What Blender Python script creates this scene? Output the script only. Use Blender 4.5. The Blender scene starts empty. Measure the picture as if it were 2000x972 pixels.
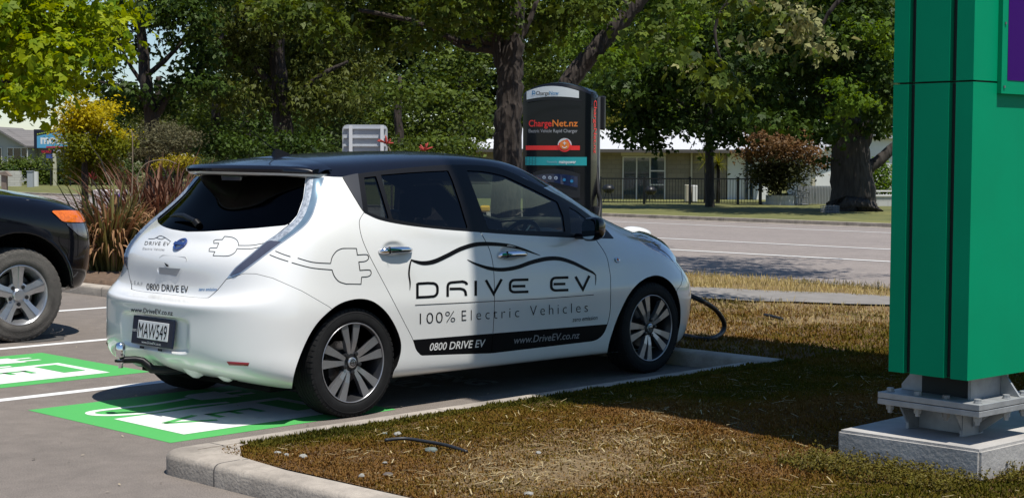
import bpy, bmesh, math, random
import numpy as np
from mathutils import Vector, Matrix, Euler
from mathutils.bvhtree import BVHTree

R = math.radians
scene = bpy.context.scene
col = scene.collection

# ------------------------------------------------------------------ camera
CAM = np.array([-5.83159558, -7.84136289, 1.50151660])
YAW, PITCH, ROLL, FPX = 0.774641877, -0.0576404626, 0.00384605332, 3074.45709

def cam_basis():
    d = np.array([math.cos(YAW)*math.cos(PITCH), math.sin(YAW)*math.cos(PITCH), math.sin(PITCH)])
    r = np.array([math.sin(YAW), -math.cos(YAW), 0.0]); u = np.cross(r, d)
    c, s = math.cos(ROLL), math.sin(ROLL)
    return c*r + s*u, -s*r + c*u, d

CR, CU, CD = cam_basis()
cam_data = bpy.data.cameras.new('camera')
cam_data.sensor_width = 36.0
cam_data.sensor_fit = 'HORIZONTAL'
cam_data.lens = FPX/2000*36
cam_data.clip_start = 0.1
cam_data.clip_end = 3000
cam = bpy.data.objects.new('camera', cam_data)
M = Matrix(((CR[0], CU[0], -CD[0], CAM[0]), (CR[1], CU[1], -CD[1], CAM[1]), (CR[2], CU[2], -CD[2], CAM[2]), (0, 0, 0, 1)))
cam.matrix_world = M
col.objects.link(cam)
scene.camera = cam

# ------------------------------------------------------------------ light
TO_SUN = np.array([-0.047, -0.36, 1.0]); TO_SUN = TO_SUN/np.linalg.norm(TO_SUN)
SUN_EL = math.asin(TO_SUN[2])
world = bpy.data.worlds.new('World')
scene.world = world
world.use_nodes = True
wn = world.node_tree
wn.nodes.clear()
wo = wn.nodes.new('ShaderNodeOutputWorld')
wb = wn.nodes.new('ShaderNodeBackground')
ws = wn.nodes.new('ShaderNodeTexSky')
ws.sky_type = 'NISHITA'
ws.sun_disc = False
ws.sun_elevation = SUN_EL
ws.sun_rotation = math.atan2(TO_SUN[0], TO_SUN[1])
ws.air_density = 1.0
ws.dust_density = 0.0
ws.ozone_density = 5.0
wb.inputs[1].default_value = 0.098
wn.links.new(ws.outputs[0], wb.inputs[0])
wn.links.new(wb.outputs[0], wo.inputs[0])
sun_data = bpy.data.lights.new('sun', 'SUN')
sun_data.energy = 4.9
sun_data.angle = R(0.53)
sun_data.color = (1.0, 0.955, 0.88)
sun = bpy.data.objects.new('sun', sun_data)
sun.rotation_euler = Vector(TO_SUN).to_track_quat('Z', 'Y').to_euler()
sun.location = (0, -10, 30)
col.objects.link(sun)
vs = scene.view_settings
vs.view_transform = 'Standard'
vs.look = 'None'
vs.gamma = 1
vs.use_curve_mapping = False
vs.exposure = 0.16
scene.render.engine = 'CYCLES'
cy = scene.cycles
cy.use_denoising = True
cy.max_bounces = 8
cy.transparent_max_bounces = 12
cy.caustics_reflective = False
cy.caustics_refractive = False
cy.sample_clamp_indirect = 6

# ------------------------------------------------------------------ helpers
def gz(x):
    """ground height: the car park is level, the road falls away a little"""
    return -0.02*min(max(x - 9.0, 0.0), 23.0)

def proj(P):
    q = np.atleast_2d(np.asarray(P, float)) - CAM
    z = q @ CD
    return np.c_[1000 + FPX*(q @ CR)/z, 486 - FPX*(q @ CU)/z]

def pt(px, py, depth):
    """a point at a measured bearing and a chosen distance"""
    v = CD + CR*(px - 1000)/FPX - CU*(py - 486)/FPX
    return CAM + v*depth

def tag(o, label=None, cat=None, group=None, kind=None):
    if label: o['label'] = label
    if cat: o['category'] = cat
    if group: o['group'] = group
    if kind: o['kind'] = kind
    return o

def empty(name, loc=(0, 0, 0), rz=0.0):
    o = bpy.data.objects.new(name, None)
    o.empty_display_size = 0.2
    o.location = loc
    o.rotation_euler = (0, 0, rz)
    col.objects.link(o)
    return o

def smooth_mesh(me, on=True):
    me.polygons.foreach_set('use_smooth', np.full(len(me.polygons), on, dtype=bool))

def mesh_obj(name, verts, faces, mat=None, parent=None, smooth=False, normals=None):
    me = bpy.data.meshes.new(name)
    me.from_pydata([tuple(map(float, v)) for v in verts], [], [tuple(map(int, f)) for f in faces])
    me.update()
    if smooth: smooth_mesh(me)
    if normals is not None:
        me.normals_split_custom_set_from_vertices([tuple(map(float, n)) for n in normals])
    if mat is not None:
        for m in (mat if isinstance(mat, (list, tuple)) else [mat]): me.materials.append(m)
    o = bpy.data.objects.new(name, me)
    col.objects.link(o)
    if parent is not None: o.parent = parent
    return o

def fast_mesh(name, V, F, mat=None, parent=None, attrs=None, smooth=False):
    """numpy mesh; F is (n,k) with constant k"""
    V = np.asarray(V, np.float32); F = np.asarray(F, np.int32)
    me = bpy.data.meshes.new(name)
    n, k = F.shape
    me.vertices.add(len(V)); me.vertices.foreach_set('co', V.ravel())
    me.loops.add(n*k); me.loops.foreach_set('vertex_index', F.ravel())
    me.polygons.add(n); me.polygons.foreach_set('loop_start', np.arange(0, n*k, k, dtype=np.int32))
    me.update(calc_edges=True)
    if smooth: smooth_mesh(me)
    for nm, arr in (attrs or {}).items():
        a = me.attributes.new(nm, 'FLOAT', 'POINT')
        a.data.foreach_set('value', np.asarray(arr, np.float32))
    if mat is not None: me.materials.append(mat)
    o = bpy.data.objects.new(name, me)
    col.objects.link(o)
    if parent is not None: o.parent = parent
    return o

class MB:
    """collects shapes that make up ONE mesh"""
    def __init__(s): s.v = []; s.f = []; s.m = []
    def add(s, vs_, fs, mi=0):
        o = len(s.v); s.v += [tuple(v) for v in vs_]
        s.f += [tuple(i + o for i in f) for f in fs]; s.m += [mi]*len(fs)
        return s
    def box(s, c, d, rz=0.0, bev=0.0, mi=0, M3=None):
        x, y, z = d[0]/2, d[1]/2, d[2]/2
        if bev <= 0:
            P = [(a*x, b*y, e*z) for e in (-1, 1) for a, b in ((-1, -1), (1, -1), (1, 1), (-1, 1))]
            F = [(3, 2, 1, 0), (4, 5, 6, 7), (0, 1, 5, 4), (1, 2, 6, 5), (2, 3, 7, 6), (3, 0, 4, 7)]
        else:
            bm = bmesh.new(); bmesh.ops.create_cube(bm, size=1)
            for v in bm.verts: v.co = (v.co.x*2*x, v.co.y*2*y, v.co.z*2*z)
            bmesh.ops.bevel(bm, geom=list(bm.edges), offset=min(bev, .49*min(d)), segments=2, affect='EDGES', profile=.5)
            P = [v.co[:] for v in bm.verts]; F = [[v.index for v in f.verts] for f in bm.faces]; bm.free()
        ca, sa = math.cos(rz), math.sin(rz)
        Q = []
        for p in P:
            if M3 is not None: p = tuple(M3 @ Vector(p))
            else: p = (p[0]*ca - p[1]*sa, p[0]*sa + p[1]*ca, p[2])
            Q.append((p[0] + c[0], p[1] + c[1], p[2] + c[2]))
        return s.add(Q, F, mi)
    def span(s, lo, hi, bev=0.0, mi=0):
        return s.box([(a + b)/2 for a, b in zip(lo, hi)], [b - a for a, b in zip(lo, hi)], 0, bev, mi)
    def tube(s, pts, rad, n=10, mi=0, caps=True, closed=False):
        pts = [Vector(p) for p in pts]
        k = len(pts); rr = rad if isinstance(rad, (list, tuple, np.ndarray)) else [rad]*k
        o = len(s.v); up = None; V = []
        for i, p in enumerate(pts):
            if closed: t = (pts[(i + 1) % k] - pts[i - 1]).normalized()
            else: t = (pts[min(i + 1, k - 1)] - pts[max(i - 1, 0)]).normalized()
            if up is None: up = Vector((0, 0, 1)) if abs(t.z) < .9 else Vector((1, 0, 0))
            a = (up - t*up.dot(t)).normalized(); up = a; b = t.cross(a)
            for j in range(n):
                q = 2*math.pi*j/n
                V.append(tuple(p + (a*math.cos(q) + b*math.sin(q))*rr[i]))
        F = []
        for i in range(k if closed else k - 1):
            i2 = (i + 1) % k
            for j in range(n):
                F.append((i*n + j, i*n + (j + 1) % n, i2*n + (j + 1) % n, i2*n + j))
        if caps and not closed:
            F.append(tuple(reversed(range(n)))); F.append(tuple(range((k - 1)*n, k*n)))
        return s.add(V, F, mi)
    def lathe(s, prof, M4=Matrix.Identity(4), n=32, mi=0, closed=False, caps=True):
        V = []; F = []; k = len(prof)
        for r_, h in prof:
            for j in range(n):
                q = 2*math.pi*j/n
                V.append(tuple(M4 @ Vector((r_*math.cos(q), r_*math.sin(q), h))))
        for i in range(k if closed else k - 1):
            i2 = (i + 1) % k
            for j in range(n):
                F.append((i*n + j, i*n + (j + 1) % n, i2*n + (j + 1) % n, i2*n + j))
        if not closed and caps:
            if prof[0][0] > 1e-6: F.append(tuple(reversed(range(n))))
            if prof[-1][0] > 1e-6: F.append(tuple(range((k - 1)*n, k*n)))
        return s.add(V, F, mi)
    def prism(s, poly, fn, a, b, mi=0):
        """poly 2-D, fn(u,v,h)->xyz"""
        n = len(poly)
        V = [fn(u, v, a) for u, v in poly] + [fn(u, v, b) for u, v in poly]
        F = [tuple(reversed(range(n))), tuple(range(n, 2*n))] + [(i, (i + 1) % n, n + (i + 1) % n, n + i) for i in range(n)]
        return s.add(V, F, mi)
    def build(s, name, mat=None, parent=None, smooth=False, angle=None):
        o = mesh_obj(name, s.v, s.f, mat, parent, smooth)
        if isinstance(mat, (list, tuple)): o.data.polygons.foreach_set('material_index', np.array(s.m, np.int32))
        bm = bmesh.new(); bm.from_mesh(o.data); bmesh.ops.recalc_face_normals(bm, faces=bm.faces)
        bm.to_mesh(o.data); bm.free()
        if angle is not None:
            smooth_mesh(o.data)
            o.data.set_sharp_from_angle(angle=R(angle))
        return o

def copy_tree(o, parent=None):
    c = o.copy(); col.objects.link(c)
    if parent is not None: c.parent = parent
    for ch in [x for x in bpy.data.objects if x.parent == o]: copy_tree(ch, c)
    return c

# ---- text as mesh data -------------------------------------------------
_txt_cache = {}
def text_mesh(s, size=1.0, shear=0.0, spacing=1.0, bold=0.0, width=None):
    """flat triangulated text in (u,v); left-bottom at 0, width scaled if asked"""
    cu = bpy.data.curves.new('t', 'FONT'); cu.body = s; cu.size = size; cu.shear = shear
    cu.space_character = spacing; cu.offset = bold; cu.resolution_u = 3; cu.dimensions = '2D'; cu.fill_mode = 'BOTH'
    ob = bpy.data.objects.new('t', cu); col.objects.link(ob)
    dg = bpy.context.evaluated_depsgraph_get()
    me = bpy.data.meshes.new_from_object(ob.evaluated_get(dg))
    V = np.array([v.co[:2] for v in me.vertices]).reshape(-1, 2); F = [tuple(p.vertices) for p in me.polygons]
    bpy.data.objects.remove(ob); bpy.data.curves.remove(cu); bpy.data.meshes.remove(me)
    V = V - np.array([V[:, 0].min(), 0])
    if width: V[:, 0] *= width/V[:, 0].max()
    return V, F

def stroke_mesh(lines, w, closed=False):
    """2-D polylines with a width -> flat mesh (u,v); w constant or per-point list"""
    V = []; F = []
    for li, L in enumerate(lines):
        L = np.array(L, float); n = len(L)
        ww = np.full(n, w) if np.isscalar(w) else np.asarray(w[li] if hasattr(w[0], '__len__') else w)
        T = np.zeros_like(L)
        cl = closed or np.allclose(L[0], L[-1])
        for i in range(n):
            if cl:
                a = L[i - 1] if i > 0 else L[-2]
                b = L[i + 1] if i < n - 1 else L[1]
            else:
                a = L[max(i - 1, 0)]; b = L[min(i + 1, n - 1)]
            t1 = L[i] - a; t2 = b - L[i]
            l1 = np.linalg.norm(t1); l2 = np.linalg.norm(t2)
            t1 = t1/l1 if l1 > 1e-9 else t2/l2; t2 = t2/l2 if l2 > 1e-9 else t1
            t = t1 + t2; t /= max(np.linalg.norm(t), 1e-9)
            m = max(np.dot(t, t1), .5)
            T[i] = np.array([-t[1], t[0]])/m
        o = len(V)
        for i in range(n):
            V.append(L[i] + T[i]*ww[i]/2); V.append(L[i] - T[i]*ww[i]/2)
        for i in range(n - 1): F.append((o + 2*i, o + 2*i + 1, o + 2*i + 3, o + 2*i + 2))
    return np.array(V), F

def catmull(P, k=8, closed=False):
    P = np.array(P, float); n = len(P); out = []
    rng = range(n) if closed else range(n - 1)
    for i in rng:
        if closed: p0, p1, p2, p3 = P[i - 1], P[i], P[(i + 1) % n], P[(i + 2) % n]
        else: p0, p1, p2, p3 = P[max(i - 1, 0)], P[i], P[i + 1], P[min(i + 2, n - 1)]
        for t in np.linspace(0, 1, k, endpoint=False):
            out.append(.5*((2*p1) + (-p0 + p2)*t + (2*p0 - 5*p1 + 4*p2 - p3)*t*t + (-p0 + 3*p1 - 3*p2 + p3)*t**3))
    if not closed: out.append(P[-1])
    return np.array(out)

# ---- numpy value noise --------------------------------------------------
def vnoise(P, seed=0):
    P = np.asarray(P, float)
    if P.shape[1] == 2: P = np.c_[P, np.zeros(len(P))]
    I = np.floor(P).astype(np.int64); f = P - I; f = f*f*(3 - 2*f)
    def h(a, b, c):
        n = (a*374761393 + b*668265263 + c*2147483647 + seed*1274126177) & 0xffffffff
        n = ((n ^ (n >> 13))*1274126177) & 0xffffffff
        n = n ^ (n >> 16)
        return (n & 0xffff)/65535.0
    r = 0
    for dx in (0, 1):
        for dy in (0, 1):
            for dz in (0, 1):
                w = (f[:, 0] if dx else 1 - f[:, 0])*(f[:, 1] if dy else 1 - f[:, 1])*(f[:, 2] if dz else 1 - f[:, 2])
                r = r + w*h(I[:, 0] + dx, I[:, 1] + dy, I[:, 2] + dz)
    return r
def fbm(P, oct=4, seed=0):
    s = 0; a = .5; t = 0
    P = np.asarray(P, float)
    for k in range(oct):
        s = s + a*vnoise(P*2**k, seed + k); t += a; a *= .5
    return s/t

# ------------------------------------------------------------------ materials
def new_mat(name):
    m = bpy.data.materials.new(name); m.use_nodes = True
    nt = m.node_tree; b = nt.nodes['Principled BSDF']
    return m, nt, b
def N(nt, typ, **kw):
    n = nt.nodes.new(typ)
    for k, v in kw.items():
        if k.startswith('i_'): n.inputs[k[2:].replace('_', ' ')].default_value = v
        else: setattr(n, k, v)
    return n
def c4(c): return (c[0], c[1], c[2], 1)
def mat(name, c, rough=.5, metal=0., coat=0., spec=.5, var=0., vscale=6., bump=0., bscale=40., trans=0., ior=1.45, c2=None, detail=6., alpha=None, rvar=0.):
    m, nt, b = new_mat(name)
    b.inputs['Base Color'].default_value = c4(c); b.inputs['Roughness'].default_value = rough
    b.inputs['Metallic'].default_value = metal; b.inputs['Coat Weight'].default_value = coat
    b.inputs['Coat Roughness'].default_value = .03
    b.inputs['Specular IOR Level'].default_value = spec
    b.inputs['Transmission Weight'].default_value = trans; b.inputs['IOR'].default_value = ior
    if alpha is not None: b.inputs['Alpha'].default_value = alpha
    tc = N(nt, 'ShaderNodeTexCoord')
    if var > 0 or c2 is not None:
        n = N(nt, 'ShaderNodeTexNoise', i_Scale=vscale, i_Detail=detail, i_Roughness=.6)
        nt.links.new(tc.outputs['Object'], n.inputs['Vector'])
        rp = N(nt, 'ShaderNodeValToRGB')
        a = c2 if c2 is not None else tuple(x*(1 - var) for x in c)
        e = c if c2 is not None else tuple(min(x*(1 + var), 1) for x in c)
        rp.color_ramp.elements[0].position = .32; rp.color_ramp.elements[1].position = .68
        rp.color_ramp.elements[0].color = c4(a); rp.color_ramp.elements[1].color = c4(e)
        nt.links.new(n.outputs['Fac'], rp.inputs['Fac']); nt.links.new(rp.outputs['Color'], b.inputs['Base Color'])
        if rvar:
            mr = N(nt, 'ShaderNodeMapRange'); mr.inputs['To Min'].default_value = rough - rvar; mr.inputs['To Max'].default_value = rough + rvar
            nt.links.new(n.outputs['Fac'], mr.inputs['Value']); nt.links.new(mr.outputs[0], b.inputs['Roughness'])
    if bump > 0:
        n2 = N(nt, 'ShaderNodeTexNoise', i_Scale=bscale, i_Detail=5.)
        nt.links.new(tc.outputs['Object'], n2.inputs['Vector'])
        bp_ = N(nt, 'ShaderNodeBump', i_Strength=bump, i_Distance=.02)
        nt.links.new(n2.outputs['Fac'], bp_.inputs['Height']); nt.links.new(bp_.outputs['Normal'], b.inputs['Normal'])
    return m

def leaf_mat(name, dark, light, trans=.35, rough=.5, spec=.14):
    m, nt, b = new_mat(name)
    at = N(nt, 'ShaderNodeAttribute', attribute_name='tint')
    rp = N(nt, 'ShaderNodeValToRGB')
    rp.color_ramp.elements[0].color = c4(dark); rp.color_ramp.elements[1].color = c4(light)
    nt.links.new(at.outputs['Fac'], rp.inputs['Fac'])
    nt.links.new(rp.outputs['Color'], b.inputs['Base Color'])
    b.inputs['Roughness'].default_value = rough; b.inputs['Specular IOR Level'].default_value = spec
    tr = N(nt, 'ShaderNodeBsdfTranslucent'); mx = N(nt, 'ShaderNodeMixShader'); mx.inputs[0].default_value = trans
    hs = N(nt, 'ShaderNodeHueSaturation'); hs.inputs['Saturation'].default_value = 1.15; hs.inputs['Value'].default_value = 1.3
    hs.inputs['Hue'].default_value = .485
    nt.links.new(rp.outputs['Color'], hs.inputs['Color']); nt.links.new(hs.outputs[0], tr.inputs['Color'])
    nt.links.new(b.outputs[0], mx.inputs[1]); nt.links.new(tr.outputs[0], mx.inputs[2])
    nt.links.new(mx.outputs[0], nt.nodes['Material Output'].inputs['Surface'])
    return m
# ================================================================== the ground and what is painted on it
def structure(o): o['kind'] = 'structure'; return o
def asphalt(name, c, c2, worn=0.0):
    m, nt, b = new_mat(name)
    tc = N(nt, 'ShaderNodeTexCoord')
    n1 = N(nt, 'ShaderNodeTexNoise', i_Scale=.75, i_Detail=9., i_Roughness=.62); n2 = N(nt, 'ShaderNodeTexNoise', i_Scale=160., i_Detail=2.)
    n3 = N(nt, 'ShaderNodeTexVoronoi', i_Scale=95.); n4 = N(nt, 'ShaderNodeTexNoise', i_Scale=6., i_Detail=6., i_Roughness=.7)
    for n in (n1, n2, n3, n4): nt.links.new(tc.outputs['Object'], n.inputs['Vector'])
    rp = N(nt, 'ShaderNodeValToRGB'); rp.color_ramp.elements[0].position = .3; rp.color_ramp.elements[1].position = .7
    rp.color_ramp.elements[0].color = c4(c2); rp.color_ramp.elements[1].color = c4(c)
    k_ = rp.color_ramp.elements.new(.24); k_.color = c4(tuple(x*.72 for x in c2))
    nt.links.new(n1.outputs['Fac'], rp.inputs['Fac'])
    mr = N(nt, 'ShaderNodeMapRange'); mr.inputs['From Min'].default_value = .3; mr.inputs['From Max'].default_value = .75
    mr.inputs['To Min'].default_value = .62; mr.inputs['To Max'].default_value = 1.42
    nt.links.new(n2.outputs['Fac'], mr.inputs['Value'])
    mr2 = N(nt, 'ShaderNodeMapRange'); mr2.inputs['From Min'].default_value = .3; mr2.inputs['From Max'].default_value = .7
    mr2.inputs['To Min'].default_value = .86; mr2.inputs['To Max'].default_value = 1.12
    nt.links.new(n4.outputs['Fac'], mr2.inputs['Value'])
    mm = N(nt, 'ShaderNodeMath', operation='MULTIPLY'); nt.links.new(mr.outputs[0], mm.inputs[0]); nt.links.new(mr2.outputs[0], mm.inputs[1])
    mx = N(nt, 'ShaderNodeMix', data_type='RGBA', blend_type='MULTIPLY'); mx.inputs[0].default_value = 1
    nt.links.new(rp.outputs['Color'], mx.inputs[6]); nt.links.new(mm.outputs[0], mx.inputs[7])
    nt.links.new(mx.outputs[2], b.inputs['Base Color']); b.inputs['Roughness'].default_value = .88
    bp_ = N(nt, 'ShaderNodeBump', i_Strength=.5, i_Distance=.006)
    nt.links.new(n3.outputs['Distance'], bp_.inputs['Height']); nt.links.new(bp_.outputs['Normal'], b.inputs['Normal'])
    return m
def paint(name, c, wear=.35, under=(.06, .058, .056)):
    m, nt, b = new_mat(name)
    tc = N(nt, 'ShaderNodeTexCoord'); n = N(nt, 'ShaderNodeTexNoise', i_Scale=42., i_Detail=8., i_Roughness=.75)
    n2 = N(nt, 'ShaderNodeTexNoise', i_Scale=3., i_Detail=4.)
    nt.links.new(tc.outputs['Object'], n.inputs['Vector']); nt.links.new(tc.outputs['Object'], n2.inputs['Vector'])
    ad = N(nt, 'ShaderNodeMath', operation='MULTIPLY_ADD'); ad.inputs[1].default_value = .35
    nt.links.new(n2.outputs['Fac'], ad.inputs[0]); nt.links.new(n.outputs['Fac'], ad.inputs[2])
    rp = N(nt, 'ShaderNodeValToRGB'); e = rp.color_ramp.elements
    e[0].position = wear; e[0].color = c4(under); e[1].position = wear + .10; e[1].color = c4(tuple(x*.93 for x in c))
    x = rp.color_ramp.elements.new(.78); x.color = c4(c)
    nt.links.new(ad.outputs[0], rp.inputs['Fac']); nt.links.new(rp.outputs['Color'], b.inputs['Base Color'])
    b.inputs['Roughness'].default_value = .75
    bp_ = N(nt, 'ShaderNodeBump', i_Strength=.25, i_Distance=.004); nt.links.new(n.outputs['Fac'], bp_.inputs['Height']); nt.links.new(bp_.outputs['Normal'], b.inputs['Normal'])
    return m
M_park = asphalt('car_park_asphalt', (.202, .172, .148), (.164, .140, .120))
M_road = asphalt('road_asphalt', (.265, .230, .208), (.222, .192, .175))
M_pwhite = paint('white_road_paint', (.74, .74, .72), .40)
M_pgreen = paint('green_road_paint', (.075, .40, .095), .36)
M_conc = mat('kerb_concrete', (.44, .385, .32), .85, c2=(.31, .27, .225), vscale=7, bump=.25, bscale=60, detail=10)
M_concw = mat('plinth_concrete', (.46, .44, .41), .85, c2=(.33, .315, .295), vscale=5, bump=.2, bscale=50, detail=10)
M_dirt = mat('far_ground', (.16, .15, .07), .95, c2=(.10, .11, .045), vscale=.6, detail=8)

def sheet(name, x0, x1, y0, y1, mt_, dz, nx=None):
    xs = sorted(set([x0, x1] + [x for x in (9.0, 32.0) if x0 < x < x1])); V_ = []
    for x in xs: V_ += [(x, y0, gz(x) + dz), (x, y1, gz(x) + dz)]
    F_ = [(2*i, 2*i + 2, 2*i + 3, 2*i + 1) for i in range(len(xs) - 1)]
    return structure(mesh_obj(name, V_, F_, mt_))
sheet('ground', -600, 1500, -1200, 1500, M_dirt, -.06)
sheet('car_park', -60, 3.5, -40, 60, M_park, 0.0)
sheet('road', 10.55, 34.3, -200, 300, M_road, -.004)
# painted lines: bays, then the road
def line(name, x0, x1, y0, y1, mt_=M_pwhite, dz=.0015): return sheet(name, x0, x1, y0, y1, mt_, dz)
for y in (1.15, 3.56, 5.98, 8.4): line('painted_line', -2.6, 3.14, y - .05, y + .05)
for x, w in ((16.7, .19), (21.15, .19), (31.0, .2)): line('painted_line', x - w/2, x + w/2, -150, 250, dz=.003)
line('road_gutter', 33.85, 34.3, -150, 250, M_conc, .002)
# green charging-bay marks with a white pump, lead and plug
def mark(dx, dy):
    def P(pts): return [(x + dx, y + dy) for x, y in pts]
    def flat(name, polys, mt_, z):
        V_ = []; F_ = []
        for q in polys:
            o = len(V_); V_ += [(x, y, z) for x, y in P(q)]; F_.append(tuple(range(o, o + len(q))))
        ob = mesh_obj(name, V_, F_, mt_)
        bm = bmesh.new(); bm.from_mesh(ob.data)
        for f in bm.faces:
            if f.normal.z < 0: f.normal_flip()
        bmesh.ops.triangulate(bm, faces=bm.faces); bm.to_mesh(ob.data); bm.free()
        return structure(ob)
    flat('painted_bay_panel', [[(-1.22, -.82), (.36, -.82), (.36, .68), (-1.22, .68)]], M_pgreen, .0015)
    lo = catmull([(-.28, .40), (-.6, .35), (-.95, .37), (-1.03, .27), (-.95, .16), (-.75, .10), (-.45, .13), (-.2, .10)], 8)
    sv, sf = stroke_mesh([lo], .055)
    white = [[(-1.03, -.66), (.14, -.66), (.14, .045), (-1.03, .045)], [(-.27, .28), (0, .24), (.0, .53), (-.2, .53), (-.27, .47)], [(0, .29), (.14, .28), (.14, .33), (0, .34)], [(0, .42), (.14, .42), (.14, .47), (0, .47)]]
    o = flat('painted_pump_symbol', white + [[tuple(sv[i]) for i in f] for f in sf], M_pwhite, .003)
    green = [[(-.10, -.46), (.07, -.46), (.07, -.04), (-.10, -.04)]]
    def bar(a, b, w):
        a = np.array(a); b = np.array(b); t = (b - a)/np.linalg.norm(b - a); n_ = np.array([-t[1], t[0]])*w/2
        return [tuple(a + n_), tuple(a - n_), tuple(b - n_), tuple(b + n_)]
    green += [bar((-.57, -.20), (-.24, -.20), .045), bar((-.26, -.178), (-.26, -.34), .045), bar((-.40, -.178), (-.40, -.31), .045), bar((-.55, -.178), (-.55, -.34), .045)]
    flat('painted_letters', green + [bar((-.91, -.285), (-.63, -.175), .045), bar((-.91, -.285), (-.63, -.40), .045)], M_pgreen, .0045)
mark(0, 0); mark(-.14, 2.44)
def ground_text(s, x, y, h, mt_):
    V2, F = text_mesh(s, h/.73, bold=.012)
    return structure(mesh_obj('painted_letters', [(x + b, y - a*.9, .004) for a, b in V2], F, mt_))
M_pfaint = paint('worn_white_paint', (.42, .42, .41), .55)
ground_text('ONLY', 1.02, .42, .22, M_pfaint); ground_text('CHARGING', 1.40, .95, .22, M_pfaint)
# oil stain
M_oil = mat('oil_stain', (.07, .065, .06), .8, var=.2)
sv = [(.62 + .30*math.cos(a)*(1 + .2*math.sin(3*a)), 4.0 + .28*math.sin(a)*(1 + .15*math.cos(2*a)), .004) for a in np.linspace(0, 2*math.pi, 26, endpoint=False)]
structure(mesh_obj('ground_stain', sv, [tuple(range(26))], M_oil))

# ---- kerbs: swept profile -----------------------------------------------------
def sweep(name, path, prof, mt_, closed=False):
    """path (x,y) list; prof (offset to the left, z); returns mesh"""
    P = np.array(path, float); n = len(P); V_ = []; F_ = []; k = len(prof)
    for i in range(n):
        t = P[min(i + 1, n - 1)] - P[max(i - 1, 0)]; t /= np.linalg.norm(t)
        nl = np.array([-t[1], t[0]])
        if 0 < i < n - 1:
            a = P[i] - P[i - 1]; a /= np.linalg.norm(a); nl = nl/max(abs(np.dot(nl, [-a[1], a[0]])), .5)
        for o, z in prof: V_.append((P[i][0] + nl[0]*o, P[i][1] + nl[1]*o, z))
    for i in range(n - 1):
        for j in range(k - 1): F_.append((i*k + j, (i + 1)*k + j, (i + 1)*k + j + 1, i*k + j + 1))
    F_ += [tuple(range(k)), tuple(reversed(range((n - 1)*k, n*k)))]
    o = mesh_obj(name, V_, F_, mt_)
    bm = bmesh.new(); bm.from_mesh(o.data); bmesh.ops.recalc_face_normals(bm, faces=bm.faces); bm.to_mesh(o.data); bm.free()
    smooth_mesh(o.data); o.data.set_sharp_from_angle(angle=R(35))
    return structure(o)
KH = .105
def add_joints(m):
    nt = m.node_tree; b = nt.nodes['Principled BSDF']; src = b.inputs['Base Color'].links[0].from_socket
    tc = N(nt, 'ShaderNodeTexCoord'); sp = N(nt, 'ShaderNodeSeparateXYZ'); nt.links.new(tc.outputs['Object'], sp.inputs[0]); fs = []
    for ax, of in (('X', -.1), ('Y', .4)):
        a = N(nt, 'ShaderNodeMath', operation='ADD'); a.inputs[1].default_value = of; nt.links.new(sp.outputs[ax], a.inputs[0])
        p = N(nt, 'ShaderNodeMath', operation='PINGPONG'); p.inputs[1].default_value = .75; nt.links.new(a.outputs[0], p.inputs[0])
        l = N(nt, 'ShaderNodeMath', operation='LESS_THAN'); l.inputs[1].default_value = .005; nt.links.new(p.outputs[0], l.inputs[0]); fs.append(l)
    mxm = N(nt, 'ShaderNodeMath', operation='MAXIMUM'); nt.links.new(fs[0].outputs[0], mxm.inputs[0]); nt.links.new(fs[1].outputs[0], mxm.inputs[1])
    mx = N(nt, 'ShaderNodeMix', data_type='RGBA'); nt.links.new(mxm.outputs[0], mx.inputs[0]); nt.links.new(src, mx.inputs[6]); mx.inputs[7].default_value = (.10, .09, .08, 1); nt.links.new(mx.outputs[2], b.inputs['Base Color'])
    # patches of grime
    n = N(nt, 'ShaderNodeTexNoise', i_Scale=2.3, i_Detail=10., i_Roughness=.72); nt.links.new(tc.outputs['Object'], n.inputs['Vector'])
    mr = N(nt, 'ShaderNodeMapRange'); mr.inputs['From Min'].default_value = .38; mr.inputs['From Max'].default_value = .56; mr.inputs['To Min'].default_value = .70; mr.inputs['To Max'].default_value = 1.04; nt.links.new(n.outputs['Fac'], mr.inputs['Value'])
    m2 = N(nt, 'ShaderNodeMix', data_type='RGBA', blend_type='MULTIPLY'); m2.inputs[0].default_value = 1; nt.links.new(mx.outputs[2], m2.inputs[6]); nt.links.new(mr.outputs[0], m2.inputs[7]); nt.links.new(m2.outputs[2], b.inputs['Base Color'])
add_joints(M_conc)
kprof = [(0, -.05), (0, KH - .03), (-.008, KH - .012), (-.022, KH - .003), (-.04, KH), (-.145, KH + .002), (-.15, KH - .05)]
# (left offset is negative so the kerb lies to the right of its travel: towards the turf)
cor = [(-1.70 + .16 - .16*math.cos(a), -1.40 - .16 + .16*math.sin(a)) for a in np.linspace(0, math.pi/2, 8)]
KP = [(-1.66, -12), (-1.68, -6), (-1.69, -3.2), (-1.70, -2.2)] + cor + [(x, -1.40 - .004*math.sin(x)) for x in np.linspace(-1.2, 3.05, 14)] + [(3.16, -1.40)]
sweep('kerb', KP, kprof, M_conc)
sweep('kerb', [(3.18, -1.55), (3.18, -.6), (3.18, 1), (3.16, 4), (3.12, 8), (3.10, 14), (3.06, 40)], kprof, M_conc)
# the flat apron inside the corner
structure(mesh_obj('kerb_apron', [(-1.55, -1.53, KH - .002), (-1.15, -1.53, KH - .002), (-1.34, -1.60, KH - .002), (-1.50, -1.84, KH - .002), (-1.55, -2.3, KH - .002)], [(0, 4, 3, 2, 1)], M_conc))

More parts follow.
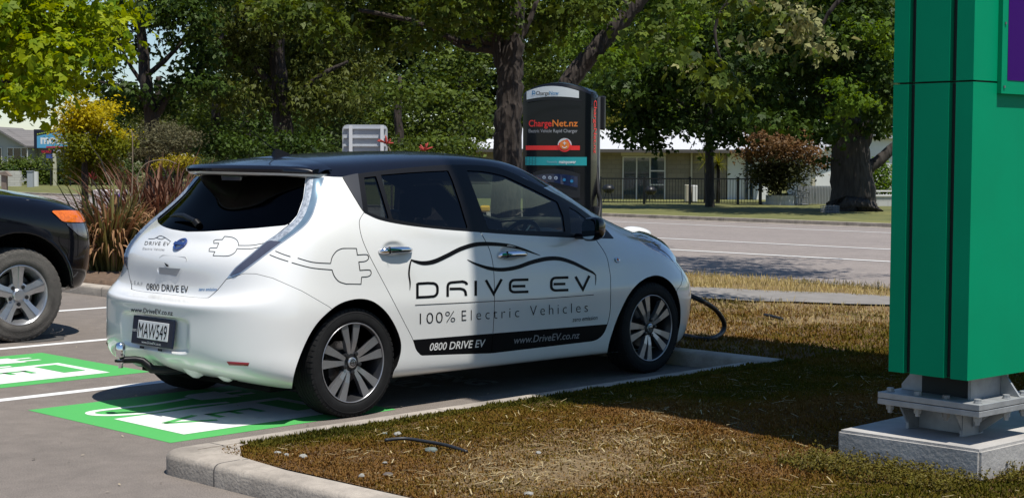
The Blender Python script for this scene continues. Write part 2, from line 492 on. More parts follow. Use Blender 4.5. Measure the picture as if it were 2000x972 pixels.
# ---- turf verge -----------------------------------------------------------------
def verge_h(x, y):
    x = np.asarray(x, float); y = np.asarray(y, float)
    base = np.where(x < 4, .095, .095 + (np.clip(x, 4, 10.5) - 4)/6.5*(-.105))
    m = .035*np.exp(-(((x - .7)/.9)**2 + ((y + 2.6)/.7)**2)) + .03*np.exp(-(((x - 1.8)/1.4)**2 + ((y + 3.3)/1.0)**2))
    n = (fbm(np.c_[x.ravel()*1.6, y.ravel()*1.6], 3, 5).reshape(x.shape) - .5)*.05*np.clip((np.minimum(x + 1.5, -1.5 - y + np.where(x > 3.5, 9, 0)))*3, 0, 1)
    return base + m + n*np.clip((10.4 - x), 0, 1)
def patch_noise(x, y):
    P = np.c_[x, y]
    g = fbm(P*1.3, 4, 11); r = fbm(P*1.9, 4, 23)
    dry = np.exp(-(((x + .55)/.85)**2 + ((y + 3.0)/.5)**2))*.8 + np.clip((x - 5.2)/2.2, 0, 1)*.75 + np.clip(fbm(P*.8, 4, 37) - .56, 0, 1)*3.2
    dry = dry + (fbm(P*5, 3, 41) - .5)*.6
    return g, r, np.clip(dry, 0, 1)
def verge_mat():
    m, nt, b = new_mat('verge_soil')
    tc = N(nt, 'ShaderNodeTexCoord')
    n1 = N(nt, 'ShaderNodeTexNoise', i_Scale=1.6, i_Detail=8., i_Roughness=.65); n2 = N(nt, 'ShaderNodeTexNoise', i_Scale=38., i_Detail=6., i_Roughness=.7)
    for n in (n1, n2): nt.links.new(tc.outputs['Object'], n.inputs['Vector'])
    rp = N(nt, 'ShaderNodeValToRGB'); e = rp.color_ramp.elements
    e[0].position = .30; e[0].color = (.075, .060, .012, 1); e[1].position = .72; e[1].color = (.14, .075, .028, 1)
    x = e.new(.5); x.color = (.14, .072, .024, 1)
    nt.links.new(n1.outputs['Fac'], rp.inputs['Fac'])
    at = N(nt, 'ShaderNodeAttribute', attribute_name='dry')
    mx = N(nt, 'ShaderNodeMix', data_type='RGBA'); nt.links.new(at.outputs['Fac'], mx.inputs[0])
    nt.links.new(rp.outputs['Color'], mx.inputs[6]); mx.inputs[7].default_value = (.25, .175, .085, 1)
    mr = N(nt, 'ShaderNodeMapRange'); mr.inputs['From Min'].default_value = .3; mr.inputs['From Max'].default_value = .7; mr.inputs['To Min'].default_value = .55; mr.inputs['To Max'].default_value = 1.35
    nt.links.new(n2.outputs['Fac'], mr.inputs['Value'])
    m2 = N(nt, 'ShaderNodeMix', data_type='RGBA', blend_type='MULTIPLY'); m2.inputs[0].default_value = 1
    nt.links.new(mx.outputs[2], m2.inputs[6]); nt.links.new(mr.outputs[0], m2.inputs[7])
    nt.links.new(m2.outputs[2], b.inputs['Base Color']); b.inputs['Roughness'].default_value = .95
    bp_ = N(nt, 'ShaderNodeBump', i_Strength=.9, i_Distance=.03); nt.links.new(n2.outputs['Fac'], bp_.inputs['Height']); nt.links.new(bp_.outputs['Normal'], b.inputs['Normal'])
    return m
M_verge = verge_mat()
def verge_patch(x0, x1, y0, y1, step):
    nx = max(2, int((x1 - x0)/step)); ny = max(2, int((y1 - y0)/step))
    X, Y = np.meshgrid(np.linspace(x0, x1, nx), np.linspace(y0, y1, ny))
    Z = verge_h(X, Y)
    i = np.arange(nx*ny).reshape(ny, nx)
    F_ = np.c_[i[:-1, :-1].ravel(), i[:-1, 1:].ravel(), i[1:, 1:].ravel(), i[1:, :-1].ravel()]
    g, r, d = patch_noise(X.ravel(), Y.ravel())
    o = fast_mesh('verge', np.c_[X.ravel(), Y.ravel(), Z.ravel()], F_, M_verge, None, {'dry': d}, True)
    return structure(o)
verge_patch(-1.50, 3.285, -9, -1.545, .04)
verge_patch(3.285, 10.5, -14, 14, .09)
verge_patch(-1.5, 3.285, -40, -9, .5)
verge_patch(3.285, 10.5, 14, 60, .5); verge_patch(3.285, 10.5, -60, -14, .5)
# concrete footpath across the verge
M_path = mat('footpath_concrete', (.215, .20, .185), .9, var=.12, vscale=4, bump=.15)
pv = []
for t in np.linspace(-4, 14, 40):
    a = np.array([7.25, 2.27]) + np.array([.36, -.933])*t; b_ = np.array([8.35, 3.0]) + np.array([.45, -.893])*t
    for q in (a, (a + b_)/2, b_): pv.append((q[0], q[1], float(verge_h(q[0:1], q[1:2])[0]) + .02))
structure(mesh_obj('footpath', pv, [(3*i + j, 3*i + j + 1, 3*i + j + 4, 3*i + j + 3) for i in range(39) for j in range(2)], M_path))
# far side of the road: kerb and grass
M_grass = mat('far_verge_grass', (.165, .16, .048), .95, c2=(.09, .10, .03), vscale=.9, bump=.5, bscale=12, detail=8)
sheet('far_verge', 34.48, 47.5, -150, 300, M_grass, .10)
sheet('garden_lawn', 47.5, 140, -150, 300, M_grass, .08)
z = gz(40)
structure(mesh_obj('far_kerb', [(34.3, -150, z - .02), (34.3, 300, z - .02), (34.3, -150, z + .11), (34.3, 300, z + .11), (34.48, -150, z + .115), (34.48, 300, z + .115)], [(0, 2, 3, 1), (2, 4, 5, 3)], M_conc))

# ---- ground cover: short mossy turf, bits of straw, tufts ------------------------
rng = np.random.default_rng(7)
def scatter_turf(n, x0, x1, y0, y1, h0, h1, w, name, seed, dens=None, mtr=None, ramp=None):
    rg = np.random.default_rng(seed)
    x = rg.uniform(x0, x1, n); y = rg.uniform(y0, y1, n)
    g, r, d = patch_noise(x, y)
    keep = rg.uniform(0, 1, n) < (np.clip(1.15 - d*1.1, .06, 1) if dens is None else dens(x, y, d))
    # keep the footpath, plinth and the kerb apron clear
    s = (x - 7.25)*.933 + (y - 2.27)*.36
    keep &= ~((s > -.02) & (s < 1.12 + .12*np.clip((2.27 - y), 0, 9)))
    keep &= ~((x > .46) & (y < -3.82) & (x < 4.2) & (y > -4.545))
    keep &= ~((x < -1.2) & (y > -1.85) & ((x + 1.5)*.34 + (y + 1.85)*-.26 < -.045))
    x, y, g, r, d = (a[keep] for a in (x, y, g, r, d)); n = len(x)
    z_ = verge_h(x, y)
    a = rg.uniform(0, 2*math.pi, n); lean = rg.uniform(.1, 1.2, n)
    hh = rg.uniform(h0, h1, n)*(.6 + .8*vnoise(np.c_[x*9, y*9], 3)); ww = rg.uniform(.6, 1.4, n)*w
    ca, sa = np.cos(a), np.sin(a)
    lx, ly = ca*hh*np.sin(lean), sa*hh*np.sin(lean); lz = hh*np.cos(lean)
    B = np.c_[x, y, z_ - .002]
    px_, py_ = -sa*ww/2, ca*ww/2
    v0 = B + np.c_[px_*.5, py_*.5, 0*x]; v1 = B - np.c_[px_*.5, py_*.5, 0*x]
    v2 = B + np.c_[lx*.55 - px_, ly*.55 - py_, lz*.62]; v3 = B + np.c_[lx*.55 + px_, ly*.55 + py_, lz*.62]
    v4 = B + np.c_[lx, ly, lz]
    V_ = np.stack([v0, v1, v2, v3, v4], 1).reshape(-1, 3)
    i = np.arange(n)*5
    F_ = np.concatenate([np.c_[i, i + 1, i + 2], np.c_[i, i + 2, i + 3], np.c_[i + 3, i + 2, i + 4]])
    rust = np.exp(-(((x - .3)/1.7)**2 + ((y + 3.2)/.95)**2))*.30 - np.exp(-((y + 1.6)/.22)**2)*.18
    col_ = np.clip(g*1.25 - .13 + rust + rg.normal(0, .13, n), 0, 1); col_ = np.where(rg.uniform(0, 1, n) < d*.75, 1.0 - .12*rg.uniform(0, 1, n), col_*.82)
    o = fast_mesh(name, V_, F_, mtr, None, {'tint': np.repeat(col_, 5)})
    o['kind'] = 'stuff'
    return o
def ramp_mat(name, stops, trans=.15):
    m = leaf_mat(name, (0, 0, 0), (1, 1, 1), trans, .8, .1)
    rp = [n for n in m.node_tree.nodes if n.type == 'VALTORGB'][0]
    e = rp.color_ramp.elements
    e[0].position, e[0].color = stops[0][0], c4(stops[0][1]); e[1].position, e[1].color = stops[-1][0], c4(stops[-1][1])
    for p_, c_ in stops[1:-1]:
        k = e.new(p_); k.color = c4(c_)
    return m
M_turf = ramp_mat('mossy_turf', [(0, (.045, .050, .004)), (.28, (.090, .074, .006)), (.46, (.145, .092, .013)), (.70, (.170, .082, .021)), (.9, (.23, .13, .045)), (1, (.36, .27, .12))])
scatter_turf(480000, -1.5, 4.6, -5.4, -1.56, .006, .019, .0065, 'mossy_turf', 1, mtr=M_turf)
scatter_turf(134000, 3.335, 8.6, -6, 4.2, .015, .04, .009, 'mossy_turf', 2, mtr=M_turf)
M_dry = ramp_mat('dry_grass', [(0, (.20, .19, .05)), (.5, (.33, .25, .09)), (1, (.50, .40, .18))], .3)
scatter_turf(60000, 5.2, 10.6, -8, 5, .03, .10, .006, 'dry_grass', 3, dens=lambda x, y, d: np.where(x > 8.6, 1, .05 + .3*d), mtr=M_dry)
# fringe of taller moss along the kerb
scatter_turf(15000, -1.3, 3.4, -1.66, -1.54, .012, .03, .007, 'mossy_turf', 4, dens=lambda x, y, d: np.full(len(x), .8), mtr=ramp_mat('kerb_moss', [(0, (.045, .048, .006)), (.5, (.10, .09, .012)), (1, (.15, .10, .02))]))
# straw and dead stalks lying flat
def straw(n, seed):
    rg = np.random.default_rng(seed)
    x = rg.uniform(-1.4, 4.5, n); y = rg.uniform(-5, -1.7, n); g, r, d = patch_noise(x, y)
    k = rg.uniform(0, 1, n) < .10 + d; x, y = x[k], y[k]; n = len(x)
    z_ = verge_h(x, y) + rg.uniform(.006, .02, n); a = rg.uniform(0, math.pi, n); L = rg.uniform(.02, .08, n); w = rg.uniform(.0012, .003, n)
    d_ = np.c_[np.cos(a)*L, np.sin(a)*L, rg.normal(0, .008, n)]; p_ = np.c_[-np.sin(a)*w, np.cos(a)*w, 0*w]
    B = np.c_[x, y, z_]
    V_ = np.stack([B - d_/2 - p_, B + d_/2 - p_, B + d_/2 + p_, B - d_/2 + p_], 1).reshape(-1, 3)
    o = fast_mesh('dead_straw', V_, np.arange(4*n).reshape(-1, 4), mat('straw', (.40, .32, .17), .8), None); o['kind'] = 'stuff'
straw(6000, 5)
# ================================================================== car-body surface tools
def nspline(t, P, ts):
    """C2 natural cubic spline through P at knots t"""
    t = np.asarray(t, float); P = np.asarray(P, float); n = len(t); h = np.diff(t)
    A = np.zeros((n, n)); B = np.zeros((n,) + P.shape[1:])
    A[0, 0] = A[-1, -1] = 1
    for i in range(1, n - 1):
        A[i, i - 1] = h[i - 1]; A[i, i] = 2*(h[i - 1] + h[i]); A[i, i + 1] = h[i]
        B[i] = 6*((P[i + 1] - P[i])/h[i] - (P[i] - P[i - 1])/h[i - 1])
    m = np.linalg.solve(A, B.reshape(n, -1)).reshape(B.shape)
    k = np.clip(np.searchsorted(t, ts) - 1, 0, n - 2)
    sh = (-1,) + (1,)*(P.ndim - 1)
    hk = h[k].reshape(sh); a = (t[k + 1] - ts).reshape(sh)/hk; b = (ts - t[k]).reshape(sh)/hk
    return a*P[k] + b*P[k + 1] + ((a**3 - a)*m[k] + (b**3 - b)*m[k + 1])*hk**2/6

def loft(loops, nu=240, nv=190, cap=True):
    """loops: bottom to top, each a list of (x, half-width, z) from rear centre to front centre.
    returns the dense half surface V (nv,nu,3) with y = -half-width, plus (u,v) in loop/station units"""
    C = np.array(loops, float)
    nL, nS = C.shape[:2]
    mir = np.array([1, -1, 1.])
    E = np.concatenate([C[:, 2:0:-1]*mir, C, C[:, -2:-4:-1]*mir], axis=1)
    d = np.linalg.norm(np.diff(E, axis=1), axis=2)**.6
    tu = np.r_[0, np.cumsum(np.maximum(d.mean(0), 1e-3))]
    # even-ish sampling over stations
    seg = np.diff(tu[2:2 + nS]); us = np.linspace(tu[2], tu[1 + nS], nu)
    Q = np.stack([nspline(tu, E[i], us) for i in range(nL)])         # nL,nu,3
    if cap: Q = np.concatenate([Q, Q[-2:-4:-1]*mir], axis=0)
    dv = np.linalg.norm(np.diff(Q, axis=0), axis=2)**.6
    tv = np.r_[0, np.cumsum(np.maximum(dv.mean(1), 1e-3))]
    vs_ = np.linspace(tv[0], tv[nL - 1], nv)
    V = nspline(tv, Q, vs_)
    V[..., 1] = np.maximum(V[..., 1], 0)
    V[:, 0, 1] = 0; V[:, -1, 1] = 0; V[-1, :, 1] = 0
    ku = np.interp(us, tu[2:2 + nS], np.arange(nS)); kv = np.interp(vs_, tv[:nL], np.arange(nL))
    V[..., 1] *= -1
    UV = np.stack(np.meshgrid(ku, kv), -1)
    return V, UV

def grid_normals(V):
    du = np.gradient(V, axis=1); dv = np.gradient(V, axis=0)
    # across the centre line the surface is mirrored
    for j, s in ((0, 1), (-1, -1)):
        n_ = V[:, 1] if j == 0 else V[:, -2]
        m_ = n_*np.array([1, -1, 1.])
        du[:, j] = (n_ - m_)*s
    m_ = V[-2]*np.array([1, -1, 1.]); dv[-1] = m_ - V[-2]
    n = np.cross(du, dv); n /= np.maximum(np.linalg.norm(n, axis=2, keepdims=True), 1e-9)
    # degenerate at the spine: straight up-ish
    n[-1] = n[-2]*np.array([1, 0, 1.]); n[-1] /= np.linalg.norm(n[-1], axis=1, keepdims=True)
    return n

def grid_tris(nv, nu):
    i = np.arange(nv*nu).reshape(nv, nu)
    a, b, c, d = i[:-1, :-1].ravel(), i[:-1, 1:].ravel(), i[1:, 1:].ravel(), i[1:, :-1].ravel()
    return np.concatenate([np.c_[a, b, c], np.c_[a, c, d]])

def sdf(poly, P):
    """signed distance, positive inside the closed polygon"""
    poly = np.asarray(poly, float); P = np.asarray(P, float)
    a = poly; b = np.roll(poly, -1, 0)
    D = np.full(len(P), 1e18); ins = np.zeros(len(P), bool)
    for i in range(len(a)):
        e = b[i] - a[i]; w = P - a[i]
        t = np.clip((w @ e)/max(e @ e, 1e-12), 0, 1)
        dd = ((w - t[:, None]*e)**2).sum(1); D = np.minimum(D, dd)
        c = ((a[i, 1] > P[:, 1]) != (b[i, 1] > P[:, 1]))
        if abs(e[1]) > 1e-12:
            xi = a[i, 0] + (P[:, 1] - a[i, 1])*e[0]/e[1]
            ins ^= c & (P[:, 0] < xi)
    return np.where(ins, 1, -1)*np.sqrt(D)

def ldist(line, P):
    line = np.asarray(line, float); D = np.full(len(P), 1e18)
    for a, b in zip(line[:-1], line[1:]):
        e = b - a; w = P - a; t = np.clip((w @ e)/max(e @ e, 1e-12), 0, 1)
        D = np.minimum(D, ((w - t[:, None]*e)**2).sum(1))
    return np.sqrt(D)

def clip(A, T, f):
    """cut triangles at f = 0 -> (inside, outside), each (A, T)"""
    f = np.where(np.abs(f) < 1e-7, 1e-7, f)
    s = f > 0; ns = s[T].sum(1)
    mixed = T[(ns == 1) | (ns == 2)]
    if len(mixed):
        nsm = s[mixed].sum(1)
        odd = np.where((nsm == 1)[:, None], s[mixed], ~s[mixed]).argmax(1)
        r = np.arange(len(mixed)); o = mixed[r, odd]; p = mixed[r, (odd + 1) % 3]; q = mixed[r, (odd + 2) % 3]
        e = np.concatenate([np.sort(np.c_[o, p], 1), np.sort(np.c_[o, q], 1)])
        ue, inv = np.unique(e, axis=0, return_inverse=True); inv = inv.ravel()
        t = f[ue[:, 0]]/(f[ue[:, 0]] - f[ue[:, 1]])
        NA = A[ue[:, 0]]*(1 - t[:, None]) + A[ue[:, 1]]*t[:, None]
        m1 = len(A) + inv[:len(mixed)]; m2 = len(A) + inv[len(mixed):]
        A2 = np.concatenate([A, NA])
        one = np.c_[o, m1, m2]; two = np.concatenate([np.c_[m1, p, q], np.c_[m1, q, m2]])
        op = s[o]; op2 = np.r_[op, op]
        Ti = np.concatenate([T[ns == 3], one[op], two[~op2]]); To = np.concatenate([T[ns == 0], one[~op], two[op2]])
    else:
        A2 = A; Ti = T[ns == 3]; To = T[ns == 0]
    def comp(Tx):
        u, inv = np.unique(Tx, return_inverse=True)
        return A2[u], inv.reshape(-1, 3)
    return comp(Ti), comp(To)

MIR = np.array([1, -1, 1.])
def piece_obj(name, pieces, mt, parent, off=0.0, both=False, mirror=False):
    """pieces: list of (A,T); A columns 0-2 position, 3-5 normal. off moves along the normal."""
    Vs, Ns, Fs = [], [], []; o = 0
    for A, T in pieces:
        if len(T) == 0: continue
        v = A[:, :3].copy(); n = A[:, 3:6]/np.maximum(np.linalg.norm(A[:, 3:6], axis=1, keepdims=True), 1e-9)
        v = v + n*(off if np.isscalar(off) else off[:, None])
        for m in ([False, True] if both else [mirror]):
            vv = v*MIR if m else v; nn = n*MIR if m else n; tt = T[:, ::-1] if m else T
            Vs.append(vv); Ns.append(nn); Fs.append(tt + o); o += len(vv)
    if not Vs: return None
    V = np.concatenate(Vs); Nn = np.concatenate(Ns); F = np.concatenate(Fs)
    ob = fast_mesh(name, V, F, mt, parent, smooth=True)
    ob.data.normals_split_custom_set_from_vertices([tuple(x) for x in Nn.tolist()])
    return ob
def sides(name, pieces, mt, parent, parent_left=None, off=0.0, lname=None):
    a = piece_obj(name, pieces, mt, parent, off)
    b = piece_obj(lname or name, pieces, mt, parent_left or parent, off, mirror=True)
    return a, b
# ---- the hatchback's form: loops from sill to roof, (x, half width, z), rear centre -> front centre
CAR_LOOPS = [
 # tucked underside
 [(-.62,0,.24),(-.60,.33,.24),(-.52,.60,.22),(-.40,.77,.20),(-.22,.80,.19),(.1,.80,.19),(.6,.79,.185),(1.2,.79,.18),(1.8,.79,.175),(2.35,.79,.17),(2.75,.78,.17),(3.02,.72,.165),(3.22,.55,.165),(3.36,.27,.165),(3.40,0,.165)],
 # lower edge
 [(-.745,0,.30),(-.725,.35,.295),(-.64,.665,.275),(-.46,.845,.25),(-.25,.865,.235),(.1,.862,.225),(.6,.848,.21),(1.2,.845,.20),(1.8,.845,.195),(2.35,.852,.19),(2.76,.85,.185),(3.10,.775,.18),(3.33,.60,.18),(3.49,.30,.18),(3.53,0,.18)],
 [(-.80,0,.44),(-.785,.35,.44),(-.695,.67,.43),(-.51,.845,.42),(-.28,.885,.41),(.1,.886,.39),(.6,.874,.36),(1.2,.87,.35),(1.8,.872,.35),(2.35,.88,.37),(2.78,.878,.40),(3.15,.81,.42),(3.42,.63,.42),(3.58,.31,.42),(3.62,0,.42)],
 [(-.80,0,.62),(-.783,.35,.62),(-.695,.665,.625),(-.515,.835,.625),(-.29,.886,.62),(.1,.893,.62),(.6,.886,.60),(1.2,.884,.58),(1.8,.884,.58),(2.35,.882,.60),(2.78,.878,.61),(3.13,.805,.62),(3.40,.625,.61),(3.555,.31,.60),(3.60,0,.59)],
 # bumper shelf: its lip, then the foot of the tailgate set back above it
 [(-.792,0,.672),(-.774,.35,.672),(-.684,.66,.685),(-.508,.825,.695),(-.287,.879,.69),(.1,.889,.685),(.6,.884,.66),(1.2,.881,.64),(1.8,.880,.635),(2.35,.878,.645),(2.77,.870,.66),(3.10,.795,.672),(3.375,.612,.665),(3.53,.305,.655),(3.58,0,.645)],
 [(-.700,0,.708),(-.684,.35,.708),(-.628,.63,.740),(-.488,.80,.775),(-.280,.864,.775),(.1,.880,.765),(.6,.876,.735),(1.2,.874,.71),(1.8,.872,.70),(2.34,.867,.71),(2.73,.850,.735),(3.05,.775,.745),(3.32,.59,.74),(3.49,.295,.725),(3.54,0,.715)],
 [(-.682,0,.87),(-.660,.34,.87),(-.578,.628,.88),(-.445,.775,.885),(-.265,.843,.895),(.1,.868,.88),(.6,.866,.84),(1.2,.864,.805),(1.8,.862,.785),(2.33,.853,.79),(2.68,.825,.81),(2.98,.745,.83),(3.25,.56,.82),(3.43,.28,.80),(3.48,0,.79)],
 [(-.60,0,1.0),(-.575,.34,1.0),(-.475,.62,1.02),(-.345,.745,1.045),(-.185,.812,1.06),(.1,.838,1.045),(.6,.845,.985),(1.2,.845,.945),(1.8,.840,.89),(2.28,.825,.875),(2.58,.775,.90),(2.83,.68,.925),(3.06,.51,.925),(3.22,.265,.91),(3.27,0,.905)],
 # belt / base of the glass
 [(-.54,0,1.075),(-.508,.33,1.078),(-.335,.62,1.125),(-.225,.70,1.16),(-.06,.762,1.185),(.15,.792,1.17),(.55,.826,1.088),(1.15,.832,1.033),(1.80,.820,.985),(2.23,.795,.965),(2.45,.735,.985),(2.62,.62,1.015),(2.74,.46,1.035),(2.82,.24,1.04),(2.85,0,1.04)],
 [(-.345,0,1.24),(-.315,.31,1.242),(-.185,.565,1.27),(-.095,.645,1.285),(.04,.695,1.295),(.22,.722,1.29),(.58,.738,1.265),(1.12,.742,1.25),(1.62,.732,1.215),(1.93,.705,1.205),(2.06,.645,1.225),(2.19,.54,1.24),(2.28,.40,1.25),(2.34,.21,1.255),(2.36,0,1.255)],
 # cant rail
 [(-.21,0,1.40),(-.185,.30,1.40),(-.09,.52,1.392),(-.02,.585,1.39),(.10,.615,1.398),(.26,.622,1.41),(.6,.618,1.436),(1.08,.608,1.454),(1.42,.600,1.445),(1.62,.585,1.428),(1.72,.545,1.425),(1.80,.46,1.425),(1.86,.35,1.428),(1.90,.18,1.43),(1.91,0,1.43)],
 [(-.12,0,1.448),(-.10,.28,1.448),(-.02,.465,1.447),(.04,.52,1.45),(.15,.545,1.457),(.29,.55,1.467),(.6,.548,1.487),(1.03,.538,1.503),(1.32,.528,1.498),(1.48,.51,1.488),(1.56,.47,1.485),(1.62,.395,1.484),(1.66,.30,1.484),(1.69,.16,1.485),(1.70,0,1.485)],
 [(-.02,0,1.486),(0,.20,1.486),(.05,.31,1.487),(.1,.345,1.49),(.18,.36,1.496),(.3,.365,1.504),(.6,.365,1.522),(1.0,.36,1.534),(1.22,.35,1.530),(1.35,.335,1.522),(1.42,.31,1.518),(1.46,.26,1.516),(1.49,.195,1.515),(1.51,.10,1.515),(1.52,0,1.515)],
 [(.07,0,1.508),(.09,0,1.509),(.12,0,1.51),(.16,0,1.512),(.22,0,1.516),(.33,0,1.522),(.6,0,1.534),(.95,0,1.545),(1.14,0,1.542),(1.23,0,1.537),(1.28,0,1.534),(1.31,0,1.532),(1.33,0,1.531),(1.35,0,1.53),(1.36,0,1.529)],
]
# ------------------------------------------------------------------ vehicle materials
def glass_mat(name, tint, refl=1.0):
    m, nt, b = new_mat(name)
    nt.nodes.remove(b)
    tr = N(nt, 'ShaderNodeBsdfTransparent'); tr.inputs['Color'].default_value = c4(tint)
    gl = N(nt, 'ShaderNodeBsdfGlossy'); gl.inputs['Roughness'].default_value = .015
    gl.inputs['Color'].default_value = (refl, refl, refl, 1)
    # a thin pane: the same reflectance from either side
    fr = N(nt, 'ShaderNodeFresnel'); ge = N(nt, 'ShaderNodeNewGeometry'); mi = N(nt, 'ShaderNodeMapRange')
    mi.inputs['To Min'].default_value = 1.5; mi.inputs['To Max'].default_value = 1/1.5
    nt.links.new(ge.outputs['Backfacing'], mi.inputs['Value']); nt.links.new(mi.outputs[0], fr.inputs['IOR'])
    mx = N(nt, 'ShaderNodeMixShader')
    nt.links.new(fr.outputs[0], mx.inputs[0]); nt.links.new(tr.outputs[0], mx.inputs[1]); nt.links.new(gl.outputs[0], mx.inputs[2])
    nt.links.new(mx.outputs[0], nt.nodes['Material Output'].inputs['Surface'])
    return m
M_white = mat('pearl_white_paint', (.80, .80, .775), .28, coat=1.0, var=.015, vscale=3)
M_roofblk = mat('black_roof_paint', (.006, .007, .012), .2, coat=.55, spec=.2)
M_blkpaint = mat('black_car_paint', (.003, .0035, .006), .14, coat=.5, spec=.2)
M_trim = mat('black_trim', (.008, .008, .009), .4, spec=.25)
M_satin = mat('satin_grey_plastic', (.045, .047, .054), .45, spec=.3)
M_rubber = mat('tyre_rubber', (.012, .012, .0125), .78, spec=.3, var=.25, vscale=14, bump=.15, bscale=120)
M_dusty = mat('dusty_tyre', (.085, .078, .07), .85, var=.3, vscale=9, bump=.25, bscale=90)
M_well = mat('wheel_well_liner', (.006, .006, .006), .95, spec=.1)
M_chrome = mat('chrome', (.80, .81, .84), .07, metal=1)
M_alloy = mat('machined_alloy', (.42, .42, .44), .34, metal=.8, var=.06, vscale=30)
M_alloydk = mat('dark_alloy', (.02, .02, .022), .35)
M_silver = mat('silver_wheel', (.50, .51, .53), .33, metal=.85, var=.06, vscale=20)
M_disc = mat('brake_disc', (.16, .15, .145), .45, metal=1)
M_glass_dark = glass_mat('privacy_glass', (.14, .145, .15), .7)
M_glass_rear = glass_mat('rear_privacy_glass', (.004, .005, .008), .22)
M_glass_front = glass_mat('green_tinted_glass', (.66, .74, .68), .75)
M_screen = glass_mat('windscreen_glass', (.62, .68, .65))
M_lens = mat('clear_lamp_lens', (.22, .32, .40), .10, metal=.5, coat=1, var=.08, vscale=12, detail=1)
M_led = mat('led_strip', (.62, .66, .70), .2, metal=.35, coat=1, c2=(.30, .33, .37), vscale=48, detail=1)
M_lampdk = mat('smoked_lamp_lens', (.12, .125, .165), .12, metal=.45, coat=1, var=.08, vscale=20, detail=1)
M_lamprim = mat('lamp_edge', (.50, .56, .61), .1, metal=.55, coat=1)
M_headlamp = mat('headlamp_lens', (.30, .36, .46), .06, metal=.6, coat=1, var=.4, vscale=9, detail=2)
M_headin = mat('headlamp_reflector', (.10, .12, .18), .1, metal=.7, coat=1, var=.5, vscale=14, detail=1)
M_red = mat('red_reflector', (.22, .012, .012), .2, coat=.6)
M_decal = mat('black_vinyl', (.006, .006, .007), .4, spec=.12)
M_decalw = mat('white_vinyl', (.72, .72, .70), .4)
M_decalg = mat('grey_vinyl', (.28, .28, .29), .4)
M_badge = mat('blue_badge', (.02, .05, .22), .18, coat=1)
M_badge2 = mat('pale_blue_badge', (.18, .33, .55), .25, metal=.4)
M_navy = mat('navy_plate_surround', (.006, .009, .028), .3)
M_platew = mat('number_plate_white', (.70, .70, .70), .35)
M_seat = mat('dark_seat_fabric', (.03, .03, .032), .85, var=.2, vscale=30)
M_dash = mat('pale_dashboard', (.42, .42, .38), .6)
M_lining = mat('cabin_lining', (.02, .02, .021), .8)
M_headliner = mat('headliner', (.25, .25, .24), .9)
M_amber = mat('amber_lens', (.75, .16, .012), .12, coat=1, var=.25, vscale=40)
M_seam = mat('shut_line', (.012, .012, .012), .8)
# ================================================================== white electric hatchback
car = empty('electric_car', (0, 0, 0))
tag(car, 'white electric hatchback with black roof and sign-written doors, plugged in to charge', 'car')

V, UV = loft(CAR_LOOPS, 300, 250)
# pressed-in details: plate recess and door handle bowls
def recess(cx, cz, rx, rz, depth, axis, lo, hi, p=4):
    a = V[..., 1] - cx if axis == 'x' else V[..., 0] - cx
    q = np.clip(1 - (np.abs(a)/rx)**p - (np.abs(V[..., 2] - cz)/rz)**p, 0, 1)
    s = q*q*(3 - 2*q)*depth*((V[..., 0] > lo) & (V[..., 0] < hi))
    if axis == 'x': V[..., 0] += s
    else: V[..., 1] += s
recess(0, .485, .36, .105, .022, 'x', -1, -.5, 8)
recess(.31, .962, .10, .05, .013, 'y', -.2, 1, 2)
recess(1.29, .900, .10, .048, .013, 'y', .9, 2, 2)
NR = grid_normals(V)
if NR[125, 150, 1] > 0: NR = -NR
nv_, nu_ = V.shape[:2]
A0 = np.c_[V.reshape(-1, 3), NR.reshape(-1, 3), proj(V.reshape(-1, 3)), UV.reshape(-1, 2)]
T0 = grid_tris(nv_, nu_)
e1 = A0[T0[:, 1], :3] - A0[T0[:, 0], :3]; e2 = A0[T0[:, 2], :3] - A0[T0[:, 0], :3]
if (np.cross(e1, e2)*A0[T0[:, 0], 3:6]).sum() < 0: T0 = T0[:, ::-1]
# bvh of the whole skin, for laying lettering and fittings on it
_bvV = np.concatenate([A0[:, :3], A0[:, :3]*MIR]); _bvT = np.concatenate([T0, T0[:, ::-1] + len(A0)])
CAR_BVH = BVHTree.FromPolygons([tuple(v) for v in _bvV.tolist()], [tuple(t) for t in _bvT.tolist()])
def on_car(px, py, off=0.0):
    v = CD + CR*(px - 1000)/FPX - CU*(py - 486)/FPX
    h, n, i, d = CAR_BVH.ray_cast(Vector(CAM), Vector(v).normalized(), 40)
    if h is None: return None, None
    if n.dot(Vector(v)) > 0: n = -n
    return np.array(h + n*off), np.array(n)

def img(A): return A[:, 6:8]
def facing(A, lim=-0.05):
    d = CAM - A[:, :3]; d /= np.linalg.norm(d, axis=1, keepdims=True)
    return (A[:, 3:6]*d).sum(1) > lim
def inside(A, poly, cond=None, grow=0.0):
    f = sdf(poly, img(A)) + grow
    f = np.minimum(f, ((A[:, 3:6]*(CAM - A[:, :3])).sum(1)/9 + .06)*200)
    if cond is not None: f = np.minimum(f, cond)
    return f

rest = (A0, T0)
# --- wheel arches -----------------------------------------------------------
RARCH = catmull([(568, 790), (572, 742), (582, 705), (600, 662), (620, 630), (648, 603), (672, 589), (702, 583), (728, 588), (752, 606), (770, 632), (782, 662), (783, 686), (776, 712), (767, 732), (760, 790)], 6)
FARCH = catmull([(1182, 720), (1188, 676), (1197, 645), (1209, 613), (1228, 575), (1250, 550), (1276, 538), (1300, 543), (1318, 562), (1328, 592), (1329, 625), (1324, 655), (1318, 700)], 6)
_, rest = clip(*rest, inside(rest[0], RARCH, (A0[:, 2].max() - rest[0][:, 2])*300))
_, rest = clip(*rest, inside(rest[0], FARCH, (rest[0][:, 0] - 2.0)*300))
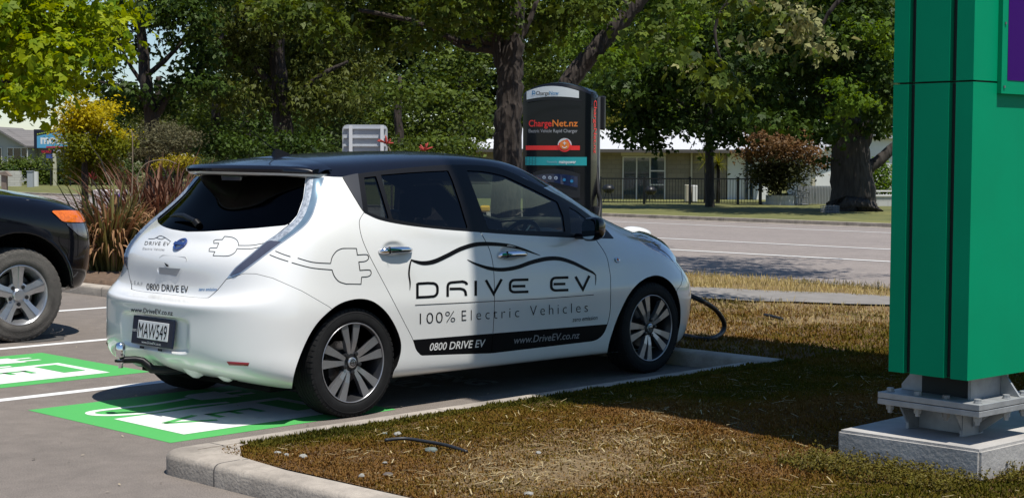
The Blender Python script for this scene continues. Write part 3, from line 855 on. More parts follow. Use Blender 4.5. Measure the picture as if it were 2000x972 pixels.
# --- tail lamps -------------------------------------------------------------
LAMP = [(597, 346), (633.5, 346.5)] + catmull([(633.5, 346.5), (626, 373.5), (617, 402), (608, 425), (589, 447.5), (540, 482.5), (505, 509), (472, 533.7)], 5).tolist() + [(450, 542.5), (442.6, 543.7)] + catmull([(442.6, 543.7), (459, 523), (485, 501), (518, 472.6), (540, 458), (565, 439), (581, 420), (592.6, 387), (598, 347)], 5).tolist()
lamp, rest = clip(*rest, inside(rest[0], LAMP))
# --- rear glass -------------------------------------------------------------
RWIN = [(597, 347), (592.2, 387), (580.5, 420), (566, 436.5), (556, 440.2), (500, 445.5), (440, 449.5), (400, 452), (340, 453), (250, 453), (250, 343), (500, 340)]
rwin, rest = clip(*rest, np.minimum(inside(rest[0], RWIN), (.05 - rest[0][:, 0])*400))
# --- side glass area --------------------------------------------------------
DLO = catmull([(668, 346), (699, 339.3), (763, 331), (820, 325.5), (866, 322.3), (915, 322), (955, 324.5), (985, 331.5), (1035, 353.5), (1085, 378.5), (1126, 402), (1160, 427), (1182, 446), (1199, 465)], 5).tolist() + \
      catmull([(1199, 466), (1126, 464.6), (1023, 459.5), (936, 453.5), (866, 448.2), (794, 440), (742, 429.6), (711.5, 416)], 5).tolist() + [(703, 404), (690, 383)]
dlo, rest = clip(*rest, inside(rest[0], DLO))
# --- roof -------------------------------------------------------------------
RBND = [(400, 250), (400, 341), (560, 343), (625, 343.4), (650, 345.5), (668, 346), (699, 339.3), (763, 331), (820, 325.5), (866, 322.3), (915, 322), (955, 324.5), (985, 331.5), (1024, 348), (1062, 367), (1075, 362), (1110, 340), (1110, 250)]
vR = rest[0][:, 9]
fr_ = np.maximum(sdf(RBND, img(rest[0])), (vR - 10.35)*60)
fr_ = np.minimum(fr_, (vR - 9.3)*200)
roof, rest = clip(*rest, fr_)
# --- windscreen and bonnet ---------------------------------------------------
SCRN = [(10.75, 9.95), (14.2, 9.95), (14.2, 8.12), (11.3, 8.12), (10.55, 8.6)]
scr, rest = clip(*rest, sdf(SCRN, rest[0][:, 8:10]*1.0)*100)
BON = [(11.3, 8.05), (14.2, 8.05), (14.2, 5.9), (12.6, 5.9), (11.7, 6.75), (11.05, 7.6)]
bonnet, rest = clip(*rest, sdf(BON, rest[0][:, 8:10])*100)
# --- headlamps ----------------------------------------------------------------
HEAD = [(1231, 456), (1252.6, 473), (1270, 484), (1287.6, 493), (1303, 503), (1319, 514), (1324, 506), (1309, 484), (1292, 462), (1268, 449), (1245, 447)]
fh = lambda A: np.minimum(sdf(HEAD, img(A)), (A[:, 0] - 2.6)*300)
head, rest = clip(*rest, fh(rest[0]))
headb, bonnet = clip(*bonnet, fh(bonnet[0]))
# --- doors -------------------------------------------------------------------
RD_REAR = catmull([(711.5, 414), (703, 428), (702, 440), (707, 464.6), (722, 500), (760, 572), (790, 630), (806, 661.5), (813, 682), (823, 693.5)], 5)
BL = catmull([(936, 450), (944, 463), (957, 490), (964, 526), (966, 585), (964, 630), (962, 661), (959.5, 689)], 5)
FD_FRONT = catmull([(1158, 461), (1174, 482), (1185, 502), (1190, 525), (1192.6, 547), (1192, 602), (1187, 630), (1179, 650), (1168, 661), (1156, 665.5)], 5)
RDOOR = RD_REAR.tolist() + [(890, 691)] + BL[::-1].tolist() + [(866, 440), (794, 430), (742, 420)]
FDOOR = BL.tolist() + [(1060, 677)] + FD_FRONT[::-1].tolist() + [(1126, 455), (1023, 449)]
g_ = .55
fd = lambda A, P: inside(A, P, (A[:, 9] < 8.6)*400 - 200)
rdoor, rest = clip(*rest, fd(rest[0], RDOOR) - g_)
seam1, rest = clip(*rest, fd(rest[0], RDOOR) + g_)
fdoor, rest = clip(*rest, fd(rest[0], FDOOR) - g_)
seam2, rest = clip(*rest, fd(rest[0], FDOOR) + g_)
STRIPE = [(700, 671), (805, 663.4), (962, 650.7), (1100, 639.5), (1185, 632.6), (1260, 627), (1260, 720), (700, 720)]
rstripe, rdoor = clip(*rdoor, sdf(STRIPE, img(rdoor[0])))
fstripe, fdoor = clip(*fdoor, sdf(STRIPE, img(fdoor[0])))
# --- tailgate ----------------------------------------------------------------
GATE = [(250, 456), (556, 438), (566, 437), (540, 458), (518, 472.6), (485, 501), (459, 523), (443, 544), (425, 566), (401, 587), (385, 640), (200, 640)]
fg = lambda A: np.minimum(np.minimum(inside(A, GATE), (A[:, 9] - 4.93)*55), np.minimum((-.2 - A[:, 0])*300, (A[:, 2] - .3)*300))
gate, rest = clip(*rest, fg(rest[0]) - .6)
seam3, rest = clip(*rest, fg(rest[0]) + .6)
# --- rear bumper ---------------------------------------------------------------
BUMP = [(150, 560), (300, 560), (443, 545), (476, 534), (500, 534.5), (533, 543), (590, 568), (642.6, 598.5), (660, 612), (640, 700), (560, 790), (150, 790)]
fb = lambda A: np.minimum(inside(A, BUMP), (0.05 - A[:, 0])*300)
rbump, rest = clip(*rest, fb(rest[0]) - .45)
seam4, rest = clip(*rest, fb(rest[0]) + .45)
# --- front bumper -----------------------------------------------------------------
FB = [(1319, 512), (1330, 526), (1333, 545), (1330, 556), (1322, 566), (1318, 720), (1420, 720), (1420, 480)]
ff = lambda A: np.maximum(np.minimum(sdf(FB, img(A)), (A[:, 0] - 2.9)*300), np.minimum((A[:, 0] - 3.35)*200, (.86 - A[:, 2])*200))
fbump, rest = clip(*rest, ff(rest[0]) - .4)
seam5, rest = clip(*rest, ff(rest[0]) + .4)

piece_obj('body_shell', [rest], M_white, car, both=True)
piece_obj('roof', [roof], M_roofblk, car, both=True)
piece_obj('windscreen', [scr], M_screen, car, -.004, both=True)
piece_obj('bonnet', [bonnet], M_white, car, both=True)
gate_o = piece_obj('tailgate', [gate], M_white, car, both=True)
bump_o = piece_obj('rear_bumper', [rbump], M_white, car, both=True)
piece_obj('front_bumper', [fbump], M_white, car, both=True)
piece_obj('shut_line', [seam3], M_seam, gate_o, -.006, both=True); sides('shut_line', [seam4], M_seam, bump_o, off=-.006); piece_obj('shut_line', [seam5], M_seam, car, -.006, both=True)
fdo, fdl = sides('front_door', [fdoor], M_white, car)
rdo, rdl = sides('rear_door', [rdoor], M_white, car)
sides('door_stripe', [fstripe], M_decal, fdo, fdl, .0005)
sides('door_stripe', [rstripe], M_decal, rdo, rdl, .0005)
sides('shut_line', [seam2], M_seam, fdo, fdl, -.006)
sides('shut_line', [seam1], M_seam, rdo, rdl, -.006)
piece_obj('rear_window', [rwin], M_glass_rear, gate_o, -.005, both=True)
# --- side windows and their frames ------------------------------------------------
CPL = [(640, 330), (698.5, 330), (698.5, 339), (703, 372), (708.5, 411), (705, 430), (640, 400)]
QW = [(711, 346.5), (734.5, 344), (748, 386), (760, 427.5), (741, 422.5), (719, 414)]
RW = [(744, 341.5), (794, 337.3), (840, 334.5), (875.5, 333), (884, 352), (899, 396), (914, 446.5), (845, 440.5), (794, 433), (767, 427.5), (756, 388)]
FW = [(911, 333), (940, 334.2), (961, 337.5), (985, 343.5), (1002, 351), (1043, 370.5), (1089, 394), (1100, 421), (1104, 452.5), (1060, 451.5), (1000, 449.5), (954.5, 447.5), (936, 399)]
TW = [(1111, 404), (1126, 412), (1150, 431), (1170, 447), (1183, 461), (1150, 460), (1116, 456), (1113, 430)]
cpl, dlo = clip(*dlo, sdf(CPL, img(dlo[0])))
qw, dlo = clip(*dlo, sdf(QW, img(dlo[0]))); rw, dlo = clip(*dlo, sdf(RW, img(dlo[0])))
fw, dlo = clip(*dlo, sdf(FW, img(dlo[0]))); tw, dlo = clip(*dlo, sdf(TW, img(dlo[0])))
BM = [(893, 300), (893, 330), (905, 360), (925, 410), (937, 460), (600, 460), (600, 300)]
dlr, dlf = clip(*dlo, sdf(BM, img(dlo[0])))
sides('pillar_trim', [cpl], M_satin, car, off=.004)
sides('window_frame', [dlf], M_trim, fdo, fdl)
sides('window_frame', [dlr], M_trim, rdo, rdl)
sides('window', [fw], M_glass_front, fdo, fdl, -.006)
sides('quarter_window', [tw], M_glass_dark, fdo, fdl, -.004)
sides('window', [rw], M_glass_dark, rdo, rdl, -.006)
sides('quarter_window', [qw], M_glass_dark, rdo, rdl, -.006)
# --- tail lamps: clear outer lens, LED band, smoked lower section ------------------
LOW = [(515, 470), (520, 472), (536, 474), (552, 472.5), (560, 480), (540, 500), (470, 560), (420, 560)]
IN_ = catmull([(520, 472.6), (541, 458), (566, 439), (582, 420), (593.5, 387), (599, 347)], 6)
def bulge(A):
    d = sdf(LAMP, img(A)); t = np.clip(d/9, 0, 1)
    return .018*(t*t*(3 - 2*t)) + .001
trimp, inner = clip(*lamp, 2.2 - sdf(LAMP, img(lamp[0])))
lowp, up = clip(*inner, sdf(LOW, img(inner[0])))
led, clear = clip(*up, 13.5 - ldist(IN_, img(up[0])))
tl = [piece_obj('tail_lamp', [trimp], M_lamprim, car, bulge(trimp[0]), mirror=m) for m in (False, True)]
for nm, pc, mt_ in (('smoked_lens', lowp, M_lampdk), ('led_strip', led, M_led), ('clear_lens', clear, M_lens)):
    for t_, m in zip(tl, (False, True)): piece_obj(nm, [pc], mt_, t_, bulge(pc[0]), mirror=m)
# LED beads along the inner edge of the lamp
INc = np.array(catmull([(541, 458), (566, 439), (582, 420), (593.5, 387), (599, 349)], 40)); cl_ = np.r_[0, np.cumsum(np.linalg.norm(np.diff(INc, axis=0), axis=1))]
beads = []
for s_ in np.linspace(8, cl_[-1] - 8, 14):
    i_ = min(np.searchsorted(cl_, s_), len(INc) - 2); t_ = INc[i_ + 1] - INc[i_]; t_ = t_/np.linalg.norm(t_); q_ = INc[i_] + np.array([-t_[1], t_[0]])*7.5
    if sdf(LAMP, q_[None])[0] < 3: q_ = INc[i_] - np.array([-t_[1], t_[0]])*7.5
    h_, n_ = on_car(q_[0], q_[1], .0135)
    if h_ is not None: beads.append(h_)
for t_, sg in zip(tl, (1, -1)):
    mb = MB()
    for h_ in beads: mb.lathe([(0, -.0055), (.004, -.004), (.0055, 0), (.004, .004), (0, .0055)], Matrix.Translation((h_[0], h_[1]*sg, h_[2])), 8)
    mb.build('led_beads', M_chrome, t_, smooth=True)
# --- head lamps -----------------------------------------------------------------------
HIN = [(1252, 474), (1256, 474), (1286, 478), (1288, 492), (1270, 484)]
def hb(A):
    t = np.clip(sdf(HEAD, img(A))/13, 0, 1); return .034*(t*t*(3 - 2*t)) + .001
hl = [piece_obj('headlamp', [headb], M_headlamp, car, hb(headb[0]), mirror=m) if len(head[1]) == 0 else None for m in (False, True)]
if hl[0] is None:
    hin, hout = clip(*head, sdf(HIN, img(head[0])))
    hl = [piece_obj('headlamp', [hout], M_headlamp, car, hb(hout[0]), mirror=m) for m in (False, True)]
    for t_, m in zip(hl, (False, True)): piece_obj('reflector_bowl', [hin], M_headin, t_, hb(hin[0]) + .001, mirror=m); piece_obj('upper_lens', [headb], M_headlamp, t_, hb(headb[0]), mirror=m)

# --- cabin lining, floor, underbody ------------------------------------------------------
uvA = A0[:, 8:10]
bel, _ = clip(A0, T0, np.minimum((uvA[:, 1] - 2.2), (7.95 - uvA[:, 1]))*100)
bel, _ = clip(*bel, np.minimum(bel[0][:, 0] + .42, 2.45 - bel[0][:, 0])*100)
piece_obj('cabin_lining', [(bel[0], bel[1][:, ::-1])], M_lining, car, -.05, both=True)
top, _ = clip(A0, T0, (uvA[:, 1] - 10.1)*100)
piece_obj('headliner', [(top[0], top[1][:, ::-1])], M_headliner, car, -.03, both=True)
mb = MB(); mb.span((-.45, -.66, .17), (3.3, .66, .36)); mb.span((-.28, -.80, .19), (-.14, .80, .3))
mb.span((.45, -.78, .185), (2.2, .78, .38)); mb.span((-.6, -.55, .24), (-.40, .55, .5)); mb.span((3.2, -.6, .17), (3.38, .6, .6))
mb.build('underbody', M_well, car)
piece_obj('pillar_lining', [(q_[0], q_[1][:, ::-1]) for q_ in (clip(*rest, np.minimum((rest[0][:, 9] - 7.6)*50, 2.75 - rest[0][:, 0]))[0], dlf, dlr, cpl)], M_lining, car, -.022, both=True)
# wheel wells
for y0, y1 in ((-.868, -.5), (.5, .868)):
    for nm, ARC in (('r', RARCH), ('f', FARCH)):
        pts = []
        for q in ARC[8:-9]:
            s = np.array([q[0], q[1]]); v = CD + CR*(s[0] - 1000)/FPX - CU*(s[1] - 486)/FPX
            P = CAM + v*((-.875 - CAM[1])/v[1]); pts.append((P[0], P[2]))
        pts = np.array(pts); c0 = pts.mean(0); pts = c0 + (pts - c0)*1.012
        Vv = [(x, y0, z) for x, z in pts] + [(x, y1, z) for x, z in pts]; n = len(pts)
        Ff = [(i, i + 1, n + i + 1, n + i) for i in range(n - 1)]
        inner_ = n if y0 < 0 else 0
        Ff.append(tuple(range(inner_, inner_ + n)))
        mesh_obj('wheel_arch_liner', Vv, Ff, M_well, car)

# --- wheels --------------------------------------------------------------------------------
def wheel_frame(x, y, z, side, steer=0.0):
    # local: +Z is the outward axle
    m = Matrix.Translation((x, y, z)) @ Matrix.Rotation(steer, 4, 'Z') @ Matrix.Rotation(R(90) if side < 0 else R(-90), 4, 'X')
    return m
def make_hatch_wheel(x, y, side, spin):
    """y: plane of the outer tyre wall"""
    M4 = wheel_frame(x, y, .318, side) @ Matrix.Rotation(spin, 4, 'Z')
    w = empty('wheel'); w.parent = car
    t = MB()
    Rt = .318
    prof = [(.226, -.205), (.255, -.212), (.285, -.208), (.306, -.195), (.3165, -.17)]
    for k in range(5):
        z0 = -.165 + k*.0275
        prof += [(Rt, z0), (Rt, z0 + .0215), (Rt - .006, z0 + .0225), (Rt - .006, z0 + .0265)]
    prof += [(Rt, -.028), (.3165, -.02), (.310, -.008), (.298, -.001), (.290, .002), (.288, .0005), (.270, .004), (.252, .003), (.240, .000), (.234, -.006), (.229, -.010), (.226, -.02)]
    t.lathe(prof, M4, 72, caps=False)
    # shoulder tread blocks
    for k in range(60):
        a = 2*math.pi*k/60
        m2 = M4 @ Matrix.Rotation(a, 4, 'Z')
        for zc in (-.012, -.185):
            P = [m2 @ Vector(q) for q in ((.313, -.011, zc - .016), (.3195, -.011, zc - .016), (.3195, .011, zc - .016), (.313, .011, zc - .016), (.300, -.011, zc + .012), (.3125, -.011, zc + .008), (.3125, .011, zc + .008), (.300, .011, zc + .012))] if zc > -.1 else \
                [m2 @ Vector(q) for q in ((.300, -.011, zc - .012), (.3125, -.011, zc - .008), (.3125, .011, zc - .008), (.300, .011, zc - .012), (.313, -.011, zc + .016), (.3195, -.011, zc + .016), (.3195, .011, zc + .016), (.313, .011, zc + .016))]
            t.add(P, [(3, 2, 1, 0), (4, 5, 6, 7), (0, 1, 5, 4), (1, 2, 6, 5), (2, 3, 7, 6), (3, 0, 4, 7)])
    t.build('tyre', M_rubber, w, angle=40)
    r = MB()
    r.lathe([(.226, -.205), (.218, -.19), (.205, -.10), (.203, -.06), (.212, -.035), (.222, -.022), (.229, -.010), (.2315, -.004), (.231, -.001), (.227, -.003), (.2225, -.013), (.214, -.03), (.2, -.055), (.195, -.10), (.20, -.19)], M4, 72, caps=False)
    rim = r.build('rim', M_alloydk, w, angle=40)
    lip = MB(); lip.lathe([(.2322, -.0045), (.2330, -.001), (.2290, .0005), (.2262, -.002), (.2255, -.006)], M4, 72, caps=False); lip.build('rim_edge', M_alloy, rim, smooth=True)
    d = MB(); d.lathe([(.0, -.115), (.135, -.115), (.135, -.10), (.07, -.10), (.07, -.06), (.0, -.06)], M4, 48); d.box((0, 0, 0), (0, 0, 0)) if False else None
    d.build('brake_disc', M_disc, rim, angle=30)
    bk = MB(); bk.lathe([(.0, -.12), (.203, -.12), (.203, -.117), (0, -.117)], M4, 48); bk.build('brake_shield', M_well, rim)
    # five pairs of flat machined blades
    sp = MB()
    def blade(a, skew):
        m2 = M4 @ Matrix.Rotation(a, 4, 'Z')
        r0, r1 = .050, .2235
        a0, a1 = -.0115, .0115
        top = [(r0, a0, -.022), (r0, a1, -.022), (.12, .0165, -.010), (r1, .0265 + skew, -.008), (r1 + .002, -.0265 + skew, -.008), (.12, -.0165, -.010)]
        V_ = [m2 @ Vector(p) for p in top] + [m2 @ Vector((p[0], p[1]*.82, p[2] - .035)) for p in top]
        sp.add(V_, [tuple(range(6)), tuple(range(11, 5, -1))] + [(i, 6 + i, 6 + (i + 1) % 6, (i + 1) % 6) for i in range(6)])
    for k in range(5):
        for s in (-1, 1):
            blade(2*math.pi*k/5 + s*R(12.2), -s*.001)
    so = sp.build('spoke', M_alloy, rim)
    so['label'] = 'five pairs of flat machined spokes'
    h = MB()
    h.lathe([(.072, -.06), (.070, -.028), (.056, -.022), (.034, -.021), (.034, -.03)], M4, 40, caps=False)
    for k in range(5):
        m2 = M4 @ Matrix.Rotation(2*math.pi*k/5 + R(36), 4, 'Z') @ Matrix.Translation((.057, 0, 0))
        h.lathe([(.0125, -.03), (.0125, -.010), (.008, -.008), (0, -.008)], m2, 10)
    h.build('wheel_hub', M_alloydk, rim, angle=35)
    c = MB(); c.lathe([(.031, -.022), (.031, -.012), (.026, -.008), (0, -.006)], M4, 32); cap = c.build('hub_cap', M_silver, rim, angle=35)
    e = MB()
    for (uu, vv) in [stroke_mesh([[(.019*math.cos(q), .019*math.sin(q)) for q in np.linspace(0, 2*math.pi, 25)], [(-.023, 0), (.023, 0)], [(0, -.012), (0, .012)]], .005)]:
        e.add([M4 @ Matrix.Rotation(-spin, 4, 'Z') @ Vector((a, b, -.0045)) for a, b in uu], vv)
    e.build('wheel_emblem', M_alloydk, rim)
    return w
make_hatch_wheel(-.005, -.862, -1, R(90 + 4))
make_hatch_wheel(2.70, -.862, -1, R(90 + 22))
make_hatch_wheel(-.005, .862, 1, R(30))
make_hatch_wheel(2.70, .862, 1, R(70))

# --- spoiler ------------------------------------------------------------------------------------
def spoiler():
    W = .60
    def section(w):
        a = abs(w)/W
        xr = -.395 + .085*a**1.6 + .215*a**3.2          # trailing edge
        xf = .07 - .02*a*a
        e = max(0., (a - .80)/.20)
        zt = 1.500 - .050*a**2.2 - .012*e**2; zr = 1.405 - .008*a*a - .004*e
        return a, xr, xf, e, zt, zr
    up, lo = MB(), MB(); ru, rl = [], []
    for w in np.linspace(-W, W, 49):
        a, xr, xf, e, zt, zr = section(w); zm = zr + .022
        prof = [(xf, zt - .015), (xf, zt), (xf*.6 + xr*.4, zt - .012), (xf*.3 + xr*.7, zt - .030), (xr + .05, zr + .052), (xr + .016, zr + .046), (xr, zr + .030), (xr + .004, zm - .010), (xr + .06, zm - .012), (xf - .05, zm + .02)]
        prof = [(x, z - max(0, z - zm)*.35*e*e) for x, z in prof]
        ru.append([(x, w, z) for x, z in prof])
        prof = [(xr + .010, zm - .013), (xr + .020, zr - .004), (xr + .055, zr - .010), (xr + .12, zr - .006), (xr + .20 - .08*a**3, zr + .004), (xr + .20 - .08*a**3, zm - .013)]
        rl.append([(x, w*.985, z) for x, z in prof])
    def skin(mb, rows):
        n = len(rows[0]); Ff = [(i*n + j, i*n + (j + 1) % n, (i + 1)*n + (j + 1) % n, (i + 1)*n + j) for i in range(len(rows) - 1) for j in range(n)]
        mb.add([p for r_ in rows for p in r_], Ff + [tuple(range(n)), tuple(reversed(range((len(rows) - 1)*n, len(rows)*n)))])
    skin(up, ru); skin(lo, rl)
    s = up.build('spoiler', M_roofblk, car, angle=45); lo.build('spoiler_underside', M_white, s, angle=45)
    b = MB(); b.box((-.215, 0, 1.372), (.05, .20, .032), bev=.006); b.build('brake_light', M_lampdk, s)
    b = MB(); b.span((-.22, -.13, 1.380), (-.06, .13, 1.40), .004); b.build('brake_light_housing', M_trim, s)
spoiler()

# --- things laid on the skin: lettering and artwork --------------------------------------------
def lay(name, V2, F, quad, mt_, parent, off=.0015, box=None, sub=0.0):
    """flat artwork (u,v) mapped to four measured corners (bl, br, tr, tl) and laid on the skin"""
    V2 = np.asarray(V2, float)
    u0, v0, u1, v1 = box if box else (V2[:, 0].min(), V2[:, 1].min(), V2[:, 0].max(), V2[:, 1].max())
    u = (V2[:, 0] - u0)/(u1 - u0); v = (V2[:, 1] - v0)/(v1 - v0)
    q = np.array(quad, float)
    P = (q[0][None]*((1 - u)*(1 - v))[:, None] + q[1][None]*(u*(1 - v))[:, None] + q[2][None]*(u*v)[:, None] + q[3][None]*((1 - u)*v)[:, None])
    out = []; last = None
    for x, y in P:
        h, n = on_car(x, y, off)
        if h is None: h = last if last is not None else np.array([0, 0, -1.])
        last = h; out.append(h)
    return mesh_obj(name, out, F, mt_, parent)
def lay_px(name, V2, F, mt_, parent, off=.0015):
    out = []; last = None
    for x, y in V2:
        h, n = on_car(x, y, off)
        if h is None: h = last
        last = h; out.append(h)
    return mesh_obj(name, out, F, mt_, parent)
def lay_text(name, s, quad, mt_, parent, shear=0, spacing=1.0, bold=0.0, off=.0015, vbox=None):
    V2, F = text_mesh(s, 1.0, shear, spacing, bold)
    box = (V2[:, 0].min(), vbox[0], V2[:, 0].max(), vbox[1]) if vbox else None
    return lay(name, V2, F, quad, mt_, parent, off, box)

def C2(x, y): return (650 + x/2.37, 290 + y/2.37)          # door crop -> photo
def C1(x, y): return (200 + x/2.7, 280 + y/2.7)
sw = []
# flowing outline above the lettering (varying width)
def ribbon(pts, wid, k=10):
    P = catmull([C2(*p) for p in pts], k); t = np.linspace(0, 1, len(P))
    w_ = np.interp(t, np.linspace(0, 1, len(wid)), wid)/2.37
    return stroke_mesh([P], [w_])
VV, FF = [], []
def gather(vf):
    o = sum(len(a) for a in VV); VV.append(np.asarray(vf[0])); FF.extend([tuple(i + o for i in f) for f in vf[1]])
gather(ribbon([(356, 655), (357, 620), (352, 580), (356, 540), (364, 512)], [2, 7, 8, 8, 5]))
gather(ribbon([(362, 514), (380, 522), (420, 530), (470, 522), (530, 495), (590, 465), (650, 446), (700, 441), (760, 443), (820, 450), (880, 466), (930, 484), (960, 495)], [5, 12, 19, 21, 20, 20, 20, 19, 17, 15, 11, 6, 2]))
gather(ribbon([(622, 514), (660, 533), (720, 553), (780, 560), (850, 550), (920, 526), (990, 510), (1050, 510), (1110, 528), (1160, 552), (1200, 572), (1217, 586)], [2, 10, 16, 18, 18, 19, 20, 18, 16, 14, 10, 4]))
gather(ribbon([(1216, 584), (1217, 605), (1215, 632)], [5, 4, 1.5]))
gather(ribbon([(380, 724), (600, 713), (800, 703), (1000, 692), (1207, 676)], [3, 3, 3, 3, 3]))
# wide rounded capitals: D A(open) I V E  E V
def cap(pts, w=13.5, close=False, k=6, corner=True):
    P = [C2(*p) for p in pts]; gather(stroke_mesh([P + ([P[0]] if close else [])], w/2.37))
def arc(cx, cy_, rx, ry, a0, a1, n=7): return [(cx + rx*math.cos(R(a)), cy_ + ry*math.sin(R(a))) for a in np.linspace(a0, a1, n)]
cap([(391, 623), (391, 688), (440, 686)] + arc(462, 660, 22, 24, 80, 0, 6) + arc(462, 645, 22, 22, 0, -80, 6) + [(440, 622), (391, 625)], 12)
cap([(531, 685), (531, 640)] + arc(552, 634, 20, 15, 180, 270, 5) + [(600, 615)] + arc(602, 630, 18, 14, 270, 360, 5), 12)
cap([(540, 649), (590, 648)] + arc(592, 668, 22, 19, 275, 350, 5) + [(616, 681)], 12)
cap([(661, 611), (661, 681)], 12)
cap([(708, 608), (744, 672), (781, 604)], 12)
def eee(x0, x1, yt, ym, yb, s=0):
    cap([(x1, yt - 2)] + [(x0 + 22, yt)] + arc(x0 + 22, yt + 20, 20, 20, 270, 180, 5)[1:] + arc(x0 + 22, yb - 16, 20, 16, 180, 90, 5) + [(x1, yb - 2)], 12)
    cap([(x0 + 12, ym), (x1 - 14, ym - 1)], 12)
eee(818, 905, 608, 637, 664); eee(1009, 1090, 598, 627, 656)
cap([(1123, 592), (1157, 652), (1187, 588)], 12)
lay_px('lettering', np.concatenate(VV), FF, M_decal, fdo)
# everything on the door signage hangs from the front door; the plain line of text below
def tq(x0, y0, x1, y1, h0, h1): return [C2(x0, y0), C2(x1, y1), C2(x1 + (0), y1 - h1), C2(x0, y0 - h0)]
lay_text('lettering', '100%', tq(402, 812, 566, 801, 54, 54), M_decal, rdo, spacing=1.15, bold=-.012, vbox=(0, .73))
lay_text('lettering', 'Electric', tq(596, 797, 862, 779, 52, 50), M_decal, fdo, spacing=1.5, bold=-.012, vbox=(0, .73))
lay_text('lettering', 'Vehicles', tq(912, 774, 1180, 755, 50, 48), M_decal, fdo, spacing=1.45, bold=-.012, vbox=(0, .73))
lay_text('lettering', '0800 DRIVE EV', tq(447, 934, 706, 916, 36, 36), M_decalw, rdo, shear=.25, bold=.01, vbox=(0, .73), off=.003)
lay_text('lettering', 'www.DriveEV.co.nz', tq(838, 902, 1142, 876, 34, 32), M_decalg, fdo, shear=.25, bold=.008, vbox=(0, .73), off=.003)
lay_text('lettering', 'zero emission', tq(1108, 801, 1224, 790, 22, 20), M_decal, fdo, shear=.2, vbox=(0, .73), off=.003)
# plug drawings (outline)
def poly_px(name, lines, w, parent, mt_=M_decal):
    a, b = [], []
    for L in lines:
        vv, ff = stroke_mesh([L], w); o = sum(len(x) for x in a); a.append(vv); b += [tuple(i + o for i in f) for f in ff]
    return lay_px(name, np.concatenate(a), b, mt_, parent)
qP = [C1(*p) for p in [(1340, 553), (1270, 553)]] + catmull([C1(*p) for p in [(1262, 554), (1235, 567), (1212, 597), (1203, 632)]], 4).tolist()
qP2 = catmull([C1(*p) for p in [(1210, 665), (1222, 698), (1247, 727), (1285, 740)]], 4).tolist() + [(650 + 130/2.37, 290 + 627/2.37), (650 + 133/2.37, 290 + 594/2.37)] + catmull([C2(*p) for p in [(133, 594), (160, 592), (175, 583), (176, 568), (166, 561), (125, 563)]], 4).tolist() + [C2(120, 526)] + catmull([C2(*p) for p in [(120, 524), (150, 521), (165, 508), (162, 494), (150, 490), (113, 492)]], 4).tolist() + [C2(109, 462), C1(1340, 553)]
cab1 = catmull([C1(*p) for p in [(1203, 632), (1110, 626), (1030, 604)]], 6).tolist()
cab2 = catmull([C1(*p) for p in [(1210, 666), (1100, 655), (998, 628)]], 6).tolist()
cab3 = catmull([C1(*p) for p in [(992, 597), (950, 583), (912, 567)]], 4).tolist()
cab4 = catmull([C1(*p) for p in [(980, 622), (930, 606), (882, 587)]], 4).tolist()
poly_px('plug_drawing', [qP, qP2, cab1, cab2, cab3, cab4], 1.5, car)
gp = [C1(*p) for p in [(584, 592), (594, 571), (563, 569), (564, 556), (572, 551), (604, 551), (614, 526), (588, 527), (588, 513), (598, 508), (633, 507), (645, 490)]] + catmull([C1(*p) for p in [(645, 490), (684, 495), (708, 508), (718, 527), (717, 540)]], 4).tolist()
gp2 = catmull([C1(*p) for p in [(711, 553), (700, 574), (672, 591), (640, 594)]], 4).tolist() + [C1(584, 592)]
gc1 = catmull([C1(*p) for p in [(717, 538), (790, 537), (862, 524)]], 4).tolist(); gc2 = catmull([C1(*p) for p in [(711, 555), (780, 556), (828, 547)]], 4).tolist()
poly_px('plug_drawing', [gp, gp2, gc1, gc2], 1.1, gate_o)
# tailgate lettering and badges
def q1(x0, y0, x1, y1, h0, h1): return [C1(x0, y0), C1(x1, y1), C1(x1 + 1, y1 - h1), C1(x0 + 1, y0 - h0)]
lay_text('lettering', '0800 DRIVE EV', q1(233, 772, 452, 788, 37, 38), M_decal, gate_o, bold=.006, vbox=(0, .73))
lay_text('lettering', 'www.DriveEV.co.nz', q1(150, 886, 371, 907, 26, 28), M_decal, bump_o, bold=.006, vbox=(0, .73))
poly_px('logo_mark', [catmull([C1(*p) for p in [(243, 503), (275, 502), (303, 488), (325, 493), (345, 506), (362, 518)]], 4).tolist(), catmull([C1(*p) for p in [(285, 497), (310, 506), (330, 497)]], 3).tolist()], 1.0, gate_o)
lay_text('lettering', 'DRIVE EV', q1(222, 535, 356, 540, 20, 20), M_decal, gate_o, spacing=1.15, shear=.2, vbox=(0, .73))
lay_text('lettering', 'Electric Vehicles', q1(212, 560, 328, 566, 13, 13), M_decalg, gate_o, shear=.2, vbox=(0, .73))
lay_text('model_badge', 'LEAF', q1(152, 740, 212, 752, 20, 20), M_decalg, gate_o, spacing=1.3, vbox=(0, .73), off=.0015)
lay_text('lettering', 'zero emission', q1(508, 776, 604, 776, 17, 17), M_badge2, gate_o, shear=.2, bold=.02, vbox=(0, .73), off=.0015)
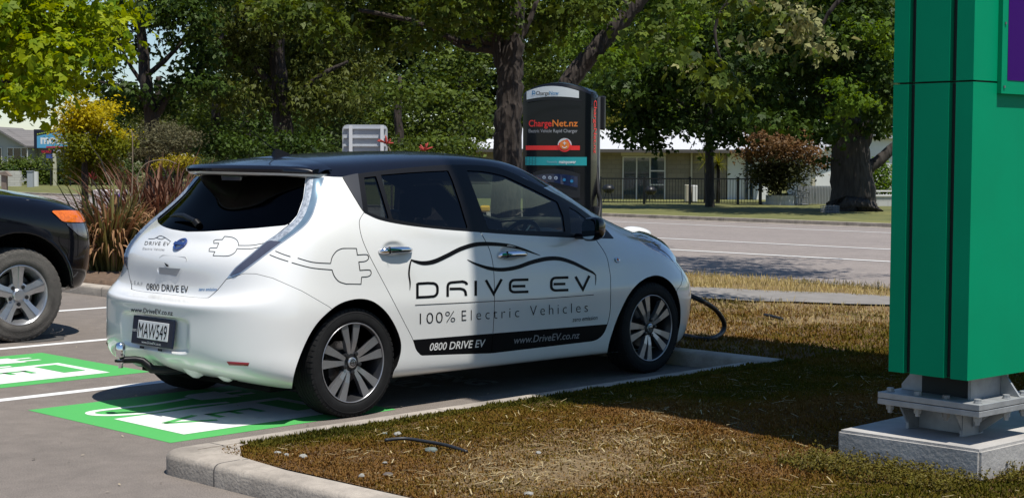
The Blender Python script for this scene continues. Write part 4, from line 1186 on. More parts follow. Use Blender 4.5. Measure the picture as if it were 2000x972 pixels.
# round blue emblem
h, n = on_car(*C1(414, 534), 0.004); nV = Vector(n)
rot = nV.to_track_quat('Z', 'Y').to_matrix().to_4x4()
M4 = Matrix.Translation(h) @ rot
yax = rot.inverted() @ Vector((0, 0, 1)); spin = math.atan2(yax.y, yax.x) - R(90)
M4 = M4 @ Matrix.Rotation(spin, 4, 'Z')
mb = MB(); mb.lathe([(.047, 0), (.047, .006), (.041, .009), (.035, .006), (.035, 0)], M4 @ Matrix.Diagonal((1.12, .98, 1, 1)), 32, closed=True)
emb = mb.build('brand_emblem', M_badge, gate_o, angle=35)
mb = MB(); mb.box((0, 0, .008), (.108, .022, .008)); mb.v = [tuple(M4 @ Vector(v)) for v in mb.v]; mb.build('emblem_bar', M_badge, emb)
Vt, Ft = text_mesh('NISSAN', 1, spacing=1.05); Vt = Vt/Vt[:, 0].max()*.075
mesh_obj('lettering', [M4 @ Vector((a - .0375, b - .006, .0128)) for a, b in Vt], Ft, M_chrome, emb)

# --- fittings -----------------------------------------------------------------------------------
def frame_at(px, py, off=0.0, up=(0, 0, 1)):
    h, n = on_car(px, py, off); nV = Vector(n); uV = Vector(up)
    xa = uV.cross(nV).normalized(); ya = nV.cross(xa).normalized()
    return Matrix(((xa.x, ya.x, nV.x, h[0]), (xa.y, ya.y, nV.y, h[1]), (xa.z, ya.z, nV.z, h[2]), (0, 0, 0, 1)))
def put(mb, M4):
    mb.v = [tuple(M4 @ Vector(v)) for v in mb.v]; return mb
def handle(px, py, par, parl):
    M4 = frame_at(px, py); M4.translation.y -= .008
    for p_, sgn in ((par, 1), (parl, -1)):
        mb = MB()
        mb.tube([(-.128, -.004, .004), (-.108, 0, .018), (-.05, .001, .028), (.02, .001, .030), (.08, 0, .026), (.115, -.003, .016), (.130, -.006, .004)], [.010, .019, .0215, .0215, .020, .015, .007], 14)
        mb.v = [(v[0], v[1], v[2]*.9) for v in mb.v]
        put(mb, M4); mb.v = [(v[0], v[1]*sgn, v[2]) for v in mb.v]
        mb.build('handle', M_chrome, p_, smooth=True)
        mb = MB(); mb.box((-.072, 0, .026), (.003, .0405, .041)); put(mb, M4); mb.v = [(v[0], v[1]*sgn, v[2]) for v in mb.v]
        mb.build('handle_seam', M_trim, p_)
handle(769, 489.5, rdo, rdl); handle(997, 498, fdo, fdl)
# side repeater
M4 = frame_at(1205, 507.5)
for sgn in (1, -1):
    mb = MB(); mb.lathe([(.031, 0), (.031, .004), (.026, .008), (0, .009)], M4 @ Matrix.Diagonal((1, .62, 1, 1)), 24); mb.v = [(v[0], v[1]*sgn, v[2]) for v in mb.v]
    rp_ = mb.build('side_repeater', M_lamprim, car, angle=40)
    mb = MB(); mb.lathe([(.011, .0095), (.008, .012), (0, .0125)], M4, 14); mb.v = [(v[0], v[1]*sgn, v[2]) for v in mb.v]; mb.build('bulb', M_amber, rp_)
# door mirrors
for sgn, par in ((1, fdo), (-1, fdl)):
    mb = MB()
    prof = [(.0, .0), (.05, .06), (.075, .085), (.09, .095), (.095, .085)]
    rows = []
    for t, sx, sz in ((0, .86, .86), (.012, .97, .97), (.03, 1, 1), (.07, .95, .93), (.105, .78, .76), (.13, .45, .45), (.137, .15, .15)):
        ring = []
        for k in range(28):
            q = 2*math.pi*k/28; cx, sz_ = math.cos(q), math.sin(q)
            e = .62
            ring.append((1.905 + t + .012*math.copysign(abs(cx)**e, cx), -.975 + .082*sx*math.copysign(abs(cx)**e, cx), 1.036 + .080*sz*math.copysign(abs(sz_)**e, sz_) - .008*math.copysign(abs(cx)**e, cx)))
        rows.append(ring)
    Vv = [p for r_ in rows for p in r_]; n = 28
    Ff = [(i*n + j, i*n + (j + 1) % n, (i + 1)*n + (j + 1) % n, (i + 1)*n + j) for i in range(len(rows) - 1) for j in range(n)]
    Ff += [tuple(range(n)), tuple(range((len(rows) - 1)*n, len(rows)*n))]
    mb.add(Vv, Ff)
    mb.box((1.965, -.885, .985), (.075, .13, .04), bev=.012)
    mb.v = [(v[0], v[1]*sgn, v[2]) for v in mb.v]
    mo = mb.build('door_mirror', M_blkpaint, par, angle=50)
    g = [(1.899 + .010*math.copysign(abs(math.cos(q))**.62, math.cos(q)), (-.975 + .066*math.copysign(abs(math.cos(q))**.62, math.cos(q)))*sgn, 1.036 + .064*math.copysign(abs(math.sin(q))**.62, math.sin(q))) for q in np.linspace(0, 2*math.pi, 28, endpoint=False)]
    mesh_obj('mirror_glass', g, [tuple(range(28))], mat('mirror_silver', (.75, .82, .86), .02, metal=1) if sgn > 0 else bpy.data.materials['mirror_silver'], mo)
# rear wiper
h1, n1 = on_car(*C1(370, 398), .02); h2, n2 = on_car(*C1(445, 402), .03); h3, n3 = on_car(*C1(500, 425), .02); h4, n4 = on_car(*C1(508, 432), .0)
mb = MB(); mb.tube([h1, (np.array(h1) + h2)/2 + [0, 0, .006], h2, h3], [.006, .012, .016, .016], 8); mb.tube([h4, h3], .022, 10)
mb.build('wiper', M_trim, gate_o, angle=40)
# tailgate handle: a scooped recess with a pull
rim8 = [(300, 600), (320, 588), (440, 600), (448, 614), (412, 680), (392, 702), (300, 690), (290, 672)]; in8 = [(312, 606), (326, 597), (432, 608), (436, 618), (406, 668), (386, 690), (310, 680), (302, 664)]
hq = [on_car(*C1(*p), .003)[0] for p in rim8]; gi = [on_car(*C1(*p), -.004)[0] for p in in8]; gd = [on_car(370/2.7*0 + C1(370 + (p[0] - 370)*.72, 642 + (p[1] - 642)*.72)[0], C1(370, 642 + (p[1] - 642)*.72)[1], -.034)[0] for p in in8]
mb = MB(); mb.add(hq + gi + gd, [(i, (i + 1) % 8, 8 + (i + 1) % 8, 8 + i) for i in range(8)] + [(8 + i, 8 + (i + 1) % 8, 16 + (i + 1) % 8, 16 + i) for i in range(8)] + [tuple(range(16, 24))])
th = mb.build('tailgate_handle', M_white, gate_o, angle=50)
lip = [((302, 652), .004), ((412, 660), .004), ((390, 697), .003), ((302, 687), .003)]
mb = MB(); mb.add([on_car(*C1(*p), o)[0] for p, o in lip] + [on_car(*C1(*p), -.03)[0] for p, o in lip], [(0, 1, 2, 3), (4, 5, 1, 0), (5, 6, 2, 1), (6, 7, 3, 2), (7, 4, 0, 3)]); mb.build('pull_grip', mat('grip_shading', (.30, .31, .32), .3, coat=.6), th)  # grey colour stands in for shading on the lower half of the recess
mb = MB(); mb.add([on_car(*C1(*p), o)[0] for p, o in [((328, 628), .003), ((348, 640), .003), ((352, 650), .003), ((338, 648), .003)]], [(0, 1, 2, 3)]); mb.build('dark_wedge', M_trim, th)  # small dark wedge laid on the handle
# reflector in the bumper
gr_ = [[(655 + 120*u + (13*v if u < .01 else 0) - 6*v*(u > .99), 446 + 7*u + (20 - 2*u)*v) for u in np.linspace(0, 1, 9)] for v in (0, .33, .67, 1)]
rv = [on_car(200 + x/2.7, 540 + y/2.7, .006 if 0 < j < 3 and 0 < i < 8 else .001)[0] for j, row in enumerate(gr_) for i, (x, y) in enumerate(row)]
rf_ = [(j*9 + i, j*9 + i + 1, (j + 1)*9 + i + 1, (j + 1)*9 + i) for j in range(3) for i in range(8)]
for s in (1, -1): mesh_obj('rear_reflector', [(p[0], p[1]*s, p[2]) for p in rv], rf_, M_red, bump_o, True)
# bumper's rounded lower fins
for y in (-.20, -.45, .20, .45):
    V_ = []; nu, nw = 15, 10
    for i in range(nu):
        u = i/(nu - 1)*2 - 1; h_ = .5 + .5*math.cos(math.pi*u)
        for k in range(nw):
            t = k/(nw - 1)
            xo = -.752 + .05*abs(y)*abs(y)/.2 + .25*t; V_.append((xo + .02*(1 - h_), y + u*.125, .312 - (.02 + .070*h_)*math.sin(min(1, t*2.2)*math.pi/2)*(1 - .55*max(0, t - .45)/.55)))
    mesh_obj('bumper_fin', V_, [(i*nw + k, (i + 1)*nw + k, (i + 1)*nw + k + 1, i*nw + k + 1) for i in range(nu - 1) for k in range(nw - 1)], M_white, bump_o, True)
# number plate
Mp = Matrix(((0, 0, -1, -.797), (-1, 0, 0, -.008), (0, 1, 0, .490), (0, 0, 0, 1))) @ Matrix.Rotation(R(-7), 4, 'X')
pl = MB(); pl.box((0, 0, 0), (.43, .165, .012), bev=.005); put(pl, Mp); plate = pl.build('number_plate', M_navy, bump_o)
pl = MB(); pl.box((.008, .006, .008), (.315, .105, .005), bev=.002); put(pl, Mp); pw = pl.build('plate_face', M_platew, plate)
def on_plate(s, x, y, w, h, mt_, par=pw, bold=.0, z=.0118):
    Vt, Ft = text_mesh(s, 1, bold=bold); Vt = Vt*np.array([w/Vt[:, 0].max(), h/.73])
    return mesh_obj('lettering', [Mp @ Vector((a + x, b + y, z)) for a, b in Vt], Ft, mt_, par)
on_plate('MAW549', -.138, -.038, .293, .088, M_decal, bold=.0)
on_plate('www.DriveEV.co.nz', -.10, -.073, .20, .016, M_decalw, plate, z=.0072)
on_plate('100%', -.208, -.012, .045, .016, M_decalw, plate, z=.0072)
on_plate('MaxTow', -.04, .066, .06, .012, M_decalw, plate, z=.0072) if False else None
for x in (-.10, .09):
    pl = MB(); pl.box((x, -.098, .002), (.04, .014, .006), bev=.002); put(pl, Mp); pl.build('plate_clip', M_trim, plate)
# tow bar
tb = MB()
tb.tube([(-.60, -.04, .26), (-.72, -.02, .258), (-.79, .02, .27), (-.83, .055, .318), (-.86, .085, .326), (-.94, .125, .326)], [.026, .026, .026, .022, .021, .019], 10)
tb.tube([(-.45, -.55, .30), (-.62, -.02, .27), (-.5, .5, .3)], .02, 8)
tb.lathe([(.034, 0), (.034, .012), (0, .012)], Matrix.Translation((-.935, .122, .316)), 16)
tow = tb.build('tow_bar', M_trim, car, angle=40)
tb = MB(); tb.lathe([(.0, -.05), (.014, -.05), (.014, -.02), (.022, -.02), (.022, 0), (.012, 0), (.012, .012), (.027, .016), (.029, .045), (.028, .080), (.022, .094), (.008, .100), (0, .101)], Matrix.Translation((-.935, .122, .330)), 24)
tb.build('tow_ball', M_chrome, tow, angle=50)
# antenna
h, n = on_car(573, 304, 0)
h = np.array([.14, 0.0, 1.508])
mb = MB(); P = [(h[0] - .07, -.022, h[2] - .01), (h[0] + .10, -.020, h[2] - .004), (h[0] + .10, .020, h[2] - .004), (h[0] - .07, .022, h[2] - .01), (h[0] - .055, -.006, h[2] + .045), (h[0] - .02, -.005, h[2] + .042), (h[0] - .02, .005, h[2] + .042), (h[0] - .055, .006, h[2] + .045)]
mb.add(P, [(3, 2, 1, 0), (4, 5, 6, 7), (0, 1, 5, 4), (1, 2, 6, 5), (2, 3, 7, 6), (3, 0, 4, 7)])
mb.tube([(h[0] - .045, 0, h[2] + .03), (h[0] - .23, 0, h[2] + .15)], [.0045, .0025], 8)
mb.build('antenna', M_trim, car)
# raised white lid of the charge port in the nose
Pf = pt(1243, 452.5, 12.03); V_ = []
for k in range(7):
    e_ = k/6*math.pi/2
    for a in range(24): q = 2*math.pi*a/24; V_.append((Pf[0] + .125*math.cos(e_)*math.cos(q), Pf[1] + .105*math.cos(e_)*math.sin(q), Pf[2] + .040*math.sin(e_) - .02*math.cos(q)*math.cos(e_)))
n0 = len(V_); V_ += [(Pf[0] + .125*math.cos(2*math.pi*a/24), Pf[1] + .105*math.sin(2*math.pi*a/24), Pf[2] - .022 - .02*math.cos(2*math.pi*a/24)) for a in range(24)]
F_ = [(k*24 + a, k*24 + (a + 1) % 24, (k + 1)*24 + (a + 1) % 24, (k + 1)*24 + a) for k in range(6) for a in range(24)] + [(n0 + (a + 1) % 24, n0 + a, a, (a + 1) % 24)[::-1] for a in range(24)] + [tuple(range(n0, n0 + 24))]
mb = MB(); mb.add(V_, F_); mb.tube([(Pf[0] - .06, Pf[1], Pf[2] - .02), (Pf[0] - .12, Pf[1], Pf[2] - .09)], .012, 6); mb.build('charge_port_lid', M_white, car, angle=45)
# --- cabin ----------------------------------------------------------------------------------------
def seat(x, y, name='front_seat'):
    mb = MB(); mb.box((x, y, .50), (.50, .50, .16), bev=.05)
    mb.box((x - .30, y, .80), (.14, .48, .58), bev=.05, M3=Matrix.Rotation(R(-16), 3, 'Y'))
    s = mb.build(name, M_seat, car, angle=50)
    mb = MB(); mb.box((x - .40, y, 1.20), (.09, .25, .16), bev=.035); mb.tube([(x - .39, y - .06, 1.0), (x - .40, y - .06, 1.14)], .007, 6); mb.tube([(x - .39, y + .06, 1.0), (x - .40, y + .06, 1.14)], .007, 6)
    mb.build('headrest', M_seat, s, angle=50)
seat(1.32, -.37); seat(1.32, .37)
mb = MB(); mb.box((.45, 0, .50), (.5, 1.2, .18), bev=.05); mb.box((.14, 0, .82), (.14, 1.22, .60), bev=.05, M3=Matrix.Rotation(R(-18), 3, 'Y'))
bs = mb.build('rear_seat', M_seat, car, angle=50)
for y in (-.36, .36):
    mb = MB(); mb.box((.04, y, 1.16), (.09, .25, .14), bev=.035); mb.build('headrest', M_seat, bs, angle=50)
mb = MB()
P = [(1.98, .72), (2.02, .86), (2.08, .93), (2.2, .965), (2.5, .96), (2.72, .95), (2.72, .70), (2.1, .62)]
mb.prism(P, lambda u, v, h: (u, h, v), -.72, .72)
da = mb.build('dashboard', M_dash, car, angle=25)
mb = MB()
for k in range(9): pass
mb.lathe([(.0, 0), (.15, 0), (.17, .02), (.15, .06), (.05, .09), (0, .095)], Matrix.Translation((2.14, -.37, .945)) @ Matrix.Diagonal((.7, 1.1, .8, 1)), 24)
mb.build('instrument_hood', M_trim, da, angle=40)
mb = MB(); mb.box((1.99, 0, .80), (.03, .32, .22), bev=.01); mb.build('centre_screen', M_trim, da)
mb = MB()
Ms = Matrix.Translation((1.86, -.37, .905)) @ Matrix.Rotation(R(-62), 4, 'Y')
ring = [Ms @ Vector((.185*math.cos(q), .185*math.sin(q), 0)) for q in np.linspace(0, 2*math.pi, 36, endpoint=False)]
mb.tube(ring, .016, 10, closed=True)
mb.lathe([(.07, -.03), (.075, .0), (.05, .02), (0, .025)], Ms, 20)
for a in (0, 180, 270, 90) [:3]:
    q = R(a + 90); mb.tube([Ms @ Vector((.05*math.cos(q), .05*math.sin(q), -.005)), Ms @ Vector((.18*math.cos(q), .18*math.sin(q), 0))], [.02, .014], 8)
mb.tube([Ms @ Vector((0, 0, 0)), Ms @ Vector((0, 0, -.25))], .03, 10)
sw_ = mb.build('steering_wheel', M_trim, car, angle=50)
mb = MB()
for a in (200, 340):
    q = R(a); mb.tube([Ms @ Vector((.06*math.cos(q), .06*math.sin(q), .012)), Ms @ Vector((.165*math.cos(q), .165*math.sin(q), .012))], [.010, .006], 6)
mb.build('spoke_trim', M_silver, sw_)
# ================================================================== stones, hose offcuts
def stone(px, py, s, seed, c, label):
    rg = random.Random(seed)
    v = CD + CR*(px - 1000)/FPX - CU*(py - 486)/FPX; P = CAM + v*((.11 - CAM[2])/v[2])
    bm = bmesh.new(); bmesh.ops.create_icosphere(bm, subdivisions=2, radius=1)
    ax = (s, s*rg.uniform(.6, .9), s*rg.uniform(.4, .6))
    for w in bm.verts:
        k = 1 + rg.uniform(-.12, .12); w.co = (w.co.x*ax[0]*k, w.co.y*ax[1]*k, w.co.z*ax[2]*k)
    me = bpy.data.meshes.new('stone'); bm.to_mesh(me); bm.free(); me.materials.append(c)
    o = bpy.data.objects.new('stone', me); col.objects.link(o)
    o.location = (P[0], P[1], float(verge_h(P[0:1], P[1:2])[0]) + ax[2]*.45); o.rotation_euler = (rg.uniform(-.2, .2), rg.uniform(-.2, .2), rg.uniform(0, 6))
    return tag(o, label, 'stone', 'stones on the turf')
M_st1 = mat('grey_stone', (.30, .29, .26), .9, var=.25, vscale=40, bump=.3, bscale=60); M_st2 = mat('green_grey_stone', (.14, .17, .155), .8, var=.2, vscale=40)
M_st3 = mat('dark_stone', (.11, .09, .08), .85, var=.2, vscale=30)
stone(842, 873, .032, 1, M_st2, 'smooth green-grey stone lying just right of the black hose offcut')
stone(776, 843, .024, 2, M_st1, 'pale flat stone behind the black hose offcut')
stone(752, 840, .016, 3, M_st2, 'small green-grey pebble left of the pale flat stone behind the hose')
stone(542, 877, .022, 4, M_st1, 'pale stone in the turf nearest the inner corner of the kerb')
stone(560, 882, .016, 5, M_st1, 'small pale pebble beside the stone near the kerb corner')
stone(592, 885, .024, 6, M_st1, 'pale stone partly sunk in moss, third in from the kerb corner')
stone(757, 921, .030, 7, M_st3, 'dark brown stone among dead leaves in the front of the verge')
stone(706, 925, .022, 8, M_st1, 'pale stone to the left of the dark brown stone')
stone(752, 896, .016, 9, M_st1, 'small pale pebble above the dark brown stone')
stone(1052, 880, .018, 10, M_st1, 'lone pale pebble at the right edge of the dry patch')
stone(1033, 958, .022, 11, M_st1, 'pale stone at the bottom edge of the verge')
M_hose = mat('black_hose', (.02, .022, .026), .45)
def gpt(px, py, z=.11, up=0.0):
    v = CD + CR*(px - 1000)/FPX - CU*(py - 486)/FPX; P = CAM + v*((z - CAM[2])/v[2]); return (P[0], P[1], float(verge_h(P[0:1], P[1:2])[0]) + up)
mb = MB(); mb.tube(catmull([gpt(752, 862, up=.022), gpt(790, 859, up=.028), (*gpt(830, 862)[:2], gpt(830, 862)[2] + .028), gpt(872, 869, up=.022), gpt(912, 876, up=.006)], 6), .009, 8)
tag(mb.build('hose_offcut', M_hose, smooth=True), 'short curved offcut of black hose lying on the dry turf', 'hose')
mb = MB(); mb.tube(catmull([gpt(1493, 623, .05, .03), gpt(1511, 626, .05, .03), gpt(1530, 629, .05, .02)], 5), .014, 8)
tag(mb.build('drip_pipe', M_hose, smooth=True), 'short straight length of black pipe lying on the far grass strip', 'pipe')
# ================================================================== green sign pylon
M_grn = mat('green_sign_panel', (.0015, .285, .132), .5, var=.07, vscale=1.3, spec=.06, rvar=.12)
M_purple = mat('purple_sign_panel', (.042, .004, .135), .5, spec=.08)
M_groove_postshade = mat('groove_and_post_shade', (.006, .010, .009), .6)
M_galv = mat('galvanised_steel', (.42, .43, .43), .5, metal=.35, c2=(.30, .31, .31), vscale=14, detail=8)
M_bolt = mat('bolt_steel', (.22, .22, .22), .5, metal=.7)
PX0, PX1, PY0, PY1 = .50, 3.75, -4.455, -4.043
PZ0, PZ1 = .53, 11.8
pyl = empty('sign_pylon', (2.1, -4.27, .26)); tag(pyl, 'tall green sign pylon with two dark grooves and a purple panel, on a steel base', 'sign')
def pbox(name, lo, hi, m, bev=0.0, par=pyl):
    o = pyl.location; mb = MB(); mb.span([a - b for a, b in zip(lo, o)], [a - b for a, b in zip(hi, o)], bev); return mb.build(name, m, par)
SEAM = 1.845
for nm, z0, z1 in (('lower_casing', PZ0, SEAM - .004), ('upper_casing', SEAM + .004, PZ1)):
    o = pyl.location; mb = MB()
    # end face has two recessed slots
    prof = [(PX0, PY0), (PX0, PY0 + .086), (PX0 + .03, PY0 + .089), (PX0 + .03, PY0 + .118), (PX0, PY0 + .121), (PX0, PY1 - .115), (PX0 + .03, PY1 - .112), (PX0 + .03, PY1 - .083), (PX0, PY1 - .080), (PX0, PY1), (PX1, PY1), (PX1, PY0)]
    mb.prism([(a - o[0], b - o[1]) for a, b in prof], lambda u, v, h: (u, v, h), z0 - o[2], z1 - o[2])
    cs = mb.build(nm, M_grn, pyl)
    for yy in (PY0 + .103, PY1 - .0975):
        pbox('groove_strip', (PX0 + .024, yy - .0145, z0 + .003), (PX0 + .029, yy + .0145, z1 - .003), M_groove_postshade, par=cs)
pbox('seam_gap', (PX0 + .035, PY0 + .01, SEAM - .004), (PX1 - .01, PY1 - .01, SEAM + .004), M_groove_postshade)
pf = pbox('panel_frame', (.69, PY0 - .022, 1.795), (3.56, PY0 - .001, 4.6), M_grn)
pbox('purple_panel', (.735, PY0 - .024, 1.855), (3.515, PY0 - .0225, 4.56), M_purple, par=pf)
for z_ in (1.82, 2.1, 2.4, 2.9, 3.4): pbox('frame_screw', (.706, PY0 - .027, z_), (.716, PY0 - .0225, z_ + .01), M_bolt, par=pf)
# posts, flange plates, ribs, bolts
for xc, sx in ((.77, 1), (3.48, -1)):
    st = empty('base_bracket', (xc - pyl.location[0], 0, 0)); st.parent = pyl
    OY, OZ = pyl.location[1], pyl.location[2]
    def bb(name, lo, hi, m, bev=0.0):
        mb = MB(); x0, x1 = sorted((lo[0]*sx, hi[0]*sx)); mb.span([x0, lo[1] - OY, lo[2] - OZ], [x1, hi[1] - OY, hi[2] - OZ], bev); return mb.build(name, m, st)
    def rib(pts, axis, c, th):
        mb = MB()
        if axis == 'y': mb.prism([(a*sx, b - OZ) for a, b in pts], lambda u, v, h: (u, h, v), c - th/2 - OY, c + th/2 - OY)
        else: mb.prism([(a - OY, b - OZ) for a, b in pts], lambda u, v, h: (h*sx, u, v), c - th/2, c + th/2)
        return mb.build('gusset', M_galv, st)
    YA, YB = -4.50, -3.965
    bb('lower_flange_plate', (-.24, YA, .368), (.24, YB, .394), M_galv, .002)
    bb('upper_flange_plate', (-.24, YA, .397), (.24, YB, .424), M_galv, .002)
    bb('post', (-.10, -4.37, .424), (.15, -4.11, 1.2), M_groove_postshade)  # near-black: the shade under the casing is put into the post's colour
    bb('post_flange', (-.13, -4.388, .424), (.18, -4.372, .545), M_galv)
    bb('foot_web', (.0, -4.30, .24), (.015, -4.03, .368), M_galv)
    bb('foot_flange', (-.08, -4.318, .24), (.09, -4.302, .368), M_galv); bb('foot_flange', (-.08, -4.028, .24), (.09, -4.012, .368), M_galv)
    for yy in (-4.31, -4.02):
        rib([(-.082, .366), (-.15, .366), (-.082, .27)], 'y', yy, .010)
    rib([(-4.320, .366), (-4.48, .366), (-4.320, .245)], 'x', .06, .010); rib([(-4.320, .366), (-4.44, .366), (-4.320, .28)], 'x', .0, .010)
    rib([(-4.390, .426), (-4.485, .426), (-4.390, .545)], 'x', .12, .012)
    rib([(-4.11, .426), (-3.99, .426), (-3.99, .45), (-4.06, .53), (-4.11, .53)], 'x', -.08, .012)
    for bx, by in ((-.19, -4.46), (-.19, -4.30), (-.19, -4.15), (-.19, -4.00), (.19, -4.46), (.19, -4.00), (.03, -4.47)):
        mb = MB()
        mb.lathe([(0, .326), (.011, .326), (.011, .340), (.018, .341), (.018, .357), (.021, .358), (.021, .367), (.010, .3675), (.010, .4245), (.02, .425), (.02, .428), (.017, .429), (.017, .442), (0, .442)], Matrix.Translation((bx*sx, by - OY, -OZ)), 8)
        mb.build('bolt', M_bolt if by == -4.30 else M_galv, st)
pyl.rotation_euler = (0, 0, R(-4)); pyl.location = (2.109, -4.382, .26)
# concrete plinth
pb = MB()
pb.prism([(.46, -3.82), (4.2, -3.82), (4.2, -4.78), (.46, -4.545)], lambda u, v, h: (u, v, h), -.1, .24)
pln = pb.build('concrete_plinth', M_concw)
bm = bmesh.new(); bm.from_mesh(pln.data); bmesh.ops.bevel(bm, geom=[e for e in bm.edges if max(v.co.z for v in e.verts) > .2], offset=.012, segments=2, affect='EDGES'); bm.to_mesh(pln.data); bm.free()
tag(pln, 'rough concrete plinth carrying the green sign pylon', 'plinth')
# ================================================================== rapid charger
M_cbody = mat('charger_black', (.005, .0055, .008), .22, coat=.2, spec=.25)
M_cblk = mat('charger_matt_black', (.012, .012, .014), .4)
M_csilver = mat('charger_silver_edge', (.45, .46, .48), .3, metal=.7)
M_cwhite = mat('charger_white_sign', (.72, .75, .76), .35)
M_teal = mat('charger_teal_band', (.02, .34, .36), .35)
M_teald = mat('charger_teal_dark', (.012, .16, .17), .4)
M_cred = mat('charger_red', (.85, .035, .03), .4); M_corg = mat('charger_orange', (.80, .22, .03), .4)
M_cblue = mat('charger_blue', (.02, .20, .42), .4); M_cgrey = mat('charger_grey_text', (.42, .42, .44), .4)
M_screenb = mat('charger_screen', (.012, .022, .07), .12, coat=1); M_cscr = mat('charger_icon', (.38, .45, .55), .4)
CH = np.array([4.58, 1.74]); nz = 0.085
chg = empty('charging_station', (CH[0], CH[1], nz), R(206.5 + 90)); chg.scale = (1.0, 1.0, .972)   # local -Y... x right, -y towards the viewer
tag(chg, 'black rapid charger with a white top sign and red lettering, on the verge', 'charger')
W2, D = .285, .31
def cfront(x): return -D/2 - .055*(1 - (x/W2)**2)        # bowed front
def ctop(x): return 2.065 + .075*(1 - (x/.31)**2)
mb = MB(); xs = np.linspace(-W2, W2, 25)
V_ = []; F_ = []
zs = [0, .05, .6, 1.0, 1.5, 1.9]
ring = [(x, cfront(x)) for x in xs] + [(W2 + .03, -D/2 + .02), (W2 + .045, 0), (W2 + .03, D/2 - .03)] + [(x, D/2) for x in xs[::-1]] + [(-W2 - .03, D/2 - .03), (-W2 - .045, 0), (-W2 - .03, -D/2 + .02)]
nR = len(ring)
for z_ in zs: V_ += [(x, y, z_) for x, y in ring]
V_ += [(x, y, ctop(x) - .03) for x, y in ring]; V_ += [(x*.95, y*.86, ctop(x)) for x, y in ring]; V_ += [(x*.8, y*.4, ctop(x) + .012) for x, y in ring]
for i in range(len(zs) + 2):
    for j in range(nR): F_.append((i*nR + j, i*nR + (j + 1) % nR, (i + 1)*nR + (j + 1) % nR, (i + 1)*nR + j))
F_.append(tuple(range((len(zs) + 2)*nR, (len(zs) + 3)*nR)))
mb.add(V_, F_); cb = mb.build('cabinet', M_cbody, chg, angle=35)
def cpanel(name, pts, m, off, par=chg, n=14):
    """a sheet on the bowed front, pts (x,z) polygon sides given as top and bottom curves over x"""
    x0, x1, fb, ft = pts
    V_ = []; F_ = []
    for i, x in enumerate(np.linspace(x0, x1, n)): V_ += [(x, cfront(x) - off, fb(x)), (x, cfront(x) - off, ft(x)), (x, cfront(x) - off + .004, fb(x)), (x, cfront(x) - off + .004, ft(x))]
    for i in range(n - 1):
        a = 4*i; b = a + 4; F_ += [(a, b, b + 1, a + 1), (a + 2, a + 3, b + 3, b + 2), (a, a + 2, b + 2, b), (a + 1, b + 1, b + 3, a + 3)]
    F_ += [(0, 1, 3, 2), (4*n - 4, 4*n - 2, 4*n - 1, 4*n - 3)]
    return mesh_obj(name, V_, F_, m, par)
def ctext(s, x, z, w, h, m, off, par, bold=0., vert=False, name='lettering', spacing=1.0):
    V2, F = text_mesh(s, 1, bold=bold, spacing=spacing); V2 = V2*np.array([w/V2[:, 0].max(), h/.73])
    if vert: P = [(W2 + .0465, -.01 - b + .02 if False else (b - h/2) - .02, z - a) for a, b in V2]
    else: P = [(x + a, cfront(x + a) - off, z + b) for a, b in V2]
    return mesh_obj(name, P, F, m, par)
K = lambda c: c
# crop scale on the charger: 3.47 px of crop per photo px, 221 photo px per metre at 14 m
hd = cpanel('top_sign', (-.272, .215, lambda x: 1.985 + .03*(1 - (x/.3)**2), lambda x: 2.035 + .075*(1 - ((x + .03)/.31)**2)), M_cwhite, .006)
ctext('Charge', -.175, 2.03, .125, .036, mat('dark_sign_text', (.03, .03, .035), .4), .0085, hd, bold=.01); ctext('Now', -.046, 2.03, .085, .036, M_cblue, .0085, hd, bold=.01)
qv, qf = stroke_mesh([[(0, 0), (0, .032), (.020, .032), (.026, .026), (.026, .012), (.008, .012), (.008, .02)]], .007); mesh_obj('logo_mark', [(x - .212, cfront(x - .212) - .0085, z_*1.15 + 2.029) for x, z_ in qv], qf, M_cblue, hd)
cpanel('sign_lip', (-.28, .245, lambda x: 1.958 + .027*(1 - (x/.3)**2), lambda x: 1.976 + .03*(1 - (x/.3)**2)), M_cblk, .02)
ctext('Charge', -.250, 1.745, .225, .062, M_cred, .003, chg, bold=.015); ctext('Net.nz', -.018, 1.745, .225, .062, M_corg, .003, chg, bold=.015)
ctext('Electric Vehicle Rapid Charger', -.250, 1.690, .455, .033, M_cgrey, .003, chg)
cpanel('red_stripe', (-.28, .225, lambda x: 1.531 + 0*x, lambda x: 1.571 + 0*x), M_cred, .003)
def disc(cx, cz, r, m, off, name, par, a0=0, a1=360):
    q = [(cx + r*math.cos(R(a)), cz + r*math.sin(R(a))) for a in np.linspace(a0, a1, 37)[:-1 if a1 - a0 == 360 else None]]
    return mesh_obj(name, [(x, cfront(x) - off, z_) for x, z_ in q], [tuple(range(len(q)))], m, par)
rd = disc(.095, 1.577, .062, M_cred, .006, 'round_emblem', chg)
disc(.095, 1.577, .0615, M_cwhite, .0065, 'emblem_half', rd, 0, 180)
disc(.095, 1.577, .043, M_corg, .0085, 'emblem_disc', rd)
sv, sf = stroke_mesh([[(-.015, .016), (.015, .016)], [(0, .031), (0, .001)], [(.022*math.cos(R(a)), .022*math.sin(R(a)) - .004) for a in np.linspace(200, 340, 9)]], .007)
mesh_obj('plus_smile', [(x + .095, cfront(x + .095) - .0105, z_ + 1.577) for x, z_ in sv], sf, M_cwhite, rd)
tb_ = cpanel('teal_band', (-.283, .283, lambda x: 1.392 + 0*x, lambda x: 1.468 + 0*x), M_teal, .004)
for k in range(4):
    sv, sf = stroke_mesh([[(-.275 + .03*k + .012*((i + k) % 2), 1.395 + .0118*i) for i in range(7)]], .006)
    mesh_obj('band_pattern', [(x, cfront(x) - .0065, z_) for x, z_ in sv], sf, M_teald, tb_)
